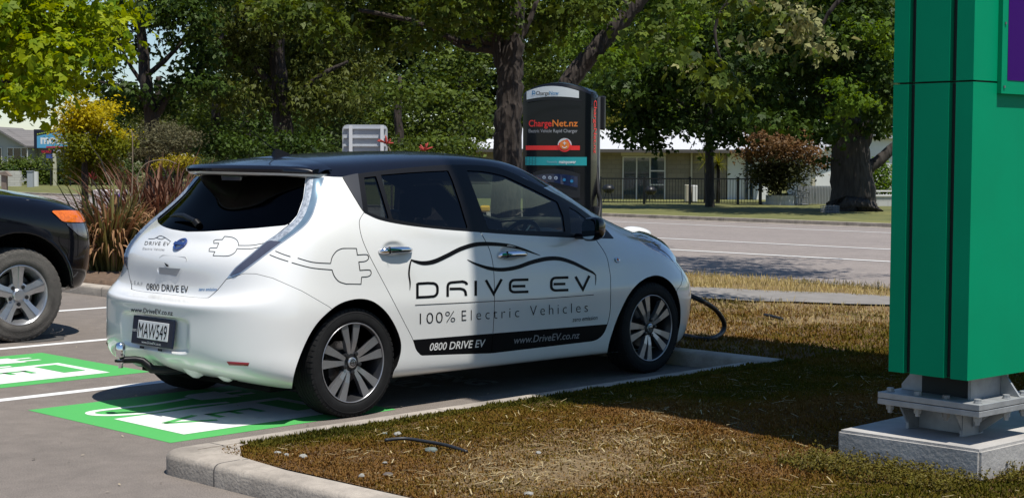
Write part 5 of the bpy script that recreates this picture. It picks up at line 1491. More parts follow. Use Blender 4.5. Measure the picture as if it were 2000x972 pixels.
ctext('Powered by', -.065, 1.415, .095, .020, M_cscr, .0065, tb_); ctext('mainpower', .045, 1.41, .15, .032, M_cwhite, .0065, tb_, bold=.02)
ctext('\u00b4\u00b4\u00b4', .135, 1.205, .03, .035, M_cwhite, .0065, tb_) if False else None
# screen visor and screen
cpanel('screen_surround', (-.20, .235, lambda x: 1.10 + 0*x, lambda x: 1.325 + .035*(1 - (x/.2)**2)), M_cblk, .02)
sc_ = cpanel('screen', (-.17, .215, lambda x: 1.24 - .045*max(0, (x - .0)/.2), lambda x: 1.295 + .02*(1 - (x/.2)**2)), M_screenb, .028)
for k, x in enumerate((-.085, -.03, .025)): 
    d_ = disc(x, 1.282 - .002*k, .016, M_cscr, .031, 'screen_icon', sc_); disc(x, 1.282 - .002*k, .006, M_screenb, .0325, 'icon_centre', d_)
for k, x in enumerate((.10, .165)): disc(x, 1.262 - .012*k, .014, M_cblue, .031, 'screen_icon', sc_)
# side face: vertical lettering on the right flank
V2, F2 = text_mesh('ChargeNet.nz', 1, bold=.015); V2 = V2*np.array([.485/V2[:, 0].max(), .075/.73])
mesh_obj('lettering', [(W2 + .0468 - .09375*abs(-.075 + b), -.075 + b, 1.985 - a) for a, b in V2], F2, M_cred, chg)
mb = MB(); mb.span((W2 + .025, .085, .02), (W2 + .05, .105, 2.02)); mb.build('silver_edge', M_csilver, chg)
mb = MB(); mb.span((W2 + .0, .115, 1.72), (W2 + .085, .175, 2.03), .012); arm = mb.build('cable_arm', M_cblk, chg)
mb = MB(); mb.span((-.36, -.26, -.12), (.36, .26, .0)); mb.build('concrete_base', M_concw, chg)
mb = MB(); mb.span((W2 + .02, -.05, .80), (W2 + .09, .06, 1.02), .02); mb.build('plug_holster', M_cblk, chg, angle=40)
# charging lead: down from the arm, along the ground, round and into the nose of the car
top_ = pt(1159, 185, 14.25); low = pt(1171, 415, 14.0)
g = lambda x, y, u=.02: (x, y, float(verge_h(np.array([x]), np.array([y]))[0]) + u)
def gp2(px, py, z=.10): 
    v = CD + CR*(px - 1000)/FPX - CU*(py - 486)/FPX; return tuple(CAM + v*((z - CAM[2])/v[2]))
lead = [tuple(top_), tuple(pt(1161, 230, 14.22)), tuple(pt(1164, 300, 14.15)), tuple(pt(1168, 370, 14.05)), tuple(low), g(4.30, 1.2, .25), g(4.15, .9, .03), g(4.0, .55, .02), gp2(1330, 654, .115), gp2(1365, 661, .115), gp2(1392, 660, .12), tuple(pt(1411, 648, 12.4)), tuple(pt(1414, 630, 12.42)), tuple(pt(1400, 607, 12.3)), tuple(pt(1378, 591, 12.15)), tuple(pt(1355, 580, 12.0)), (3.66, .22, .66), (3.52, .08, .80)]
mb = MB(); mb.tube(catmull(lead, 8), .019, 10)
tag(mb.build('charging_cable', mat('black_cable', (.016, .015, .015), .5), smooth=True), 'thick black charging cable hanging from the charger and looping round to the car nose', 'cable')
# ================================================================== black four-wheel drive in the next bays
SUV_LOOPS = [
 [(-3.80,0,.50),(-3.78,.4,.50),(-3.7,.7,.48),(-3.5,.82,.46),(-2.85,.84,.45),(-2.0,.84,.44),(-1.1,.84,.44),(-.5,.84,.43),(0,.84,.42),(.4,.82,.40),(.60,.72,.38),(.74,.50,.37),(.80,.25,.36),(.82,0,.36)],
 [(-3.95,0,.55),(-3.93,.42,.55),(-3.85,.76,.54),(-3.6,.93,.54),(-2.85,.95,.54),(-2.0,.94,.53),(-1.1,.94,.52),(-.5,.95,.51),(0,.955,.50),(.4,.94,.47),(.64,.82,.44),(.79,.56,.42),(.86,.28,.41),(.88,0,.41)],
 [(-3.98,0,.78),(-3.96,.42,.78),(-3.88,.78,.78),(-3.62,.955,.78),(-2.85,.985,.78),(-2.0,.972,.77),(-1.1,.972,.77),(-.5,.975,.77),(0,.985,.77),(.42,.965,.74),(.70,.84,.70),(.84,.57,.68),(.91,.28,.67),(.93,0,.67)],
 [(-3.90,0,1.0),(-3.88,.42,1.0),(-3.82,.78,1.0),(-3.6,.95,1.0),(-2.85,.985,1.0),(-2.0,.975,1.0),(-1.1,.975,1.0),(-.5,.978,1.0),(0,.985,.99),(.42,.955,.96),(.68,.84,.92),(.82,.57,.90),(.89,.28,.89),(.91,0,.89)],
 [(-3.88,0,1.12),(-3.86,.42,1.12),(-3.8,.78,1.12),(-3.58,.94,1.12),(-2.85,.965,1.12),(-2.0,.965,1.12),(-1.1,.965,1.12),(-.5,.965,1.11),(-.02,.955,1.10),(.36,.915,1.075),(.60,.82,1.05),(.75,.56,1.05),(.81,.28,1.06),(.83,0,1.06)],
 [(-3.87,0,1.22),(-3.85,.42,1.22),(-3.79,.77,1.22),(-3.56,.92,1.22),(-2.85,.94,1.22),(-2.0,.942,1.21),(-1.1,.942,1.20),(-.52,.935,1.19),(-.1,.89,1.175),(.22,.82,1.16),(.42,.70,1.145),(.55,.48,1.145),(.62,.24,1.155),(.64,0,1.155)],
 [(-3.85,0,1.32),(-3.83,.42,1.32),(-3.77,.75,1.32),(-3.54,.90,1.32),(-2.85,.915,1.31),(-2.0,.918,1.29),(-1.1,.915,1.27),(-.72,.90,1.25),(-.42,.83,1.235),(-.22,.73,1.235),(-.08,.60,1.24),(0,.42,1.25),(.04,.22,1.26),(.05,0,1.26)],
 [(-3.78,0,1.6),(-3.76,.40,1.6),(-3.71,.68,1.6),(-3.5,.82,1.6),(-2.85,.835,1.6),(-2.0,.835,1.6),(-1.35,.82,1.56),(-1.02,.78,1.52),(-.82,.72,1.49),(-.68,.62,1.48),(-.58,.50,1.48),(-.53,.34,1.48),(-.5,.17,1.48),(-.49,0,1.48)],
 [(-3.68,0,1.82),(-3.66,.38,1.82),(-3.6,.62,1.81),(-3.4,.73,1.81),(-2.85,.745,1.82),(-2.1,.74,1.83),(-1.6,.72,1.82),(-1.38,.68,1.80),(-1.25,.62,1.79),(-1.17,.53,1.78),(-1.1,.43,1.78),(-1.06,.30,1.78),(-1.03,.15,1.78),(-1.02,0,1.78)],
 [(-3.5,0,1.88),(-3.48,.25,1.88),(-3.42,.38,1.88),(-3.3,.42,1.88),(-2.85,.43,1.89),(-2.2,.43,1.9),(-1.8,.42,1.89),(-1.62,.39,1.88),(-1.52,.35,1.87),(-1.47,.30,1.87),(-1.42,.24,1.87),(-1.4,.16,1.87),(-1.38,.08,1.87),(-1.37,0,1.87)],
 [(-3.3,0,1.89),(-3.25,0,1.89),(-3.2,0,1.89),(-3.1,0,1.9),(-2.85,0,1.905),(-2.3,0,1.915),(-2.0,0,1.91),(-1.85,0,1.9),(-1.8,0,1.9),(-1.76,0,1.9),(-1.73,0,1.895),(-1.71,0,1.895),(-1.7,0,1.895),(-1.69,0,1.895)],
]
SX, SY = .42, 4.80
suv = empty('four_wheel_drive', (SX, SY, 0)); tag(suv, 'black four-wheel drive with silver wheels and an orange indicator, parked at the left edge', 'car')
SV, SUVv = loft(SUV_LOOPS, 200, 150)
SN = grid_normals(SV)
if SN[70, 100, 1] > 0: SN = -SN
sA = np.c_[SV.reshape(-1, 3), SN.reshape(-1, 3), SV[..., [0, 2]].reshape(-1, 2), SUVv.reshape(-1, 2)]
sT = grid_tris(*SV.shape[:2])
e1 = sA[sT[:, 1], :3] - sA[sT[:, 0], :3]; e2 = sA[sT[:, 2], :3] - sA[sT[:, 0], :3]
if (np.cross(e1, e2)*sA[sT[:, 0], 3:6]).sum() < 0: sT = sT[:, ::-1]
def arch(cx, r=.475, z=.44): return [(cx - r*1.02, .1), (cx - r*1.02, .42)] + [(cx + r*math.cos(a), z + r*.96*math.sin(a)) for a in np.linspace(math.pi, 0, 16)] + [(cx + r*1.02, .42), (cx + r*1.02, .1)]
srest = (sA, sT)
for cx in (-2.85, 0):
    f = np.minimum(sdf(arch(cx), srest[0][:, 6:8]), (-.6 - srest[0][:, 1]))
    _, srest = clip(*srest, f)
def scut(poly, rest, cond=None):
    f = sdf(poly, rest[0][:, 6:8]); f = np.minimum(f, (-.3 - rest[0][:, 1]))
    if cond is not None: f = np.minimum(f, cond(rest[0]))
    return clip(*rest, f)
W1, srest = scut([(-3.45, 1.36), (-2.55, 1.34), (-2.55, 1.72), (-3.3, 1.72)], srest); W2_, srest = scut([(-2.48, 1.34), (-1.72, 1.32), (-1.72, 1.74), (-2.48, 1.74)], srest); W3, srest = scut([(-1.65, 1.32), (-.86, 1.28), (-1.0, 1.42), (-1.42, 1.72), (-1.65, 1.73)], srest)
ws_, srest = clip(*srest, sdf([(8.6, 7.95), (13.2, 7.95), (13.2, 6.15), (9.0, 6.15)], srest[0][:, 8:10])*.2)
rw_, srest = clip(*srest, sdf([(-.2, 7.8), (2.2, 7.8), (2.2, 6.2), (-.2, 6.2)], srest[0][:, 8:10])*.2)
# headlamp: orange indicator over the clear lens
LA = [(.30, 1.055), (.50, 1.05), (.68, 1.04), (.88, 1.02), (.92, .965), (.62, .950), (.40, .965)]
LB = [(.42, .955), (.62, .942), (.92, .955), (.95, .85), (.66, .815), (.56, .85)]
co = lambda A: np.minimum(A[:, 0] - .1, -.50 - A[:, 1])
la, srest = scut(LA, srest, co); lb, srest = scut(LB, srest, co)
bon, srest = clip(*srest, sdf([(8.0, 5.9), (13.2, 5.9), (13.2, 4.5), (10, 4.35), (8.6, 4.6), (7.6, 5.4)], srest[0][:, 8:10])*.15)
sb1, bon = clip(*bon, .006 - sdf([(8.0, 5.9), (13.2, 5.9), (13.2, 4.5), (10, 4.35), (8.6, 4.6), (7.6, 5.4)], bon[0][:, 8:10])*.15)
BP = [(.18, .95), (.30, .90), (.42, .86), (.52, .845), (1.2, .86), (1.2, .1), (.1, .1), (.40, .50)]
sbump, srest = scut([(.47, .20), (.475, .55), (.44, .70), (.36, .80), (.36, .855), (.62, .835), (1.2, .88), (1.2, .2)], srest)
piece_obj('body_shell', [srest], M_blkpaint, suv, both=True)
piece_obj('bonnet', [bon], M_blkpaint, suv, both=True); piece_obj('shut_line', [sb1], M_seam, suv, -.004, both=True)
sides('bumper_corner', [sbump], M_blkpaint, suv, off=.004)
piece_obj('windscreen', [ws_], M_glass_dark, suv, -.004, both=True); piece_obj('rear_window', [rw_], M_glass_dark, suv, -.004, both=True)
for w_ in (W1, W2_, W3): sides('side_window', [w_], M_glass_dark, suv, off=-.004)
hl_a, hl_b = sides('headlamp', [lb], M_lampdk, suv, off=.006)
sides('indicator', [la], M_amber, hl_a, hl_b, .008)
# parts under the skin
mb = MB(); mb.span((-3.6, -.75, .36), (-.5, .75, .62)); mb.span((-.5, -.42, .40), (.66, .42, .7)); mb.span((-2.35, -.90, .45), (-.52, .90, .66)); mb.build('underbody', M_well, suv)
mb = MB(); mb.span((-3.5, -.8, .6), (-.6, .8, 1.22)); mb.build('cabin_floor', M_lining, suv)
mb = MB(); mb.span((.60, -.42, .62), (.90, .42, 1.0), .03); mb.build('grille', M_chrome, suv)
for cx in (-2.85, 0):
    for y0, y1 in ((-.945, -.55), (.55, .945)):
        a_ = arch(cx, .485, .44)[1:-1]; n = len(a_); V_ = [(x, y0, z_) for x, z_ in a_] + [(x, y1, z_) for x, z_ in a_]
        F_ = [(i, i + 1, n + i + 1, n + i) for i in range(n - 1)] + [tuple(range(n, 2*n)) if y0 < 0 else tuple(range(n))]
        mesh_obj('wheel_arch_liner', V_, F_, M_well, suv)
# flared lip, side step and mud flap
for s in (-1, 1):
    for cx in (-2.85, 0):
        mb = MB(); mb.tube([(cx + .478*math.cos(a), s*.968, .44 + .46*math.sin(a)) for a in np.linspace(-.05, math.pi + .05, 22)], .016, 8); mb.build('arch_flare', M_blkpaint, suv, smooth=True)
    mb = MB(); mb.span((-2.2, min(s*.88, s*1.0), .40), (-.62, max(s*.88, s*1.0), .46), .02); mb.build('side_step', M_trim, suv)
def suv_wheel(x, side, spin):
    M4 = wheel_frame(x, side*.935, .380, side) @ Matrix.Rotation(spin, 4, 'Z'); w = empty('wheel'); w.parent = suv
    t = MB(); Rt = .380
    prof = [(.235, -.275), (.29, -.285), (.35, -.275), (.369, -.245)]
    for k in range(4):
        z0 = -.235 + k*.055; prof += [(Rt, z0), (Rt, z0 + .042), (Rt - .010, z0 + .044), (Rt - .010, z0 + .053)]
    prof += [(Rt - .004, -.012), (.367, .002), (.352, .010), (.335, .014), (.30, .012), (.295, .015), (.262, .010), (.246, -.002), (.238, -.016), (.235, -.03)]
    t.lathe(prof, M4, 72, caps=False)
    for k in range(44):
        m2 = M4 @ Matrix.Rotation(2*math.pi*k/44, 4, 'Z')
        for zc in (0,):
            l0 = .010 + .008*(k % 2)
            P = [m2 @ Vector(q) for q in ((.362, -.017, -.03), (.384, -.017, -.03), (.384, .017, -.03), (.362, .017, -.03), (.344 - l0, -.015, .013), (.371, -.015, .004), (.371, .015, .004), (.344 - l0, .015, .013))]
            t.add(P, [(3, 2, 1, 0), (4, 5, 6, 7), (0, 1, 5, 4), (1, 2, 6, 5), (2, 3, 7, 6), (3, 0, 4, 7)])
    t.build('tyre', M_dusty, w, angle=40)
    r = MB(); r.lathe([(.236, -.27), (.225, -.2), (.215, -.08), (.222, -.045), (.234, -.02), (.243, -.006), (.246, .0), (.240, .003), (.231, -.006), (.224, -.03), (.205, -.055), (.20, -.1), (.21, -.26)], M4, 72, caps=False); rim = r.build('rim', M_silver, w, angle=40)
    d = MB(); d.lathe([(0, -.14), (.17, -.14), (.17, -.12), (0, -.12)], M4, 40); d.build('brake_disc', M_disc, rim)
    d = MB(); d.lathe([(0, -.16), (.21, -.16), (.21, -.155), (0, -.155)], M4, 40); d.build('brake_shield', M_well, rim)
    for k in range(5):
        m2 = M4 @ Matrix.Rotation(2*math.pi*k/5, 4, 'Z'); sp = MB()
        for s in (-1, 1):
            top = [(.05, s*.004, -.028), (.05, s*.043, -.034), (.14, s*.044, -.026), (.232, s*.060, -.016), (.234, s*.006, -.006), (.14, s*.005, -.020)]
            V_ = [m2 @ Vector(p) for p in top] + [m2 @ Vector((p[0], p[1], p[2] - .05)) for p in top]
            sp.add(V_, [tuple(range(6)), tuple(range(11, 5, -1))] + [(i, 6 + i, 6 + (i + 1) % 6, (i + 1) % 6) for i in range(6)])
        top = [(.05, -.006, -.036), (.23, -.009, -.018), (.23, .009, -.018), (.05, .006, -.036)]
        V_ = [m2 @ Vector(p) for p in top] + [m2 @ Vector((p[0], p[1], p[2] - .03)) for p in top]
        sp.add(V_, [(0, 1, 2, 3), (7, 6, 5, 4)] + [(i, 4 + i, 4 + (i + 1) % 4, (i + 1) % 4) for i in range(4)])
        sp.build('spoke', M_silver, rim)
    h = MB(); h.lathe([(.105, -.06), (.105, -.034), (.09, -.030), (.055, -.030), (.05, -.018), (.042, -.012), (0, -.010)], M4, 40); hb_ = h.build('wheel_hub', M_silver, rim, angle=30)
    for k in range(5):
        m2 = M4 @ Matrix.Rotation(2*math.pi*(k + .5)/5, 4, 'Z') @ Matrix.Translation((.076, 0, 0)); n_ = MB(); n_.lathe([(.017, -.04), (.017, -.0285), (.012, -.0285), (.012, -.018), (0, -.018)], m2, 8); n_.build('wheel_nut', M_alloydk, hb_ if False else rim)
    return w
for x in (0, -2.85):
    for sd in (-1, 1): suv_wheel(x + .03, sd, R(92) if x == 0 else R(40))
# tie the front wheel to where it stands
P_ = pt(35, 573, 13.5)
# ================================================================== across the road
FH = Vector((CD[0], CD[1], 0)).normalized(); RH = Vector((FH.y, -FH.x, 0))
def face_frame(name, px, depth, ground=None):
    """an empty standing on the ground, local +X to the right and -Y towards the road"""
    P = pt(px, 400, depth); o = empty(name, (P[0], P[1], (gz(P[0]) + .08) if ground is None else ground), math.atan2(RH.y, RH.x)); return o
def lx(px, ref, d): return (px - ref)*d/FPX
def lz(py, d, o): return CAM[2] - (py - 309)*d/FPX - o.location.z
def part(name, lo, hi, m, par, bev=0.0): mb = MB(); mb.span(lo, hi, bev); return mb.build(name, m, par)
def brick_mat(name, c, c2, mortar, sx, sy, bump=.4):
    m, nt, b = new_mat(name); tc = N(nt, 'ShaderNodeTexCoord'); mp = N(nt, 'ShaderNodeMapping'); mp.inputs['Rotation'].default_value = (R(90), 0, 0)
    br = N(nt, 'ShaderNodeTexBrick'); br.inputs['Color1'].default_value = c4(c); br.inputs['Color2'].default_value = c4(c2); br.inputs['Mortar'].default_value = c4(mortar)
    br.inputs['Scale'].default_value = 1; br.inputs['Mortar Size'].default_value = .008; br.inputs['Brick Width'].default_value = sx; br.inputs['Row Height'].default_value = sy
    nt.links.new(tc.outputs['Object'], mp.inputs[0]); nt.links.new(mp.outputs[0], br.inputs['Vector']); nt.links.new(br.outputs['Color'], b.inputs['Base Color']); b.inputs['Roughness'].default_value = .9
    return m
def corrugated(name, c, scale, axis=0, metal=0., rough=.45):
    m, nt, b = new_mat(name); b.inputs['Base Color'].default_value = c4(c); b.inputs['Roughness'].default_value = rough; b.inputs['Metallic'].default_value = metal
    tc = N(nt, 'ShaderNodeTexCoord'); w = N(nt, 'ShaderNodeTexWave', i_Scale=scale); w.bands_direction = 'XYZ'[axis]
    nt.links.new(tc.outputs['Object'], w.inputs['Vector']); bp_ = N(nt, 'ShaderNodeBump', i_Strength=.6, i_Distance=.03); nt.links.new(w.outputs['Fac'], bp_.inputs['Height']); nt.links.new(bp_.outputs['Normal'], b.inputs['Normal'])
    return m
M_block = brick_mat('tan_blockwork', (.25, .215, .155), (.21, .18, .13), (.15, .13, .10), .40, .20)
M_roofw = corrugated('white_metal_roof', (.74, .74, .75), 8.0, 0)
M_wall_w = mat('white_wall', (.70, .70, .68), .8, var=.05, vscale=1.5)
M_frame = mat('pale_joinery', (.58, .57, .54), .5); M_fascia = mat('dark_fascia', (.09, .08, .07), .6)
M_curtain = mat('pale_curtain', (.55, .58, .60), .8, c2=(.34, .38, .40), vscale=5); M_pane = glass_mat('house_pane', (.55, .6, .62))
M_cream = mat('cream_head_panel', (.50, .46, .36), .7)
# --- long low house ---------------------------------------------------------
d = 73.0; H = face_frame('bungalow', 1160, d); tag(H, 'long low tan block house with a white metal roof behind the black fence', 'house')
X = lambda px: lx(px, 1160, d); Z = lambda py: lz(py, d, H)
ze = Z(291)
mb = MB(); mb.span((X(915), 0, 0), (X(1418), .25, ze)); mb.span((X(915), .25, 0), (X(915) + .25, 9, ze)); mb.span((X(1418) - .25, .25, 0), (X(1418), 9, ze)); mb.span((X(915), 8.75, 0), (X(1418), 9, ze))
mb.build('wall', M_block, H)
part('white_wall', (X(1420), .0, 0), (X(1500), 9, ze - .02), M_wall_w, H)
roof = MB(); a, b_ = X(903), X(1498); yr = 4.5; zr = Z(258) + .25
V_ = [(a, -.75, ze), (b_, -.75, ze), (b_, 9.6, ze), (a, 9.6, ze), (a + 2.6, yr, zr), (b_ - .6, yr, zr)]
V_ += [(x, y, z_ - .12) for x, y, z_ in V_[:4]]
roof.add(V_, [(0, 1, 5, 4), (1, 2, 5), (2, 3, 4, 5), (3, 0, 4), (6, 7, 1, 0), (7, 8, 2, 1), (8, 9, 3, 2), (9, 6, 0, 3), (9, 8, 7, 6)])
rf = roof.build('roof', M_roofw, H)
part('gutter', (a, -.86, ze - .16), (b_, -.752, ze - .01), M_fascia, rf)
part('chimney', (X(900), 3.0, ze), (X(925), 3.8, Z(268)), M_wall_w, rf)
def window(par, x0, x1, z0, z1, splits, pane_backing, rails=()):
    w = MB(); t = .06
    w.span((x0, -.07, z0), (x0 + t, -.002, z1)); w.span((x1 - t, -.07, z0), (x1, -.002, z1)); w.span((x0 + t, -.07, z1 - t), (x1 - t, -.002, z1)); w.span((x0 + t, -.07, z0), (x1 - t, -.002, z0 + t))
    for s in splits: w.span((x0 + (x1 - x0)*s - .03, -.068, z0 + t), (x0 + (x1 - x0)*s + .03, -.002, z1 - t))
    for sa, sb, zz in rails: w.span((x0 + (x1 - x0)*sa, -.066, zz - .03), (x0 + (x1 - x0)*sb, -.004, zz + .03))
    f = w.build('window', M_frame, par)
    part('pane', (x0 + t, -.030, z0 + t), (x1 - t, -.024, z1 - t), M_pane, f); part('pane_backing', (x0 + t, -.018, z0 + t), (x1 - t, -.006, z1 - t), pane_backing, f)
    return f
wz0, wz1 = Z(391), Z(305)
window(H, X(1215), X(1299), wz0, wz1, (.33, .64), M_curtain, ((.64, 1, Z(333)), (.64, 1, Z(360))))
part('head_panel', (X(1212), -.06, Z(304)), (X(1300), -.003, Z(296)), M_cream, H)
window(H, X(1452), X(1472), wz0, wz1 + .05, (.5,), M_curtain)
part('downpipe', (X(1348), -.10, 0), (X(1351), -.02, ze), M_cream, H)
# --- white garage ----------------------------------------------------------------
d = 78.0; G = face_frame('white_garage', 1620, d); tag(G, 'white gable-ended building partly hidden behind the thick tree trunk', 'house')
X = lambda px: lx(px, 1620, d); Z = lambda py: lz(py, d, G)
mb = MB(); mb.prism([(X(1592), 0), (X(1760), 0), (X(1760), Z(268)), (X(1680), Z(262)), (X(1592), Z(296))], lambda u, v, h: (u, h, v), 0, 8); mb.build('wall', M_wall_w, G)
mb = MB(); mb.prism([(X(1586), Z(301)), (X(1680), Z(265)), (X(1766), Z(270)), (X(1766), Z(266)), (X(1680), Z(258)), (X(1586), Z(296))], lambda u, v, h: (u, h, v), -.35, 8.3); mb.build('roof', mat('pale_roof', (.45, .46, .47), .6), G)
part('corner_board', (X(1586), .02, 0), (X(1591.5), .4, Z(300)), M_cream, G)
# --- black pool-style fence -------------------------------------------------------
M_fence = mat('black_fence_steel', (.012, .013, .014), .4)
d = 64.5; Fn = face_frame('black_fence', 1320, d); tag(Fn, 'black upright-bar metal fence along the front of the block house', 'fence')
X = lambda px: lx(px, 1320, d); Z = lambda py: lz(py, d, Fn)
zt = Z(347); bars = MB(); nb = 0
for x in np.arange(X(1150), X(1488), .118): bars.span((x - .009, -.009, .06), (x + .009, .009, zt - .02)); nb += 1
bo = bars.build('upright_bars', M_fence, Fn)
mb = MB(); mb.span((X(1148), -.02, zt - .05), (X(1490), .02, zt)); mb.build('top_rail', M_fence, Fn); mb = MB(); mb.span((X(1148), -.02, .08), (X(1490), .02, .12)); mb.build('bottom_rail', M_fence, Fn)
for px_ in (1172, 1258, 1347, 1441, 1485): part('post', (X(px_) - .05, -.05, -.1), (X(px_) + .05, .05, zt + .06), M_fence, Fn)
# --- corrugated screen fence, gate, white wall, planter ------------------------------
d = 66.0; cf = face_frame('corrugated_fence', 1600, d); tag(cf, 'pale corrugated iron fence beside the thick tree trunk', 'fence'); X = lambda px: lx(px, 1600, d); Z = lambda py: lz(py, d, cf)
mb = MB(); n = 240; x0, x1 = X(1556), X(1645); V_ = []
for i in range(n + 1):
    x = x0 + (x1 - x0)*i/n; y = .03*math.sin(i*2*math.pi/8)
    V_ += [(x, y, 0), (x, y, Z(361)), (x, y + .02, 0), (x, y + .02, Z(361))]
F_ = []
for i in range(n): a = 4*i; F_ += [(a, a + 4, a + 5, a + 1), (a + 2, a + 3, a + 7, a + 6), (a + 1, a + 5, a + 7, a + 3)]
mb.add(V_, F_); mb.build('sheet', mat('pale_iron', (.48, .50, .51), .5, metal=.2), cf)
part('rail', (x0, .06, Z(370)), (x1, .11, Z(367)), M_frame, cf)
d = 64.0; gt = face_frame('garden_gate', 1565, d); tag(gt, 'grey metal bar garden gate standing ajar beside the white planter', 'gate'); X = lambda px: lx(px, 1565, d); Z = lambda py: lz(py, d, gt)
M_gate = mat('grey_gate_steel', (.20, .21, .22), .5)
mb = MB(); x0, x1 = X(1553), X(1579); mb.tube([(x0, 0, .05), (x0, 0, Z(370)), (x1, 0, Z(373)), (x1, 0, .05), (x0, 0, .05)], .028, 6); mb.build('gate_frame', M_gate, gt)
mb = MB()
for x in np.linspace(x0, x1, 9)[1:-1]: mb.tube([(x, 0, .06), (x, 0, Z(384))], .012, 5)
mb.tube([(x0, 0, Z(384)), (x1, 0, Z(384))], .018, 5); mb.tube([(x0, 0, Z(384)), (x1, 0, Z(374))], .012, 5); mb.build('bar_panel', M_gate, gt)
d = 64.5; pw_ = face_frame('white_block_planter', 1527, d); tag(pw_, 'whitewashed round block planter under the copper-leaved bush', 'planter'); X = lambda px: lx(px, 1527, d); Z = lambda py: lz(py, d, pw_)
M_wb = brick_mat('whitewashed_block', (.56, .56, .54), (.48, .48, .47), (.36, .36, .35), .40, .20)
mb = MB(); mb.lathe([(.66, -.1), (.66, Z(379)), (.52, Z(379)), (.52, Z(384)), (0, Z(384))], n=28); mb.build('ring_wall', M_wb, pw_); part('wall_stub', (X(1488), -.2, 0), (X(1512), .0, Z(392)), M_wb, pw_); part('gate_post', (X(1547), -.15, 0), (X(1553), .12, Z(374)), M_wb, pw_)
d = 63.5; ww = face_frame('white_front_wall', 1715, d); tag(ww, 'low white block wall with a taller pillar, right of the thick trunk', 'wall'); X = lambda px: lx(px, 1715, d); Z = lambda py: lz(py, d, ww)
part('wall', (X(1700), 0, 0), (X(1800), .2, Z(381)), M_wb, ww); part('coping', (X(1700), -.04, Z(381)), (X(1800), .24, Z(378)), M_wall_w, ww); part('pillar', (X(1686), -.12, 0), (X(1699.5), .32, Z(364)), M_wb, ww); part('pillar_cap', (X(1685), -.16, Z(364)), (X(1700.5), .36, Z(361)), M_fascia, ww); part('rail', (X(1700), .08, Z(372)), (X(1800), .12, Z(369)), M_wall_w, ww)
# --- garden odds and ends ----------------------------------------------------------------
def kettle(px, py, d, label):
    k = face_frame('barbecue', px, d); tag(k, label, 'barbecue'); s = 13*d/FPX; zc = lz(py, d, k)
    mb = MB(); mb.lathe([(0, -.62*s), (.6*s, -.5*s), (.95*s, -.12*s), (1.0*s, 0), (.95*s, .25*s), (.6*s, .62*s), (0, .75*s)], Matrix.Translation((0, 0, zc)), 20); mb.build('bowl', M_fence, k, smooth=True)
    for a in (90, 210, 330):
        mb = MB(); mb.tube([(.4*s*math.cos(R(a)), .4*s*math.sin(R(a)), zc - .5*s), (.85*s*math.cos(R(a)), .85*s*math.sin(R(a)), 0)], .016, 6); mb.build('leg', M_fence, k)
kettle(1188, 369, 68, 'round black kettle barbecue nearest the charger, behind the black fence'); kettle(1270, 372, 70, 'round black kettle barbecue in front of the sliding door')
d = 69; bn = face_frame('gas_cabinet', 1351, d); tag(bn, 'pair of tall cream cabinets against the block wall behind the fence', 'cabinet'); X = lambda px: lx(px, 1351, d); Z = lambda py: lz(py, d, bn)
part('left_cabinet', (X(1339), 0, 0), (X(1349), .5, Z(360)), M_cream, bn, .02); part('right_cabinet', (X(1352), 0, 0), (X(1362), .5, Z(361)), M_wall_w, bn, .02)
d = 54.5; tr = face_frame('wire_crate', 1623, d); tag(tr, 'grey wire crate standing on the verge in front of the thick trunk', 'crate'); X = lambda px: lx(px, 1623, d); Z = lambda py: lz(py, d, tr)
mb = MB(); x0, x1, z1 = X(1608), X(1639), Z(400)
for y in (0, .45):
    for z_ in np.linspace(.04, z1, 5): mb.tube([(x0, y, z_), (x1, y, z_)], .010, 5)
    for x in np.linspace(x0, x1, 7): mb.tube([(x, y, .0), (x, y, z1)], .008, 5)
for x in (x0, x1):
    for z_ in np.linspace(.04, z1, 5): mb.tube([(x, 0, z_), (x, .45, z_)], .010, 5)
mb.build('wire_cage', M_gate, tr); part('side_panel', (X(1617), .02, .03), (X(1638), .42, Z(409)), mat('slate_blue_panel', (.10, .12, .16), .6), tr); part('end_panel', (X(1631), .015, Z(408.8)), (X(1638), .43, Z(401)), bpy.data.materials['slate_blue_panel'], tr)
# --- back of a road sign ------------------------------------------------------------------------
d = 21.5; sg = face_frame('road_sign', 712, d); tag(sg, 'grey back of a rectangular road sign on two white posts behind the car roof', 'sign'); X = lambda px: lx(px, 712, d); Z = lambda py: lz(py, d, sg)
M_sgb = mat('sign_back_grey', (.46, .48, .51), .5, var=.06, vscale=3); M_sgp = mat('white_sign_post', (.74, .75, .77), .45)
x0, x1, z0, z1 = X(669), X(757), Z(345), Z(245.5); r = .07
q = [(x1 - r + r*math.cos(a), z1 - r + r*math.sin(a)) for a in np.linspace(0, math.pi/2, 7)] + [(x0 + r - r*math.sin(a), z1 - r + r*math.cos(a)) for a in np.linspace(0, math.pi/2, 7)] + [(x0 + r - r*math.cos(a), z0 + r - r*math.sin(a)) for a in np.linspace(0, math.pi/2, 7)] + [(x1 - r + r*math.sin(a), z0 + r - r*math.cos(a)) for a in np.linspace(0, math.pi/2, 7)]
mb = MB(); mb.prism(q, lambda u, v, h: (u, h, v), 0, .006); mb.build('plate', M_sgb, sg)
for py_ in (253, 271, 287, 320): part('stiffener', (x0 + .02, -.022, Z(py_ + .9)), (x1 - .02, -.001, Z(py_ - .9)), M_sgb, sg)
for px_ in (686, 747): part('post', (X(px_) - .022, -.066, -.2), (X(px_) + .022, -.024, z1 - .01), M_sgp, sg)
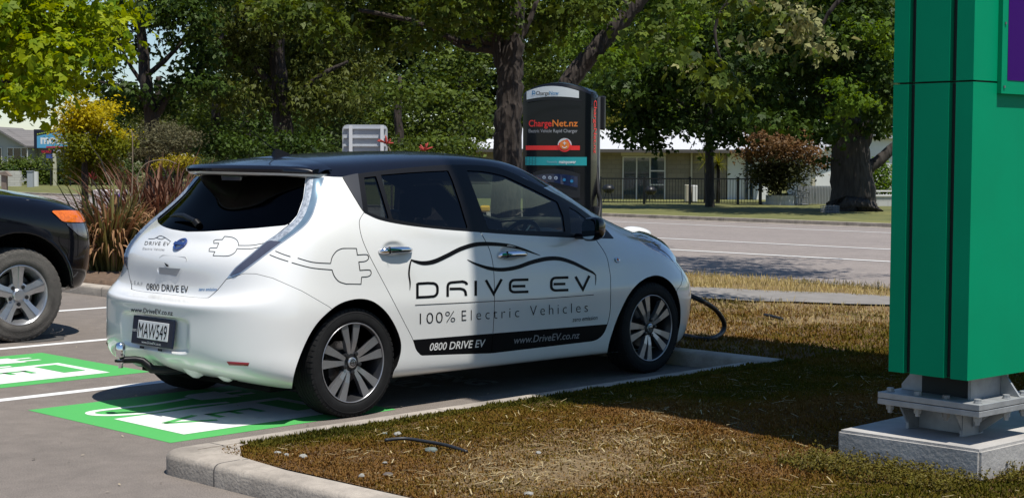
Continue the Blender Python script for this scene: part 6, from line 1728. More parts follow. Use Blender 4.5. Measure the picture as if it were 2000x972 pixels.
# --- left: gabled house, motel sign, fence, wall ----------------------------------------------------
d = 112; L = face_frame('gabled_house', 20, d, -.46); tag(L, 'grey tiled gable-roofed house at the far left behind the hedge', 'house'); X = lambda px: lx(px, 20, d); Z = lambda py: lz(py, d, L)
M_lw = mat('pale_grey_boards', (.40, .40, .37), .8); M_tile = brick_mat('grey_roof_tiles', (.20, .185, .175), (.16, .15, .145), (.10, .095, .09), .30, .16)
mb = MB(); mb.prism([(X(-70), 0), (X(52), 0), (X(52), Z(290)), (X(-5), Z(258)), (X(-70), Z(300))], lambda u, v, h: (u, h, v), 0, 6); mb.span((X(52), 3, 0), (X(120), 10, Z(290))); mb.build('wall', M_lw, L)
mb = MB(); mb.prism([(X(-76), Z(308)), (X(-5), Z(256)), (X(57), Z(293)), (X(57), Z(289)), (X(-5), Z(252)), (X(-76), Z(304))], lambda u, v, h: (u, h, v), -.5, 6); mb.add([(X(3), 1.5, Z(256)), (X(57), 1.5, Z(289)), (X(130), 1.5, Z(289)), (X(130), 7, Z(255)), (X(3), 7, Z(255)), (X(130), 12, Z(288)), (X(3), 12, Z(288))], [(0, 1, 2, 3, 4), (4, 3, 5, 6)]); mb.build('roof', M_tile, L)
window(L, X(16), X(56), Z(335), Z(292), (.3, .68), mat('dark_room', (.03, .035, .04), .6), ((0, .3, Z(310)), (.68, 1, Z(310)))); window(L, X(-12), X(6), Z(335), Z(292), (.5,), bpy.data.materials['dark_room'])  # near-black sheet behind the panes stands in for the unlit rooms
d = 100; ms = face_frame('motel_sign', 107, d, -.46); tag(ms, 'blue and black motel sign on a cream post at the far left', 'sign'); X = lambda px: lx(px, 107, d); Z = lambda py: lz(py, d, ms)
M_sky = mat('sign_sky_blue', (.10, .36, .58), .4); M_sgk = mat('sign_black', (.008, .009, .025), .4); M_sgr = mat('sign_red', (.50, .02, .03), .4); M_sgw = mat('sign_white', (.75, .75, .75), .4); M_post = mat('cream_post', (.52, .50, .36), .6); M_sgy = mat('sign_yellow_green', (.35, .45, .05), .4); M_sgblue = mat('sign_dark_blue', (.05, .08, .28), .4)
part('post', (X(105), -.1, 0), (X(111), .1, Z(303)), M_post, ms)
bd = part('sign_board', (X(69), -.12, Z(294)), (X(139), .12, Z(257)), M_sgk, ms)
mb = MB(); mb.prism([(X(75), Z(293)), (X(138), Z(293)), (X(138), Z(258)), (X(75), Z(270))], lambda u, v, h: (u, h, v), -.126, -.122); bl = mb.build('blue_field', M_sky, bd)
def stext(s, x0, x1, y0, y1, m, par, off=-.13, bold=0.0, shear=0.):
    V2, F = text_mesh(s, 1, shear, bold=bold); h = Z(y1) - Z(y0); V2 = V2*np.array([(X(x1) - X(x0))/V2[:, 0].max(), h/.73]); return mesh_obj('lettering', [(X(x0) + a, off, Z(y0) + b) for a, b in V2], F, m, par)
stext('motel', 82, 133, 284.5, 267, M_sgw, bl, bold=.04)
for k in range(8): part('sign_bulb', (X(75.5 + 4.2*k), -.14, Z(267.5 - .9*k)), (X(78 + 4.2*k), -.121, Z(265 - .9*k)), M_sgy, bd)
rb_ = part('vacancy_board', (X(82), -.1, Z(304)), (X(104), .1, Z(296)), M_sgk, ms); stext('VACANCY', 83, 103, 302.5, 297.5, M_sgr, rb_, -.105, .04)
mbd = part('name_board', (X(105), -.1, Z(302.5)), (X(139), .1, Z(295)), M_sgk, ms); stext('MOTEL', 107, 126, 301, 297, M_sgw, mbd, -.105, .04)
rd_ = part('red_bar', (X(93), -.13, Z(292.6)), (X(137), -.1265, Z(290)), M_sgr, bl); cp_ = part('small_board', (X(92), -.08, Z(313)), (X(105), .08, Z(305)), M_sgblue, ms); stext('SPA', 94, 103, 311.5, 306.5, M_sgw, cp_, -.085) if False else None
d = 97; sw_l = face_frame('stone_front_wall', 20, d, -.46); tag(sw_l, 'low white painted stone wall in front of the hedge at the far left', 'wall'); X = lambda px: lx(px, 20, d); Z = lambda py: lz(py, d, sw_l)
M_sw = brick_mat('white_stone_courses', (.62, .60, .54), (.50, .48, .43), (.30, .29, .26), .6, .16); part('wall', (X(-60), 0, 0), (X(40), .3, Z(338)), M_sw, sw_l); part('pillar', (X(62), -.05, 0), (X(73), .3, Z(339)), M_wall_w, sw_l)
d = 95; ub = face_frame('utility_box', 58, d, -.46); tag(ub, 'grey utility box on the far verge below the motel sign', 'utility box'); X = lambda px: lx(px, 58, d); Z = lambda py: lz(py, d, ub)
part('cabinet', (X(53), 0, 0), (X(64), .4, Z(339)), mat('utility_grey', (.36, .38, .40), .6), ub, .03); part('lid', (X(52.5), -.03, Z(339)), (X(64.5), .43, Z(337.6)), bpy.data.materials['utility_grey'], ub)
d = 80; lb_ = face_frame('letterbox', 7, d, -.46); tag(lb_, 'brown letterbox with a sloping lid on a post at the left edge', 'letterbox'); X = lambda px: lx(px, 7, d); Z = lambda py: lz(py, d, lb_)
M_brn = mat('weathered_brown_timber', (.20, .155, .12), .8, var=.2); part('post', (X(3), 0, 0), (X(13), .25, Z(345)), M_brn, lb_); mb = MB(); mb.prism([(X(1), Z(345)), (X(21), Z(348.5)), (X(21), Z(347)), (X(12), Z(338.5)), (X(1), Z(340))], lambda u, v, h: (u, h, v), -.1, .35); mb.build('lid', M_brn, lb_)
# low mesh fence
d = 99; mf = face_frame('mesh_fence', 130, d, -.46); tag(mf, 'thin dark post and rail fence in front of the garden below the motel sign', 'fence'); X = lambda px: lx(px, 130, d); Z = lambda py: lz(py, d, mf)
for px_ in (64.5, 100, 138, 180, 214): part('post', (X(px_) - .04, -.04, 0), (X(px_) + .04, .04, Z(333)), M_fence, mf)
mb = MB(); mb.span((X(64), -.02, Z(335.2)), (X(235), .02, Z(334))); mb.build('rail', M_fence, mf)
# painted box behind the flax
d = 24.5; pb_ = face_frame('painted_cabinet', 211, d); tag(pb_, 'white street cabinet with a small coloured mural, behind the flax', 'utility box'); X = lambda px: lx(px, 211, d); Z = lambda py: lz(py, d, pb_)
M_mw = mat('pinkish_white_paint', (.66, .58, .57), .6); cabn = part('cabinet', (X(181), 0, -.05), (X(243), .45, Z(374.5)), M_mw, pb_, .01)
def blob(px, py, rx, ry, m, k=9, sd=1):
    rg = random.Random(sd); return mesh_obj('mural_patch', [(X(px + rx*math.cos(a)*rg.uniform(.7, 1.15)), -.004 - .001*sd, Z(py + ry*math.sin(a)*rg.uniform(.7, 1.15))) for a in np.linspace(0, 2*math.pi, k, endpoint=False)], [tuple(range(k))], m, cabn)
blob(222, 399, 7, 5, mat('mural_blue', (.03, .35, .62), .6), sd=1); blob(227, 394, 6, 5, mat('mural_yellow', (.70, .62, .05), .6), sd=2); blob(235, 387, 4, 7, mat('mural_purple', (.18, .10, .42), .6), sd=3); blob(216, 405, 12, 2, bpy.data.materials['mural_purple'], sd=4); blob(212, 411, 6, 4, mat('mural_red', (.50, .10, .10), .6), sd=5)
# yellow box seen through the car's window
d = 20; yb = face_frame('yellow_box', 946, d); tag(yb, 'small yellow box on a post seen through the car front window', 'box'); X = lambda px: lx(px, 946, d); Z = lambda py: lz(py, d, yb)
part('post', (X(940), .02, -.1), (X(950), .08, Z(414)), M_fence, yb); part('lid', (X(938), -.1, Z(413.5)), (X(957), .15, Z(402)), mat('yellow_plastic', (.78, .42, .02), .45), yb, .02)
# ================================================================== trees and shrubs
def leaves(blobs, size, rg, cover=5.0, style=1, tw=.28, droop=.5, clump=16, tlo=0., thi=1., fill=.35):
    """blobs: (centre xyz, (rx, ry, rz), weight). leaf-sized faces gathered in twig clumps through the volume.
    style 1: single leaf, 3: three-lobed leaf, 2: pair of narrow leaflets"""
    C_, T_, O_ = [], [], []
    for c, r, w in blobs:
        area = math.pi*r[0]*r[2]; n = int(max(6, cover*w*area/(.38*size*size*(1.6 if style == 3 else 1))))
        nc = max(3, n//clump)
        d = rg.normal(size=(nc, 3)); d /= np.linalg.norm(d, axis=1, keepdims=True)
        rad = np.where(rg.uniform(size=nc) < fill, rg.uniform(.1, .8, nc), rg.uniform(.72, 1.08, nc))
        d = d*rad[:, None]
        lump = 1 + .28*(vnoise(d*2.6 + np.array(c)[None]*.7, 17) - .5)*2
        cc = np.array(c) + d*np.array(r)*lump[:, None]
        k = rg.integers(max(2, clump//2), clump*2, nc)
        idx = np.repeat(np.arange(nc), k)
        sp = size*1.25*math.sqrt(clump)/2.6
        P = cc[idx] + rg.normal(size=(len(idx), 3))*np.array([sp, sp, sp*.42])
        tc = rg.uniform(size=nc); C_.append(P); O_.append((P - np.array(c))/np.array(r)); T_.append(np.clip(.62*tc[idx] + .38*rg.uniform(size=len(idx)) + rg.normal(0, .06, len(idx)), 0, 1))
    P = np.concatenate(C_); O = np.concatenate(O_); O /= np.maximum(np.linalg.norm(O, axis=1, keepdims=True), 1e-6); T = np.concatenate(T_)*(thi - tlo) + tlo; n = len(P)
    a = rg.uniform(0, 2*math.pi, n); el = -rg.uniform(.0, 1.2, n)*droop + rg.normal(0, .32, n)
    ax = np.c_[np.cos(a)*np.cos(el), np.sin(a)*np.cos(el), np.sin(el)]
    up = rg.normal(size=(n, 3))*.45 + np.array([0, 0, .75]) + O*.75; side = np.cross(ax, up); side /= np.maximum(np.linalg.norm(side, axis=1, keepdims=True), 1e-6)
    nrm = np.cross(side, ax); L = size*(.45 + 1.0*rg.uniform(0, 1, n)**1.3)[:, None]
    Vs, Fs, Ts = [], [], []; o = 0
    angs = {1: [0], 2: [-.35, .35], 3: [-.85, 0, .85]}[style]
    for k, q in enumerate(angs):
        A2 = ax*math.cos(q) + side*math.sin(q); S2 = side*math.cos(q) - ax*math.sin(q)
        l = L*(1 if q == 0 or style != 3 else .8); w = l*(tw if style != 3 else .30)
        b = P; m = P + A2*l*.5 + nrm*l*.10; t = P + A2*l - nrm*l*.10
        Vs.append(np.stack([b, m + S2*w, t, m - S2*w], 1).reshape(-1, 3)); Fs.append(np.arange(4*n).reshape(-1, 4) + o); o += 4*n
        Ts.append(np.repeat(T, 4))
    return np.concatenate(Vs), np.concatenate(Fs), np.concatenate(Ts)
def px_blobs(L, depth, jit, rg, flat=1.0):
    out = []
    for b in L:
        px, py, rx, ry = b[:4]; w = b[4] if len(b) > 4 else 1.0; dz = b[5] if len(b) > 5 else rg.uniform(-jit, jit)
        d = depth + dz; s = d/FPX; c = pt(px, py, d)
        out.append((c, (rx*s*1.0, rx*s*1.0*flat, ry*s), w))
    return out
def crown(name, blobs, size, m, parent, seed, **kw):
    kw = dict(kw); kw['cover'] = kw.get('cover', 5.)*1.7; size = size*.60
    V_, F_, T_ = leaves(blobs, size, np.random.default_rng(seed), **kw)
    o = fast_mesh(name, V_ - np.array(parent.location) if parent is not None else V_, F_, m, parent, {'tint': T_})
    return o
def bark(name, c, c2, sc=9):
    m, nt, b = new_mat(name); tc = N(nt, 'ShaderNodeTexCoord'); mp = N(nt, 'ShaderNodeMapping'); mp.inputs['Scale'].default_value = (1, 1, .22)
    n = N(nt, 'ShaderNodeTexNoise', i_Scale=sc, i_Detail=8., i_Roughness=.7); v = N(nt, 'ShaderNodeTexVoronoi', i_Scale=sc*1.6)
    nt.links.new(tc.outputs['Object'], mp.inputs[0]); nt.links.new(mp.outputs[0], n.inputs['Vector']); nt.links.new(mp.outputs[0], v.inputs['Vector'])
    rp = N(nt, 'ShaderNodeValToRGB'); rp.color_ramp.elements[0].position = .35; rp.color_ramp.elements[1].position = .68; rp.color_ramp.elements[0].color = c4(c2); rp.color_ramp.elements[1].color = c4(c)
    nt.links.new(n.outputs['Fac'], rp.inputs['Fac']); nt.links.new(rp.outputs['Color'], b.inputs['Base Color']); b.inputs['Roughness'].default_value = .95
    bp_ = N(nt, 'ShaderNodeBump', i_Strength=1., i_Distance=.06); nt.links.new(v.outputs['Distance'], bp_.inputs['Height']); nt.links.new(bp_.outputs['Normal'], b.inputs['Normal'])
    return m
M_bark = bark('brown_bark', (.052, .038, .030), (.020, .015, .012)); M_barkg = bark('grey_bark', (.062, .053, .045), (.024, .020, .017), 5)
def limb(mb, pts, r0, r1, seed=0, n=9, k=5):
    rg = np.random.default_rng(seed); P = catmull(pts, k); m = len(P); rr = np.linspace(r0, r1, m)*(1 + .05*(rg.uniform(size=m) - .5))
    P[1:-1] += rg.normal(size=(m - 2, 3))*min(r0*.05, .02); mb.tube(P, list(rr), n); return mb
def tree(name, label, cat, base_px, depth, trunk, crowns, m_bark=M_bark, group=None, base=None):
    """trunk: list of (points [(px,py,depth offset)], r0, r1); crowns: list of (blobs, leaf size, material, kwargs)"""
    P = pt(base_px[0], base_px[1], depth); g = gz(P[0]) + (.09 if P[0] > 34 else 0.0)
    if base is not None: g = base
    root = empty(name, (P[0], P[1], g)); tag(root, label, cat, group)
    o = np.array(root.location)
    if trunk:
        mb = MB()
        for i, (pts, r0, r1) in enumerate(trunk):
            q = []
            for p in pts:
                w = pt(p[0], p[1], depth + (p[2] if len(p) > 2 else 0))
                if p[1] >= 900: w = np.array([P[0], P[1], g - .15])
                q.append(w - o)
            limb(mb, q, r0, r1, i + 3)
        mb.build('trunk', m_bark, root, smooth=True)
    for i, (bl, size, m, kw) in enumerate(crowns): crown('crown', bl, size, m, root, 1000 + i + int(base_px[0]), **kw)
    return root
rg = np.random.default_rng(12)
L_lime = leaf_mat('lime_maple_leaf', (.085, .17, .006), (.40, .45, .012), .44)
L_gold = leaf_mat('golden_leaf', (.28, .25, .006), (.60, .48, .012), .45)
L_golddk = leaf_mat('golden_tree_green_leaf', (.07, .10, .008), (.22, .22, .012), .40)
L_dark = leaf_mat('dark_green_leaf', (.010, .026, .006), (.070, .115, .016), .22)
L_oak = leaf_mat('oak_leaf', (.020, .040, .006), (.120, .160, .018), .24)
L_mid = leaf_mat('mid_green_leaf', (.020, .042, .006), (.115, .155, .020), .22)
L_bright = leaf_mat('fresh_green_leaf', (.038, .080, .010), (.18, .27, .034), .34)
L_pale = leaf_mat('pale_green_leaf', (.085, .105, .032), (.36, .36, .16), .30)
L_feather = leaf_mat('feathery_leaf', (.032, .050, .008), (.15, .165, .032), .22)
L_grey = leaf_mat('grey_green_leaf', (.060, .064, .030), (.17, .155, .085), .25)
L_yflow = leaf_mat('yellow_flower_leaf', (.04, .055, .008), (.42, .33, .012), .25)
L_copper = leaf_mat('copper_leaf', (.075, .044, .018), (.27, .16, .072), .35)
L_copgrn = leaf_mat('bronze_green_leaf', (.022, .028, .010), (.095, .10, .030), .30)
L_hedge = leaf_mat('hedge_leaf', (.018, .032, .010), (.085, .12, .030), .30)
L_ygreen = leaf_mat('yellow_green_leaf', (.07, .08, .010), (.26, .24, .040), .35)

# sunlit maple at the top left
tree('maple_tree', 'bright lime-green maple overhanging the top left corner', 'tree', (-230, 400), 19, [([(-230, 950), (-225, 250), (-215, 120), (-190, 0)], .20, .11), ([(-222, 200), (-120, 110), (0, 60), (100, 50)], .09, .02), ([(-215, 150), (-100, 150), (20, 160)], .07, .015), ([(-200, 60), (-90, -20), (60, -30), (180, 20)], .08, .015)],
     [(px_blobs([(-100, 10, 60, 60), (60, -30, 70, 36), (-120, 90, 70, 60), (20, 30, 80, 60), (105, 25, 75, 55), (185, 28, 50, 40), (35, 105, 75, 50), (115, 100, 65, 45), (178, 85, 38, 32), (15, 170, 60, 42), (75, 175, 52, 35), (125, 150, 38, 28), (20, 206, 40, 16), (58, 208, 28, 12), (225, 15, 22, 20)], 19, 1.2, rg), .17, L_lime, dict(style=3, cover=4.2, droop=.7))])
# golden small tree
tree('golden_tree', 'small golden-yellow tree rising behind the flax at the left', 'tree', (165, 400), 26.5, [([(168, 950), (166, 350), (164, 300), (160, 240)], .07, .03), ([(165, 320), (190, 270), (200, 230)], .03, .01), ([(165, 310), (140, 260), (138, 225)], .03, .01)],
     [(px_blobs([(165, 222, 40, 26), (140, 235, 26, 22), (198, 215, 18, 16), (146, 198, 10, 12), (228, 208, 8, 9), (185, 245, 32, 18), (135, 255, 18, 18), (240, 262, 16, 8), (215, 205, 6, 8)], 26.5, .5, rg), .10, L_gold, dict(cover=4.2, tw=.34)),
      (px_blobs([(150, 283, 34, 26), (185, 292, 36, 30), (215, 275, 24, 20), (160, 312, 34, 20), (205, 308, 26, 18), (240, 285, 20, 16), (165, 335, 32, 16), (195, 330, 26, 14)], 26.7, .5, rg), .10, L_golddk, dict(cover=4.0, tw=.34))])
# dark open-crowned tree with sky between its branches
tree('dark_tree', 'dark open-crowned tree with sky showing between its branches, left of centre', 'tree', (300, 400), 31, [([(305, 950), (300, 330), (296, 250), (285, 150), (275, 60), (270, -60)], .20, .07), ([(296, 240), (340, 175), (390, 140), (440, 60)], .09, .03), ([(290, 200), (240, 170), (195, 160)], .06, .02), ([(285, 150), (330, 110), (370, 60), (390, -20)], .06, .02), ([(290, 180), (250, 120), (225, 60)], .05, .02)],
     [(px_blobs([(265, 30, 55, 34), (320, 20, 60, 36), (375, 30, 50, 40), (225, 75, 36, 24), (205, 130, 34, 22), (190, 160, 30, 20), (235, 180, 46, 22), (285, 195, 50, 24), (335, 165, 38, 22), (395, 95, 40, 40), (395, 160, 46, 34), (250, 215, 48, 20), (320, 215, 40, 16), (270, 95, 26, 16), (330, 80, 26, 14), (270, -50, 120, 50), (400, -30, 90, 50), (310, -120, 100, 50, .6), (280, -190, 70, 50, .6)], 31, 1.5, rg), .17, L_dark, dict(style=3, cover=2.6, droop=.8))])
# feathery tree hanging over the middle left
tree('feathery_tree', 'tall dull green feathery tree behind the rear of the car roof', 'tree', (560, 400), 34, [([(565, 950), (560, 330), (548, 200), (540, 60), (530, -80)], .28, .12), ([(550, 230), (610, 160), (680, 120)], .1, .03), ([(545, 180), (480, 110), (440, 60)], .1, .03)],
     [(px_blobs([(440, 40, 60, 40), (510, 30, 70, 40), (590, 30, 70, 45), (660, 40, 60, 45), (470, 105, 60, 45), (545, 110, 65, 50), (620, 120, 65, 50), (690, 120, 60, 50), (440, 175, 45, 38), (510, 185, 60, 40), (590, 190, 60, 45), (660, 190, 60, 40), (480, -40, 100, 50), (620, -50, 110, 50), (560, -130, 110, 50, .6), (550, -200, 80, 50, .6)], 34, 1.8, rg), .20, L_feather, dict(style=2, cover=2.7, tw=.16, droop=1.1, tlo=0, thi=.8))])
# the oak behind the charger
tree('oak_tree', 'broad oak whose dark trunk stands just left of the charger', 'tree', (990, 400), 24, [([(992, 950), (992, 320), (993, 240), (996, 170), (1000, 110), (1004, 40), (1010, -80)], .245, .15), ([(985, 140), (975, 110), (966, 75), (950, 20), (930, -60)], .12, .06), ([(972, 100), (950, 96), (915, 94), (890, 84), (850, 60)], .075, .03), ([(970, 88), (930, 78), (895, 80), (800, 40), (700, 20)], .07, .03), ([(1000, 90), (1025, 60), (1050, 0)], .07, .03)],
     [(px_blobs([(700, 30, 85, 36), (790, 18, 80, 34), (880, 15, 75, 32), (965, 15, 60, 34), (1040, 20, 50, 40), (1080, 45, 40, 30), (740, 75, 56, 26), (825, 72, 46, 24), (1035, 92, 34, 20), (920, 60, 36, 18), (560, 20, 80, 30), (640, 60, 50, 26), (860, -60, 160, 45), (1010, -60, 120, 45), (700, -60, 150, 45), (970, 52, 26, 22), (1120, 20, 40, 28), (1170, 12, 40, 24), (860, -150, 150, 60, .6), (1010, -170, 130, 60, .6), (940, -250, 110, 50, .6)], 24, 1.8, rg), .155, L_oak, dict(style=3, cover=3.2, droop=.8))])
# background trees in the middle
MG = 'trees beyond the verge'
def bgtree(px, depth, blobs, m, label, size=.2, tr=.18, cov=2.8, **kw):
    kw.setdefault('cover', cov)
    return tree('background_tree', label, 'tree', (px, 400), depth, [([(px, 950), (px + 2, 320), (px - 3, 220), (px, 150)], tr, tr*.4)], [(px_blobs(blobs, depth, 1.8, rg), size, m, kw)], group=MG)
bgtree(900, 44, [(880, 130, 56, 44), (905, 195, 48, 44), (850, 190, 46, 42), (920, 250, 36, 36), (870, 245, 46, 36), (930, 120, 34, 36), (880, 292, 46, 22)], L_mid, 'mid green bushy tree just left of the oak trunk', size=.24)
bgtree(780, 42, [(780, 180, 46, 40), (760, 240, 46, 38), (820, 255, 44, 34), (790, 292, 50, 22), (740, 290, 40, 22), (730, 190, 40, 40)], L_mid, 'mid green tree with bare stems above the middle of the car roof', size=.22)
bgtree(640, 46, [(640, 230, 60, 46), (590, 260, 50, 44), (690, 250, 44, 44), (640, 285, 70, 28), (700, 190, 40, 40)], L_dark, 'very dark tree behind the grey road sign', size=.26, cov=3.4)
bgtree(480, 40, [(440, 240, 50, 44), (500, 250, 50, 44), (550, 230, 44, 44), (470, 285, 60, 28), (540, 285, 50, 28), (410, 280, 36, 28)], L_dark, 'very dark tree behind the car aerial', size=.24, cov=3.4)
bgtree(425, 36, [(400, 205, 46, 30), (440, 215, 36, 26), (420, 250, 46, 30), (380, 240, 34, 24)], L_mid, 'fresh green bush between the grey shrub and the dark trees', size=.17)
bgtree(310, 44, [(310, 215, 40, 26), (280, 230, 36, 26), (350, 225, 36, 26)], L_feather, 'light feathery tree above the grey-green shrub', size=.2)
bgtree(1045, 46, [(1045, 150, 32, 40), (1060, 110, 34, 36), (1035, 200, 24, 40), (1080, 140, 26, 40)], L_mid, 'soft green conical tree between the oak trunk and the charger', size=.2)
bgtree(1185, 80, [(1180, 195, 26, 30), (1195, 225, 26, 26), (1175, 235, 22, 24), (1210, 205, 20, 26)], L_ygreen, 'small yellow-green tree showing beside the right edge of the charger', size=.34)
bgtree(1330, 92, [(1330, 245, 30, 24), (1300, 225, 40, 30), (1380, 235, 40, 26), (1250, 215, 40, 36)], L_bright, 'bright green tree far behind the white roof', size=.40)
# leaning tree behind the charger
tree('leaning_tree', 'leaning tree whose bare trunk slants up right from behind the charger', 'tree', (1085, 400), 27, [([(1085, 950), (1092, 260), (1105, 180), (1125, 140), (1165, 95), (1210, 45), (1250, 0), (1310, -70)], .19, .13), ([(1195, 62), (1210, 35), (1228, -10), (1240, -60)], .085, .06), ([(1160, 100), (1190, 110), (1230, 130)], .04, .015)],
     [(px_blobs([(1110, 95, 24, 26), (1135, 75, 24, 24), (1150, 120, 28, 20), (1105, 60, 22, 20), (1160, 35, 26, 20), (1200, 115, 30, 22), (1240, 85, 34, 24), (1270, 45, 34, 26), (1230, 130, 34, 20), (1290, 10, 44, 28), (1330, 60, 40, 28), (1300, 100, 36, 24), (1370, 20, 44, 28), (1300, -60, 130, 45), (1150, -50, 90, 36)], 28, 1.4, rg), .15, L_bright, dict(style=3, cover=2.8, droop=.7, tlo=0, thi=.85))])
# across the road: slim-trunked tree and the thick-trunked one
tree('verge_tree', 'slim grey-trunked tree in front of the white-roofed house', 'tree', (1386, 410), 61, [([(1387, 950), (1387, 380), (1386, 300), (1385, 230), (1382, 140)], .20, .13), ([(1386, 250), (1330, 200), (1270, 180)], .09, .03), ([(1385, 240), (1430, 200), (1470, 170)], .09, .03)],
     [(px_blobs([(1220, 165, 56, 36), (1290, 170, 60, 40), (1360, 165, 60, 40), (1430, 175, 50, 36), (1200, 205, 36, 26), (1245, 220, 44, 26), (1310, 225, 48, 24), (1380, 230, 44, 24), (1225, 252, 26, 16), (1265, 262, 26, 18), (1300, 250, 26, 16), (1440, 225, 40, 26), (1405, 262, 30, 20), (1440, 265, 26, 14), (1372, 255, 18, 14), (1283, 288, 8, 14), (1262, 280, 12, 8), (1218, 258, 12, 16), (1410, 285, 24, 10), (1340, 245, 26, 12), (1190, 140, 36, 40), (1160, 165, 22, 26), (1330, 120, 70, 40), (1250, 125, 56, 36), (1420, 125, 56, 36), (1300, 70, 80, 40, .6), (1400, 70, 80, 40, .6), (1350, 20, 90, 40, .6)], 60, 2.4, rg), .30, L_dark, dict(style=3, cover=3.0, droop=.9))], M_barkg, 'street trees across the road')
tree('verge_tree', 'huge tree with a thick furrowed trunk beside the wire crate', 'tree', (1668, 420), 57, [([(1668, 950), (1668, 424), (1668, 412)], 1.15, .88), ([(1668, 418), (1667, 380), (1664, 330), (1660, 290), (1655, 240), (1650, 180)], .90, .52), ([(1662, 300), (1640, 250), (1618, 200), (1590, 150)], .36, .14), ([(1672, 310), (1690, 260), (1712, 210), (1730, 150)], .36, .14), ([(1680, 340), (1720, 310), (1752, 280), (1800, 240)], .26, .12)],
     [(px_blobs([(1470, 70, 60, 46), (1540, 60, 60, 46), (1610, 50, 60, 46), (1690, 50, 60, 50), (1480, 130, 56, 40), (1550, 140, 60, 42), (1620, 130, 56, 40), (1700, 120, 50, 44), (1500, 195, 52, 34), (1570, 205, 52, 32), (1640, 190, 46, 32), (1705, 195, 36, 36), (1540, 240, 36, 18), (1600, 250, 36, 18), (1490, 235, 34, 18), (1625, 270, 22, 14), (1725, 235, 24, 24), (1625, 255, 20, 20), (1700, 245, 30, 16), (1620, 310, 10, 10), (1735, 170, 30, 40), (1580, -10, 120, 40), (1710, 0, 80, 40), (1420, 60, 50, 40), (1560, -70, 120, 45, .6), (1690, -70, 110, 50, .6), (1620, -140, 110, 50, .6)], 55, 2.4, rg), .30, L_dark, dict(style=3, cover=2.9, droop=.8, tlo=.05, thi=1.)),
      (px_blobs([(1640, 165, 30, 18), (1665, 195, 34, 18), (1645, 215, 24, 14), (1690, 205, 18, 10), (1700, 60, 40, 24), (1740, 100, 20, 24)], 52, .8, rg), .26, L_bright, dict(style=3, cover=2.4, droop=.5))], M_barkg, 'street trees across the road')  # lighter clumps: sunlight on this crown is put into the leaf colour
# pale-leafed tree on the near verge: its trunk is behind the pylon, its branches come in from the top right
tree('pale_leaved_tree', 'pale-leaved near tree whose branches droop into the top right, trunk behind the green sign', 'tree', (1850, 500), 17.5, [([(1850, 950), (1850, 330), (1848, 150), (1840, 0), (1830, -150), (1820, -300)], .17, .08), ([(1848, 60), (1760, -20), (1640, -40), (1520, -20), (1440, 20)], .07, .015), ([(1846, 0), (1740, -60), (1640, 0), (1600, 60)], .06, .012), ([(1640, -30), (1480, -40), (1400, 40), (1410, 130)], .04, .01)],
     [(px_blobs([(1490, 2, 26, 14), (1530, 12, 28, 16), (1560, 38, 26, 14), (1585, 58, 24, 12), (1608, 76, 22, 11), (1630, 98, 22, 9), (1540, 55, 22, 14), (1350, 122, 14, 10), (1490, 90, 22, 16)], 15.4, .3, rg), .14, L_pale, dict(style=2, cover=2.0, tw=.24, droop=.9, tlo=.45, thi=1, clump=7)),
      (px_blobs([(1335, 108, 16, 12), (1375, 135, 22, 14), (1405, 165, 20, 14), (1425, 185, 14, 12), (1470, 20, 30, 24), (1515, 40, 26, 20), (1575, 100, 26, 20), (1290, 30, 26, 14), (1270, 75, 14, 20), (1420, 10, 40, 24), (1560, -40, 60, 30), (1480, -60, 90, 40)], 15.6, .6, rg), .13, L_oak, dict(style=3, cover=2.2, droop=.9)),
      ([((12.0, 3.6, 5.6), (1.1, 1.3, .5), 1.1), ((13.2, 4.6, 6.1), (1.2, 1.3, .5), 1.1), ((14.3, 5.5, 6.4), (1.0, 1.5, .4), .8), ((11.4, 2.4, 6.0), (1.2, 1.2, .5), 1.0), ((13.0, 2.6, 6.4), (.8, 1.5, .4), .32), ((15.6, 4.6, 6.9), (.7, 1.4, .3), .3)], .16, L_oak, dict(style=3, cover=2.4, droop=.6))])
# shrubs -------------------------------------------------------------------------------------------------
def shrub(name, label, px, depth, crowns, stems=5, base=None, cat='shrub', group=None):
    return tree(name, label, cat, (px, 420), depth, [([(px, 950), (px + (i - stems/2)*6, 360), (px + (i - stems/2)*14, 320)], .03, .012) for i in range(stems)], crowns, base=base, group=group)
shrub('copper_bush', 'rounded copper-brown bush growing in the whitewashed planter', 1520, 64.5, [(px_blobs([(1500, 275, 40, 26), (1545, 285, 42, 28), (1470, 296, 28, 22), (1590, 312, 26, 14), (1515, 256, 28, 14), (1575, 295, 24, 18), (1480, 268, 24, 18)], 64.3, .8, rg), .24, L_copper, dict(cover=3.4, tw=.3)), (px_blobs([(1520, 325, 44, 26), (1490, 335, 28, 26), (1552, 335, 28, 26), (1520, 358, 34, 18)], 64.5, .7, rg), .24, L_copgrn, dict(cover=4, tw=.3))])
shrub('lemon_bush', 'fresh green bush behind the low white wall at the right', 1722, 67, [(px_blobs([(1712, 345, 18, 22), (1730, 330, 18, 16), (1735, 358, 20, 18), (1708, 365, 14, 12)], 67, .5, rg), .26, L_bright, dict(cover=3.6, tw=.3))])
shrub('grey_shrub', 'dull grey-green fine-leaved shrub behind the red flax', 320, 27.5, [(px_blobs([(322, 258, 42, 20), (290, 275, 36, 20), (355, 272, 34, 20), (320, 290, 46, 18), (275, 295, 26, 16)], 27.5, .5, rg), .085, L_grey, dict(cover=4.2, tw=.2))])
shrub('yellow_broom', 'low shrub covered in yellow flowers behind the left end of the car roof', 345, 24.5, [(px_blobs([(330, 322, 26, 13), (355, 316, 26, 14), (372, 322, 18, 13)], 24.5, .3, rg), .055, L_yflow, dict(cover=4.5, tw=.3, tlo=.3)), (px_blobs([(392, 318, 26, 16), (410, 325, 24, 12), (345, 338, 44, 10)], 24.6, .3, rg), .06, L_hedge, dict(cover=4.5, tw=.3))])
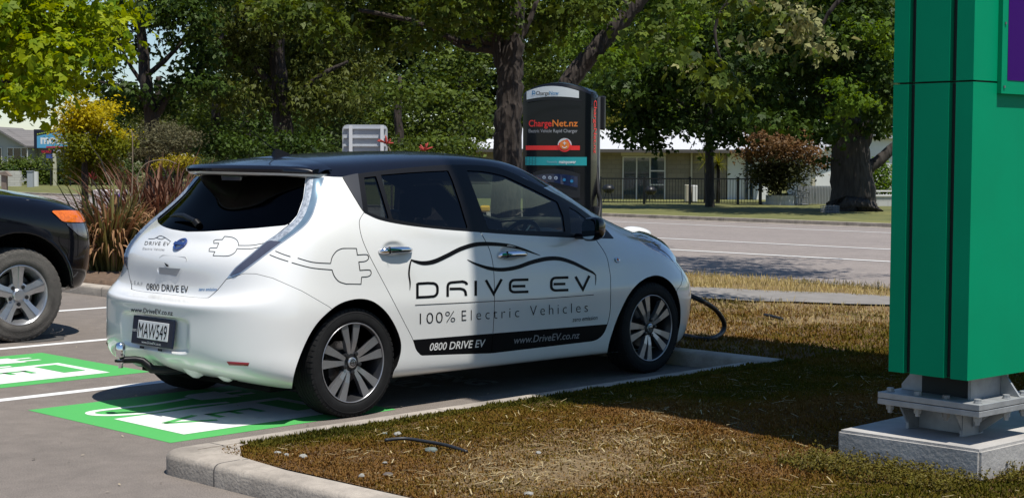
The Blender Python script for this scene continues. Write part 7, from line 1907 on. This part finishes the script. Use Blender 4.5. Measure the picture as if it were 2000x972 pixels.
for i, (px_, bl, dep, lab, m_) in enumerate([(25, [(5, 325, 24, 14), (35, 322, 26, 13), (60, 328, 20, 13)], 103, 'clipped light green hedge behind the white stone wall at the far left', L_mid), (86, [(82, 330, 18, 24), (92, 345, 22, 18), (76, 350, 14, 12)], 103, 'green shrub between the utility box and the motel sign post', L_mid), (135, [(128, 335, 18, 30), (150, 345, 26, 20), (160, 325, 24, 24)], 104, 'dark shrub just right of the motel sign post', L_hedge), (205, [(190, 345, 30, 20), (215, 330, 26, 30), (245, 340, 30, 26), (200, 318, 26, 20)], 104, 'dark shrub behind the tall flax leaves at the far side of the road', L_hedge), (20, [(18, 330, 12, 14)], 101.5, 'small dark conical shrub in front of the light green hedge', L_dark)]):
    shrub('garden_shrub', lab, px_, dep, [(px_blobs(bl, dep, 1.0, rg), .36, m_, dict(cover=4, tw=.32))], 3, group='garden shrubs across the road')
for i, (px_, bl) in enumerate([(440, [(430, 280, 44, 30), (470, 290, 40, 24), (410, 300, 30, 18)]), (560, [(540, 285, 44, 26), (590, 290, 44, 24)]), (680, [(650, 300, 36, 16), (720, 285, 40, 28), (690, 260, 36, 30)]), (820, [(800, 290, 44, 20), (850, 285, 36, 24), (900, 290, 30, 20)])]):
    shrub('roadside_shrub', ['dark shrub behind the roof aerial', 'dark shrub behind the rear edge of the car roof, right of the aerial', 'leafy shrub around the posts of the grey road sign', 'leafy shrub above the car roof, left of the oak trunk'][i], px_, 31 + i, [(px_blobs(bl, 31 + i, .8, rg), .15, [L_dark, L_dark, L_hedge, L_mid][i], dict(cover=3.6, tw=.32))], 4, group='shrubs beyond the verge')
# far wood that closes the view
V_, F_, T_ = leaves(px_blobs([(px_, py_, 70, 40) for px_ in range(250, 1800, 90) for py_ in (215, 275)] + [(px_, py_, 85, 42) for py_ in (160, 105, 50, -5) for px_ in list(range(470, 1040, 105)) + list(range(1150, 1820, 105))], 112, 4, rg), .60, np.random.default_rng(5), cover=5.0, style=1, tw=.36)
tag(fast_mesh('far_wood', V_, F_, L_hedge, None, {'tint': T_}), kind='stuff')
# flax, cordyline and yucca: strap leaves ----------------------------------------------------------------------------
def straps(n, L0, L1, w, rg, spread=.9, curl=.8, base_r=.12, segs=7, el_lo=.9):
    Vs, Fs, Ts = [], [], []; o = 0
    for i in range(n):
        a = rg.uniform(0, 2*math.pi); L = rg.uniform(L0, L1); el = math.pi/2 - spread*rg.uniform(0, 1)**.8; cu = rg.uniform(.1, 1)*curl; ww = w*rg.uniform(.6, 1.2)
        p = np.array([math.cos(a)*base_r*rg.uniform(0, 1), math.sin(a)*base_r*rg.uniform(0, 1), 0.]); s = np.array([-math.sin(a), math.cos(a), 0]); tw_ = rg.uniform(-.7, .7); tt = rg.uniform()
        for k in range(segs + 1):
            t = k/segs; e = el - cu*t*t*1.6; d = np.array([math.cos(a)*math.cos(e), math.sin(a)*math.cos(e), math.sin(e)])
            wd = ww*(1 - t**2.2)*(.6 + .4*min(1, t*4)) + .001; q = s*math.cos(tw_*t) + np.cross(d, s)*math.sin(tw_*t); nn = np.cross(q, d)
            Vs += [p + q*wd/2, p - nn*wd*.18, p - q*wd/2]; Ts += [tt]*3
            p = p + d*L/segs
        for k in range(segs):
            b = o + 3*k; Fs += [(b, b + 1, b + 4, b + 3), (b + 1, b + 2, b + 5, b + 4)]
        o += 3*(segs + 1)
    return np.array(Vs), np.array(Fs), np.array(Ts)
def spiky(name, label, cat, loc, spec, stalks=0, group=None, stalk_top=None):
    root = empty(name, loc); tag(root, label, cat, group)
    for nm, a, m in spec: V_, F_, T_ = a; fast_mesh(nm, V_, F_, m, root, {'tint': T_})
    return root
L_flax = leaf_mat('flax_leaf', (.075, .075, .024), (.30, .27, .10), .22, .4); L_dead = leaf_mat('dead_flax_leaf', (.13, .065, .03), (.36, .21, .11), .2, .8)
L_red = leaf_mat('red_flax_leaf', (.05, .024, .016), (.20, .10, .062), .22, .5); L_yuc = leaf_mat('yucca_leaf', (.07, .09, .012), (.26, .25, .035), .3)
M_bed = mat('planting_bed_bark', (.13, .085, .055), .95, var=.35, vscale=14, bump=.6, bscale=20)
bx, by = np.meshgrid(np.r_[3.325, np.linspace(3.36, 8.6, 49)], np.linspace(4.6, 16, 90)); bzz = verge_h(bx, by) + .012 - .06*(bx < 3.34) + .05*fbm(np.c_[bx.ravel()*3, by.ravel()*3], 3, 9).reshape(bx.shape)
ii = np.arange(50*90).reshape(90, 50); structure(fast_mesh('planting_bed', np.c_[bx.ravel(), by.ravel(), bzz.ravel()], np.c_[ii[:-1, :-1].ravel(), ii[:-1, 1:].ravel(), ii[1:, 1:].ravel(), ii[1:, :-1].ravel()], M_bed, None, None, True))
g5 = np.random.default_rng(21)
def gp3(px, depth): P = pt(px, 400, depth); return (P[0], P[1], float(verge_h(P[0:1], P[1:2])[0]) + .03)
def dead_skirt(n, L, rg): 
    V_, F_, T_ = straps(n, L*.5, L, .042, rg, 1.75, 1.9, .30); k = V_[:, 2]; V_[:, 2] = np.maximum(k + .30, .01 + .05*T_); return V_, F_, T_
sA_ = straps(150, .5, 1.02, .058, g5, .70, .5, .26); sB_ = straps(22, 1.1, 1.42, .055, g5, .45, .4, .2)
spiky('flax_bush', 'tall green flax bush with dead brown leaves round its foot, between the two cars', 'plant', gp3(213, 19.0), [('foliage', tuple(np.concatenate([q1_, q2_ + (len(sA_[0]) if j_ == 1 else 0)]) for j_, (q1_, q2_) in enumerate(zip(sA_, sB_))), L_flax), ('dead_leaves', dead_skirt(420, .80, g5), L_dead)])
spiky('flax_bush', 'second green flax bush half hidden by the car tail lamp', 'plant', gp3(262, 20.2), [('foliage', straps(150, .5, 1.1, .055, g5, .85, .6, .25), L_flax), ('dead_leaves', dead_skirt(260, .7, g5), L_dead)])
for i, (px_, dp, n_) in enumerate([(300, 21.0, 150), (345, 21.8, 140), (278, 22.4, 90)]):
    spiky('red_flax', ['red-brown flax leaning on the left of the car rear window', 'red-brown flax just below the yellow-flowered shrub', 'red-brown flax behind the tall green flax'][i], 'plant', gp3(px_, dp), [('foliage', straps(n_*2, .8, 1.65, .055, g5, 1.0, .9, .40), L_red), ('dead_leaves', straps(140, .4, .95, .045, g5, 1.4, 1.3, .4), L_dead)], group='red flax plants')
# tall bare flower stalks
M_stalk = mat('dry_stalk', (.22, .17, .12), .8); M_bud = mat('red_flower_bud', (.42, .05, .04), .6)
def stalk(label, pts, depth, buds, group='flower stalks of the flax'):
    P0 = gp3(pts[0][0], depth); root = empty('flower_stalk', P0); tag(root, label, 'plant', group); o = np.array(P0)
    q = [np.array([0, 0, 0.])] + [pt(x, y, depth) - o for x, y in pts[1:]]; mb = MB(); C3 = catmull(q, 6); mb.tube(C3, list(np.linspace(.012, .005, len(C3))), 6); mb.build('stem', M_stalk, root, smooth=True)
    r_ = np.random.default_rng(int(pts[0][0]) + int(pts[-1][1]))
    if buds:
        mb = MB(); tip = q[-1]; pv = q[-2]
        for k in range(buds):
            c = tip + (pv - tip)*.35*k/buds; d = r_.normal(size=3); d[2] = abs(d[2]); d /= np.linalg.norm(d); mb.tube([c, c + d*.03, c + d*.07, c + d*.085], [.004, .008, .008, .002], 6)
        mb.build('flower_head', M_bud, root, smooth=True)
stalk('thin bare stalk standing upright above the green flax', [(255, 480), (257, 400), (259, 330), (258, 262), (252, 255)], 19.6, 0)
stalk('curved stalk with a red tip left of the flax', [(215, 480), (200, 400), (188, 365), (179, 346)], 19.3, 7)
stalk('bent stalk crossing in front of the white painted cabinet', [(225, 480), (232, 400), (215, 352), (206, 336), (196, 310), (180, 288), (172, 270)], 19.2, 0)
stalk('red flower spike poking above the car roof beside the road sign', [(765, 480), (765, 330), (762, 295), (752, 278)], 15.5, 8)
stalk('red flower head poking above the middle of the car roof', [(832, 480), (832, 330), (832, 303), (830, 293)], 15.5, 7)
stalk('long arching stalk above the red flax', [(285, 480), (275, 400), (268, 350), (285, 320), (320, 312), (345, 320)], 20.5, 0)
for i, (px_, py_) in enumerate([(1378, 316), (1402, 320)]):
    P = pt(px_, 400, 66); root = empty('yucca', (P[0], P[1], -.38)); tag(root, ['yellow-green yucca rosette left of the slim grey trunk', 'yellow-green yucca rosette right of the slim grey trunk'][i], 'plant', 'yuccas in front of the house')
    zt = pt(px_, py_, 66)[2] + .38; mb = MB(); mb.tube([(0, 0, 0), (.03, 0, zt*.5), (0, 0, zt)], [.09, .08, .07], 8); mb.build('trunk', M_barkg, root, smooth=True)
    V_, F_, T_ = straps(90, .35, .62, .05, g5, 2.6, .35, .05); fast_mesh('foliage', V_ + np.array([0, 0, zt]), F_, L_yuc, root, {'tint': T_})
# weeds at the foot of the plinth, litter on the asphalt
def tuft_field(name, boxes, n, h0, h1, m, seed):
    rg_ = np.random.default_rng(seed); V_, F_, T_ = [], [], []; o = 0
    for x0, x1, y0, y1 in boxes:
        for i in range(n):
            x, y = rg_.uniform(x0, x1), rg_.uniform(y0, y1); z_ = float(verge_h(np.array([x]), np.array([y]))[0]); h = rg_.uniform(h0, h1); a = rg_.uniform(0, 6.28)
            st = np.array([math.cos(a), math.sin(a), 0])*h*rg_.uniform(.1, .9); tt = rg_.uniform()
            for k in range(9):
                t = rg_.uniform(.15, 1); p = np.array([x, y, z_]) + np.array([0, 0, h])*t*(1 - .35*t) + st*t; d = rg_.normal(size=3); d /= np.linalg.norm(d); s = np.cross(d, [0, 0, 1.]); s /= max(np.linalg.norm(s), 1e-6); L_ = rg_.uniform(.007, .015)
                V_ += [p, p + d*L_*.5 + s*L_*.4, p + d*L_, p + d*L_*.5 - s*L_*.4]; F_.append((o, o + 1, o + 2, o + 3)); T_ += [np.clip(tt*.7 + rg_.uniform(0, .3), 0, 1)]*4; o += 4
    ob = fast_mesh(name, V_, F_, m, None, {'tint': T_}); ob['kind'] = 'stuff'
L_weed = leaf_mat('weed_leaf', (.075, .055, .010), (.17, .15, .025), .2)
tuft_field('weeds', [(.05, .455, -4.60, -3.72)], 900, .03, .11, L_weed, 4); tuft_field('weeds', [(.5, 1.6, -4.85, -4.56)], 600, .03, .10, L_weed, 5)
rg6 = np.random.default_rng(66); n = 260; x = rg6.uniform(-3.5, 3.2, n); y = rg6.uniform(-4.5, 6, n); k = ~((x > -1.8) & (y < -1.3)); x, y = x[k], y[k]; n = len(x); a = rg6.uniform(0, 6.28, n); L_ = rg6.uniform(.004, .016, n); z_ = np.full(n, .008)
B = np.c_[x, y, z_]; d = np.c_[np.cos(a)*L_, np.sin(a)*L_, rg6.uniform(-.3, .5, n)*L_]; s = np.c_[-np.sin(a)*L_*.5, np.cos(a)*L_*.5, 0*L_]
ob = fast_mesh('leaf_litter', np.stack([B - d, B - s, B + d, B + s], 1).reshape(-1, 3), np.arange(4*n).reshape(-1, 4), leaf_mat('dry_litter', (.05, .04, .03), (.50, .42, .30), .1), None, {'tint': np.repeat(rg6.uniform(0, 1, n), 4)}); ob['kind'] = 'stuff'
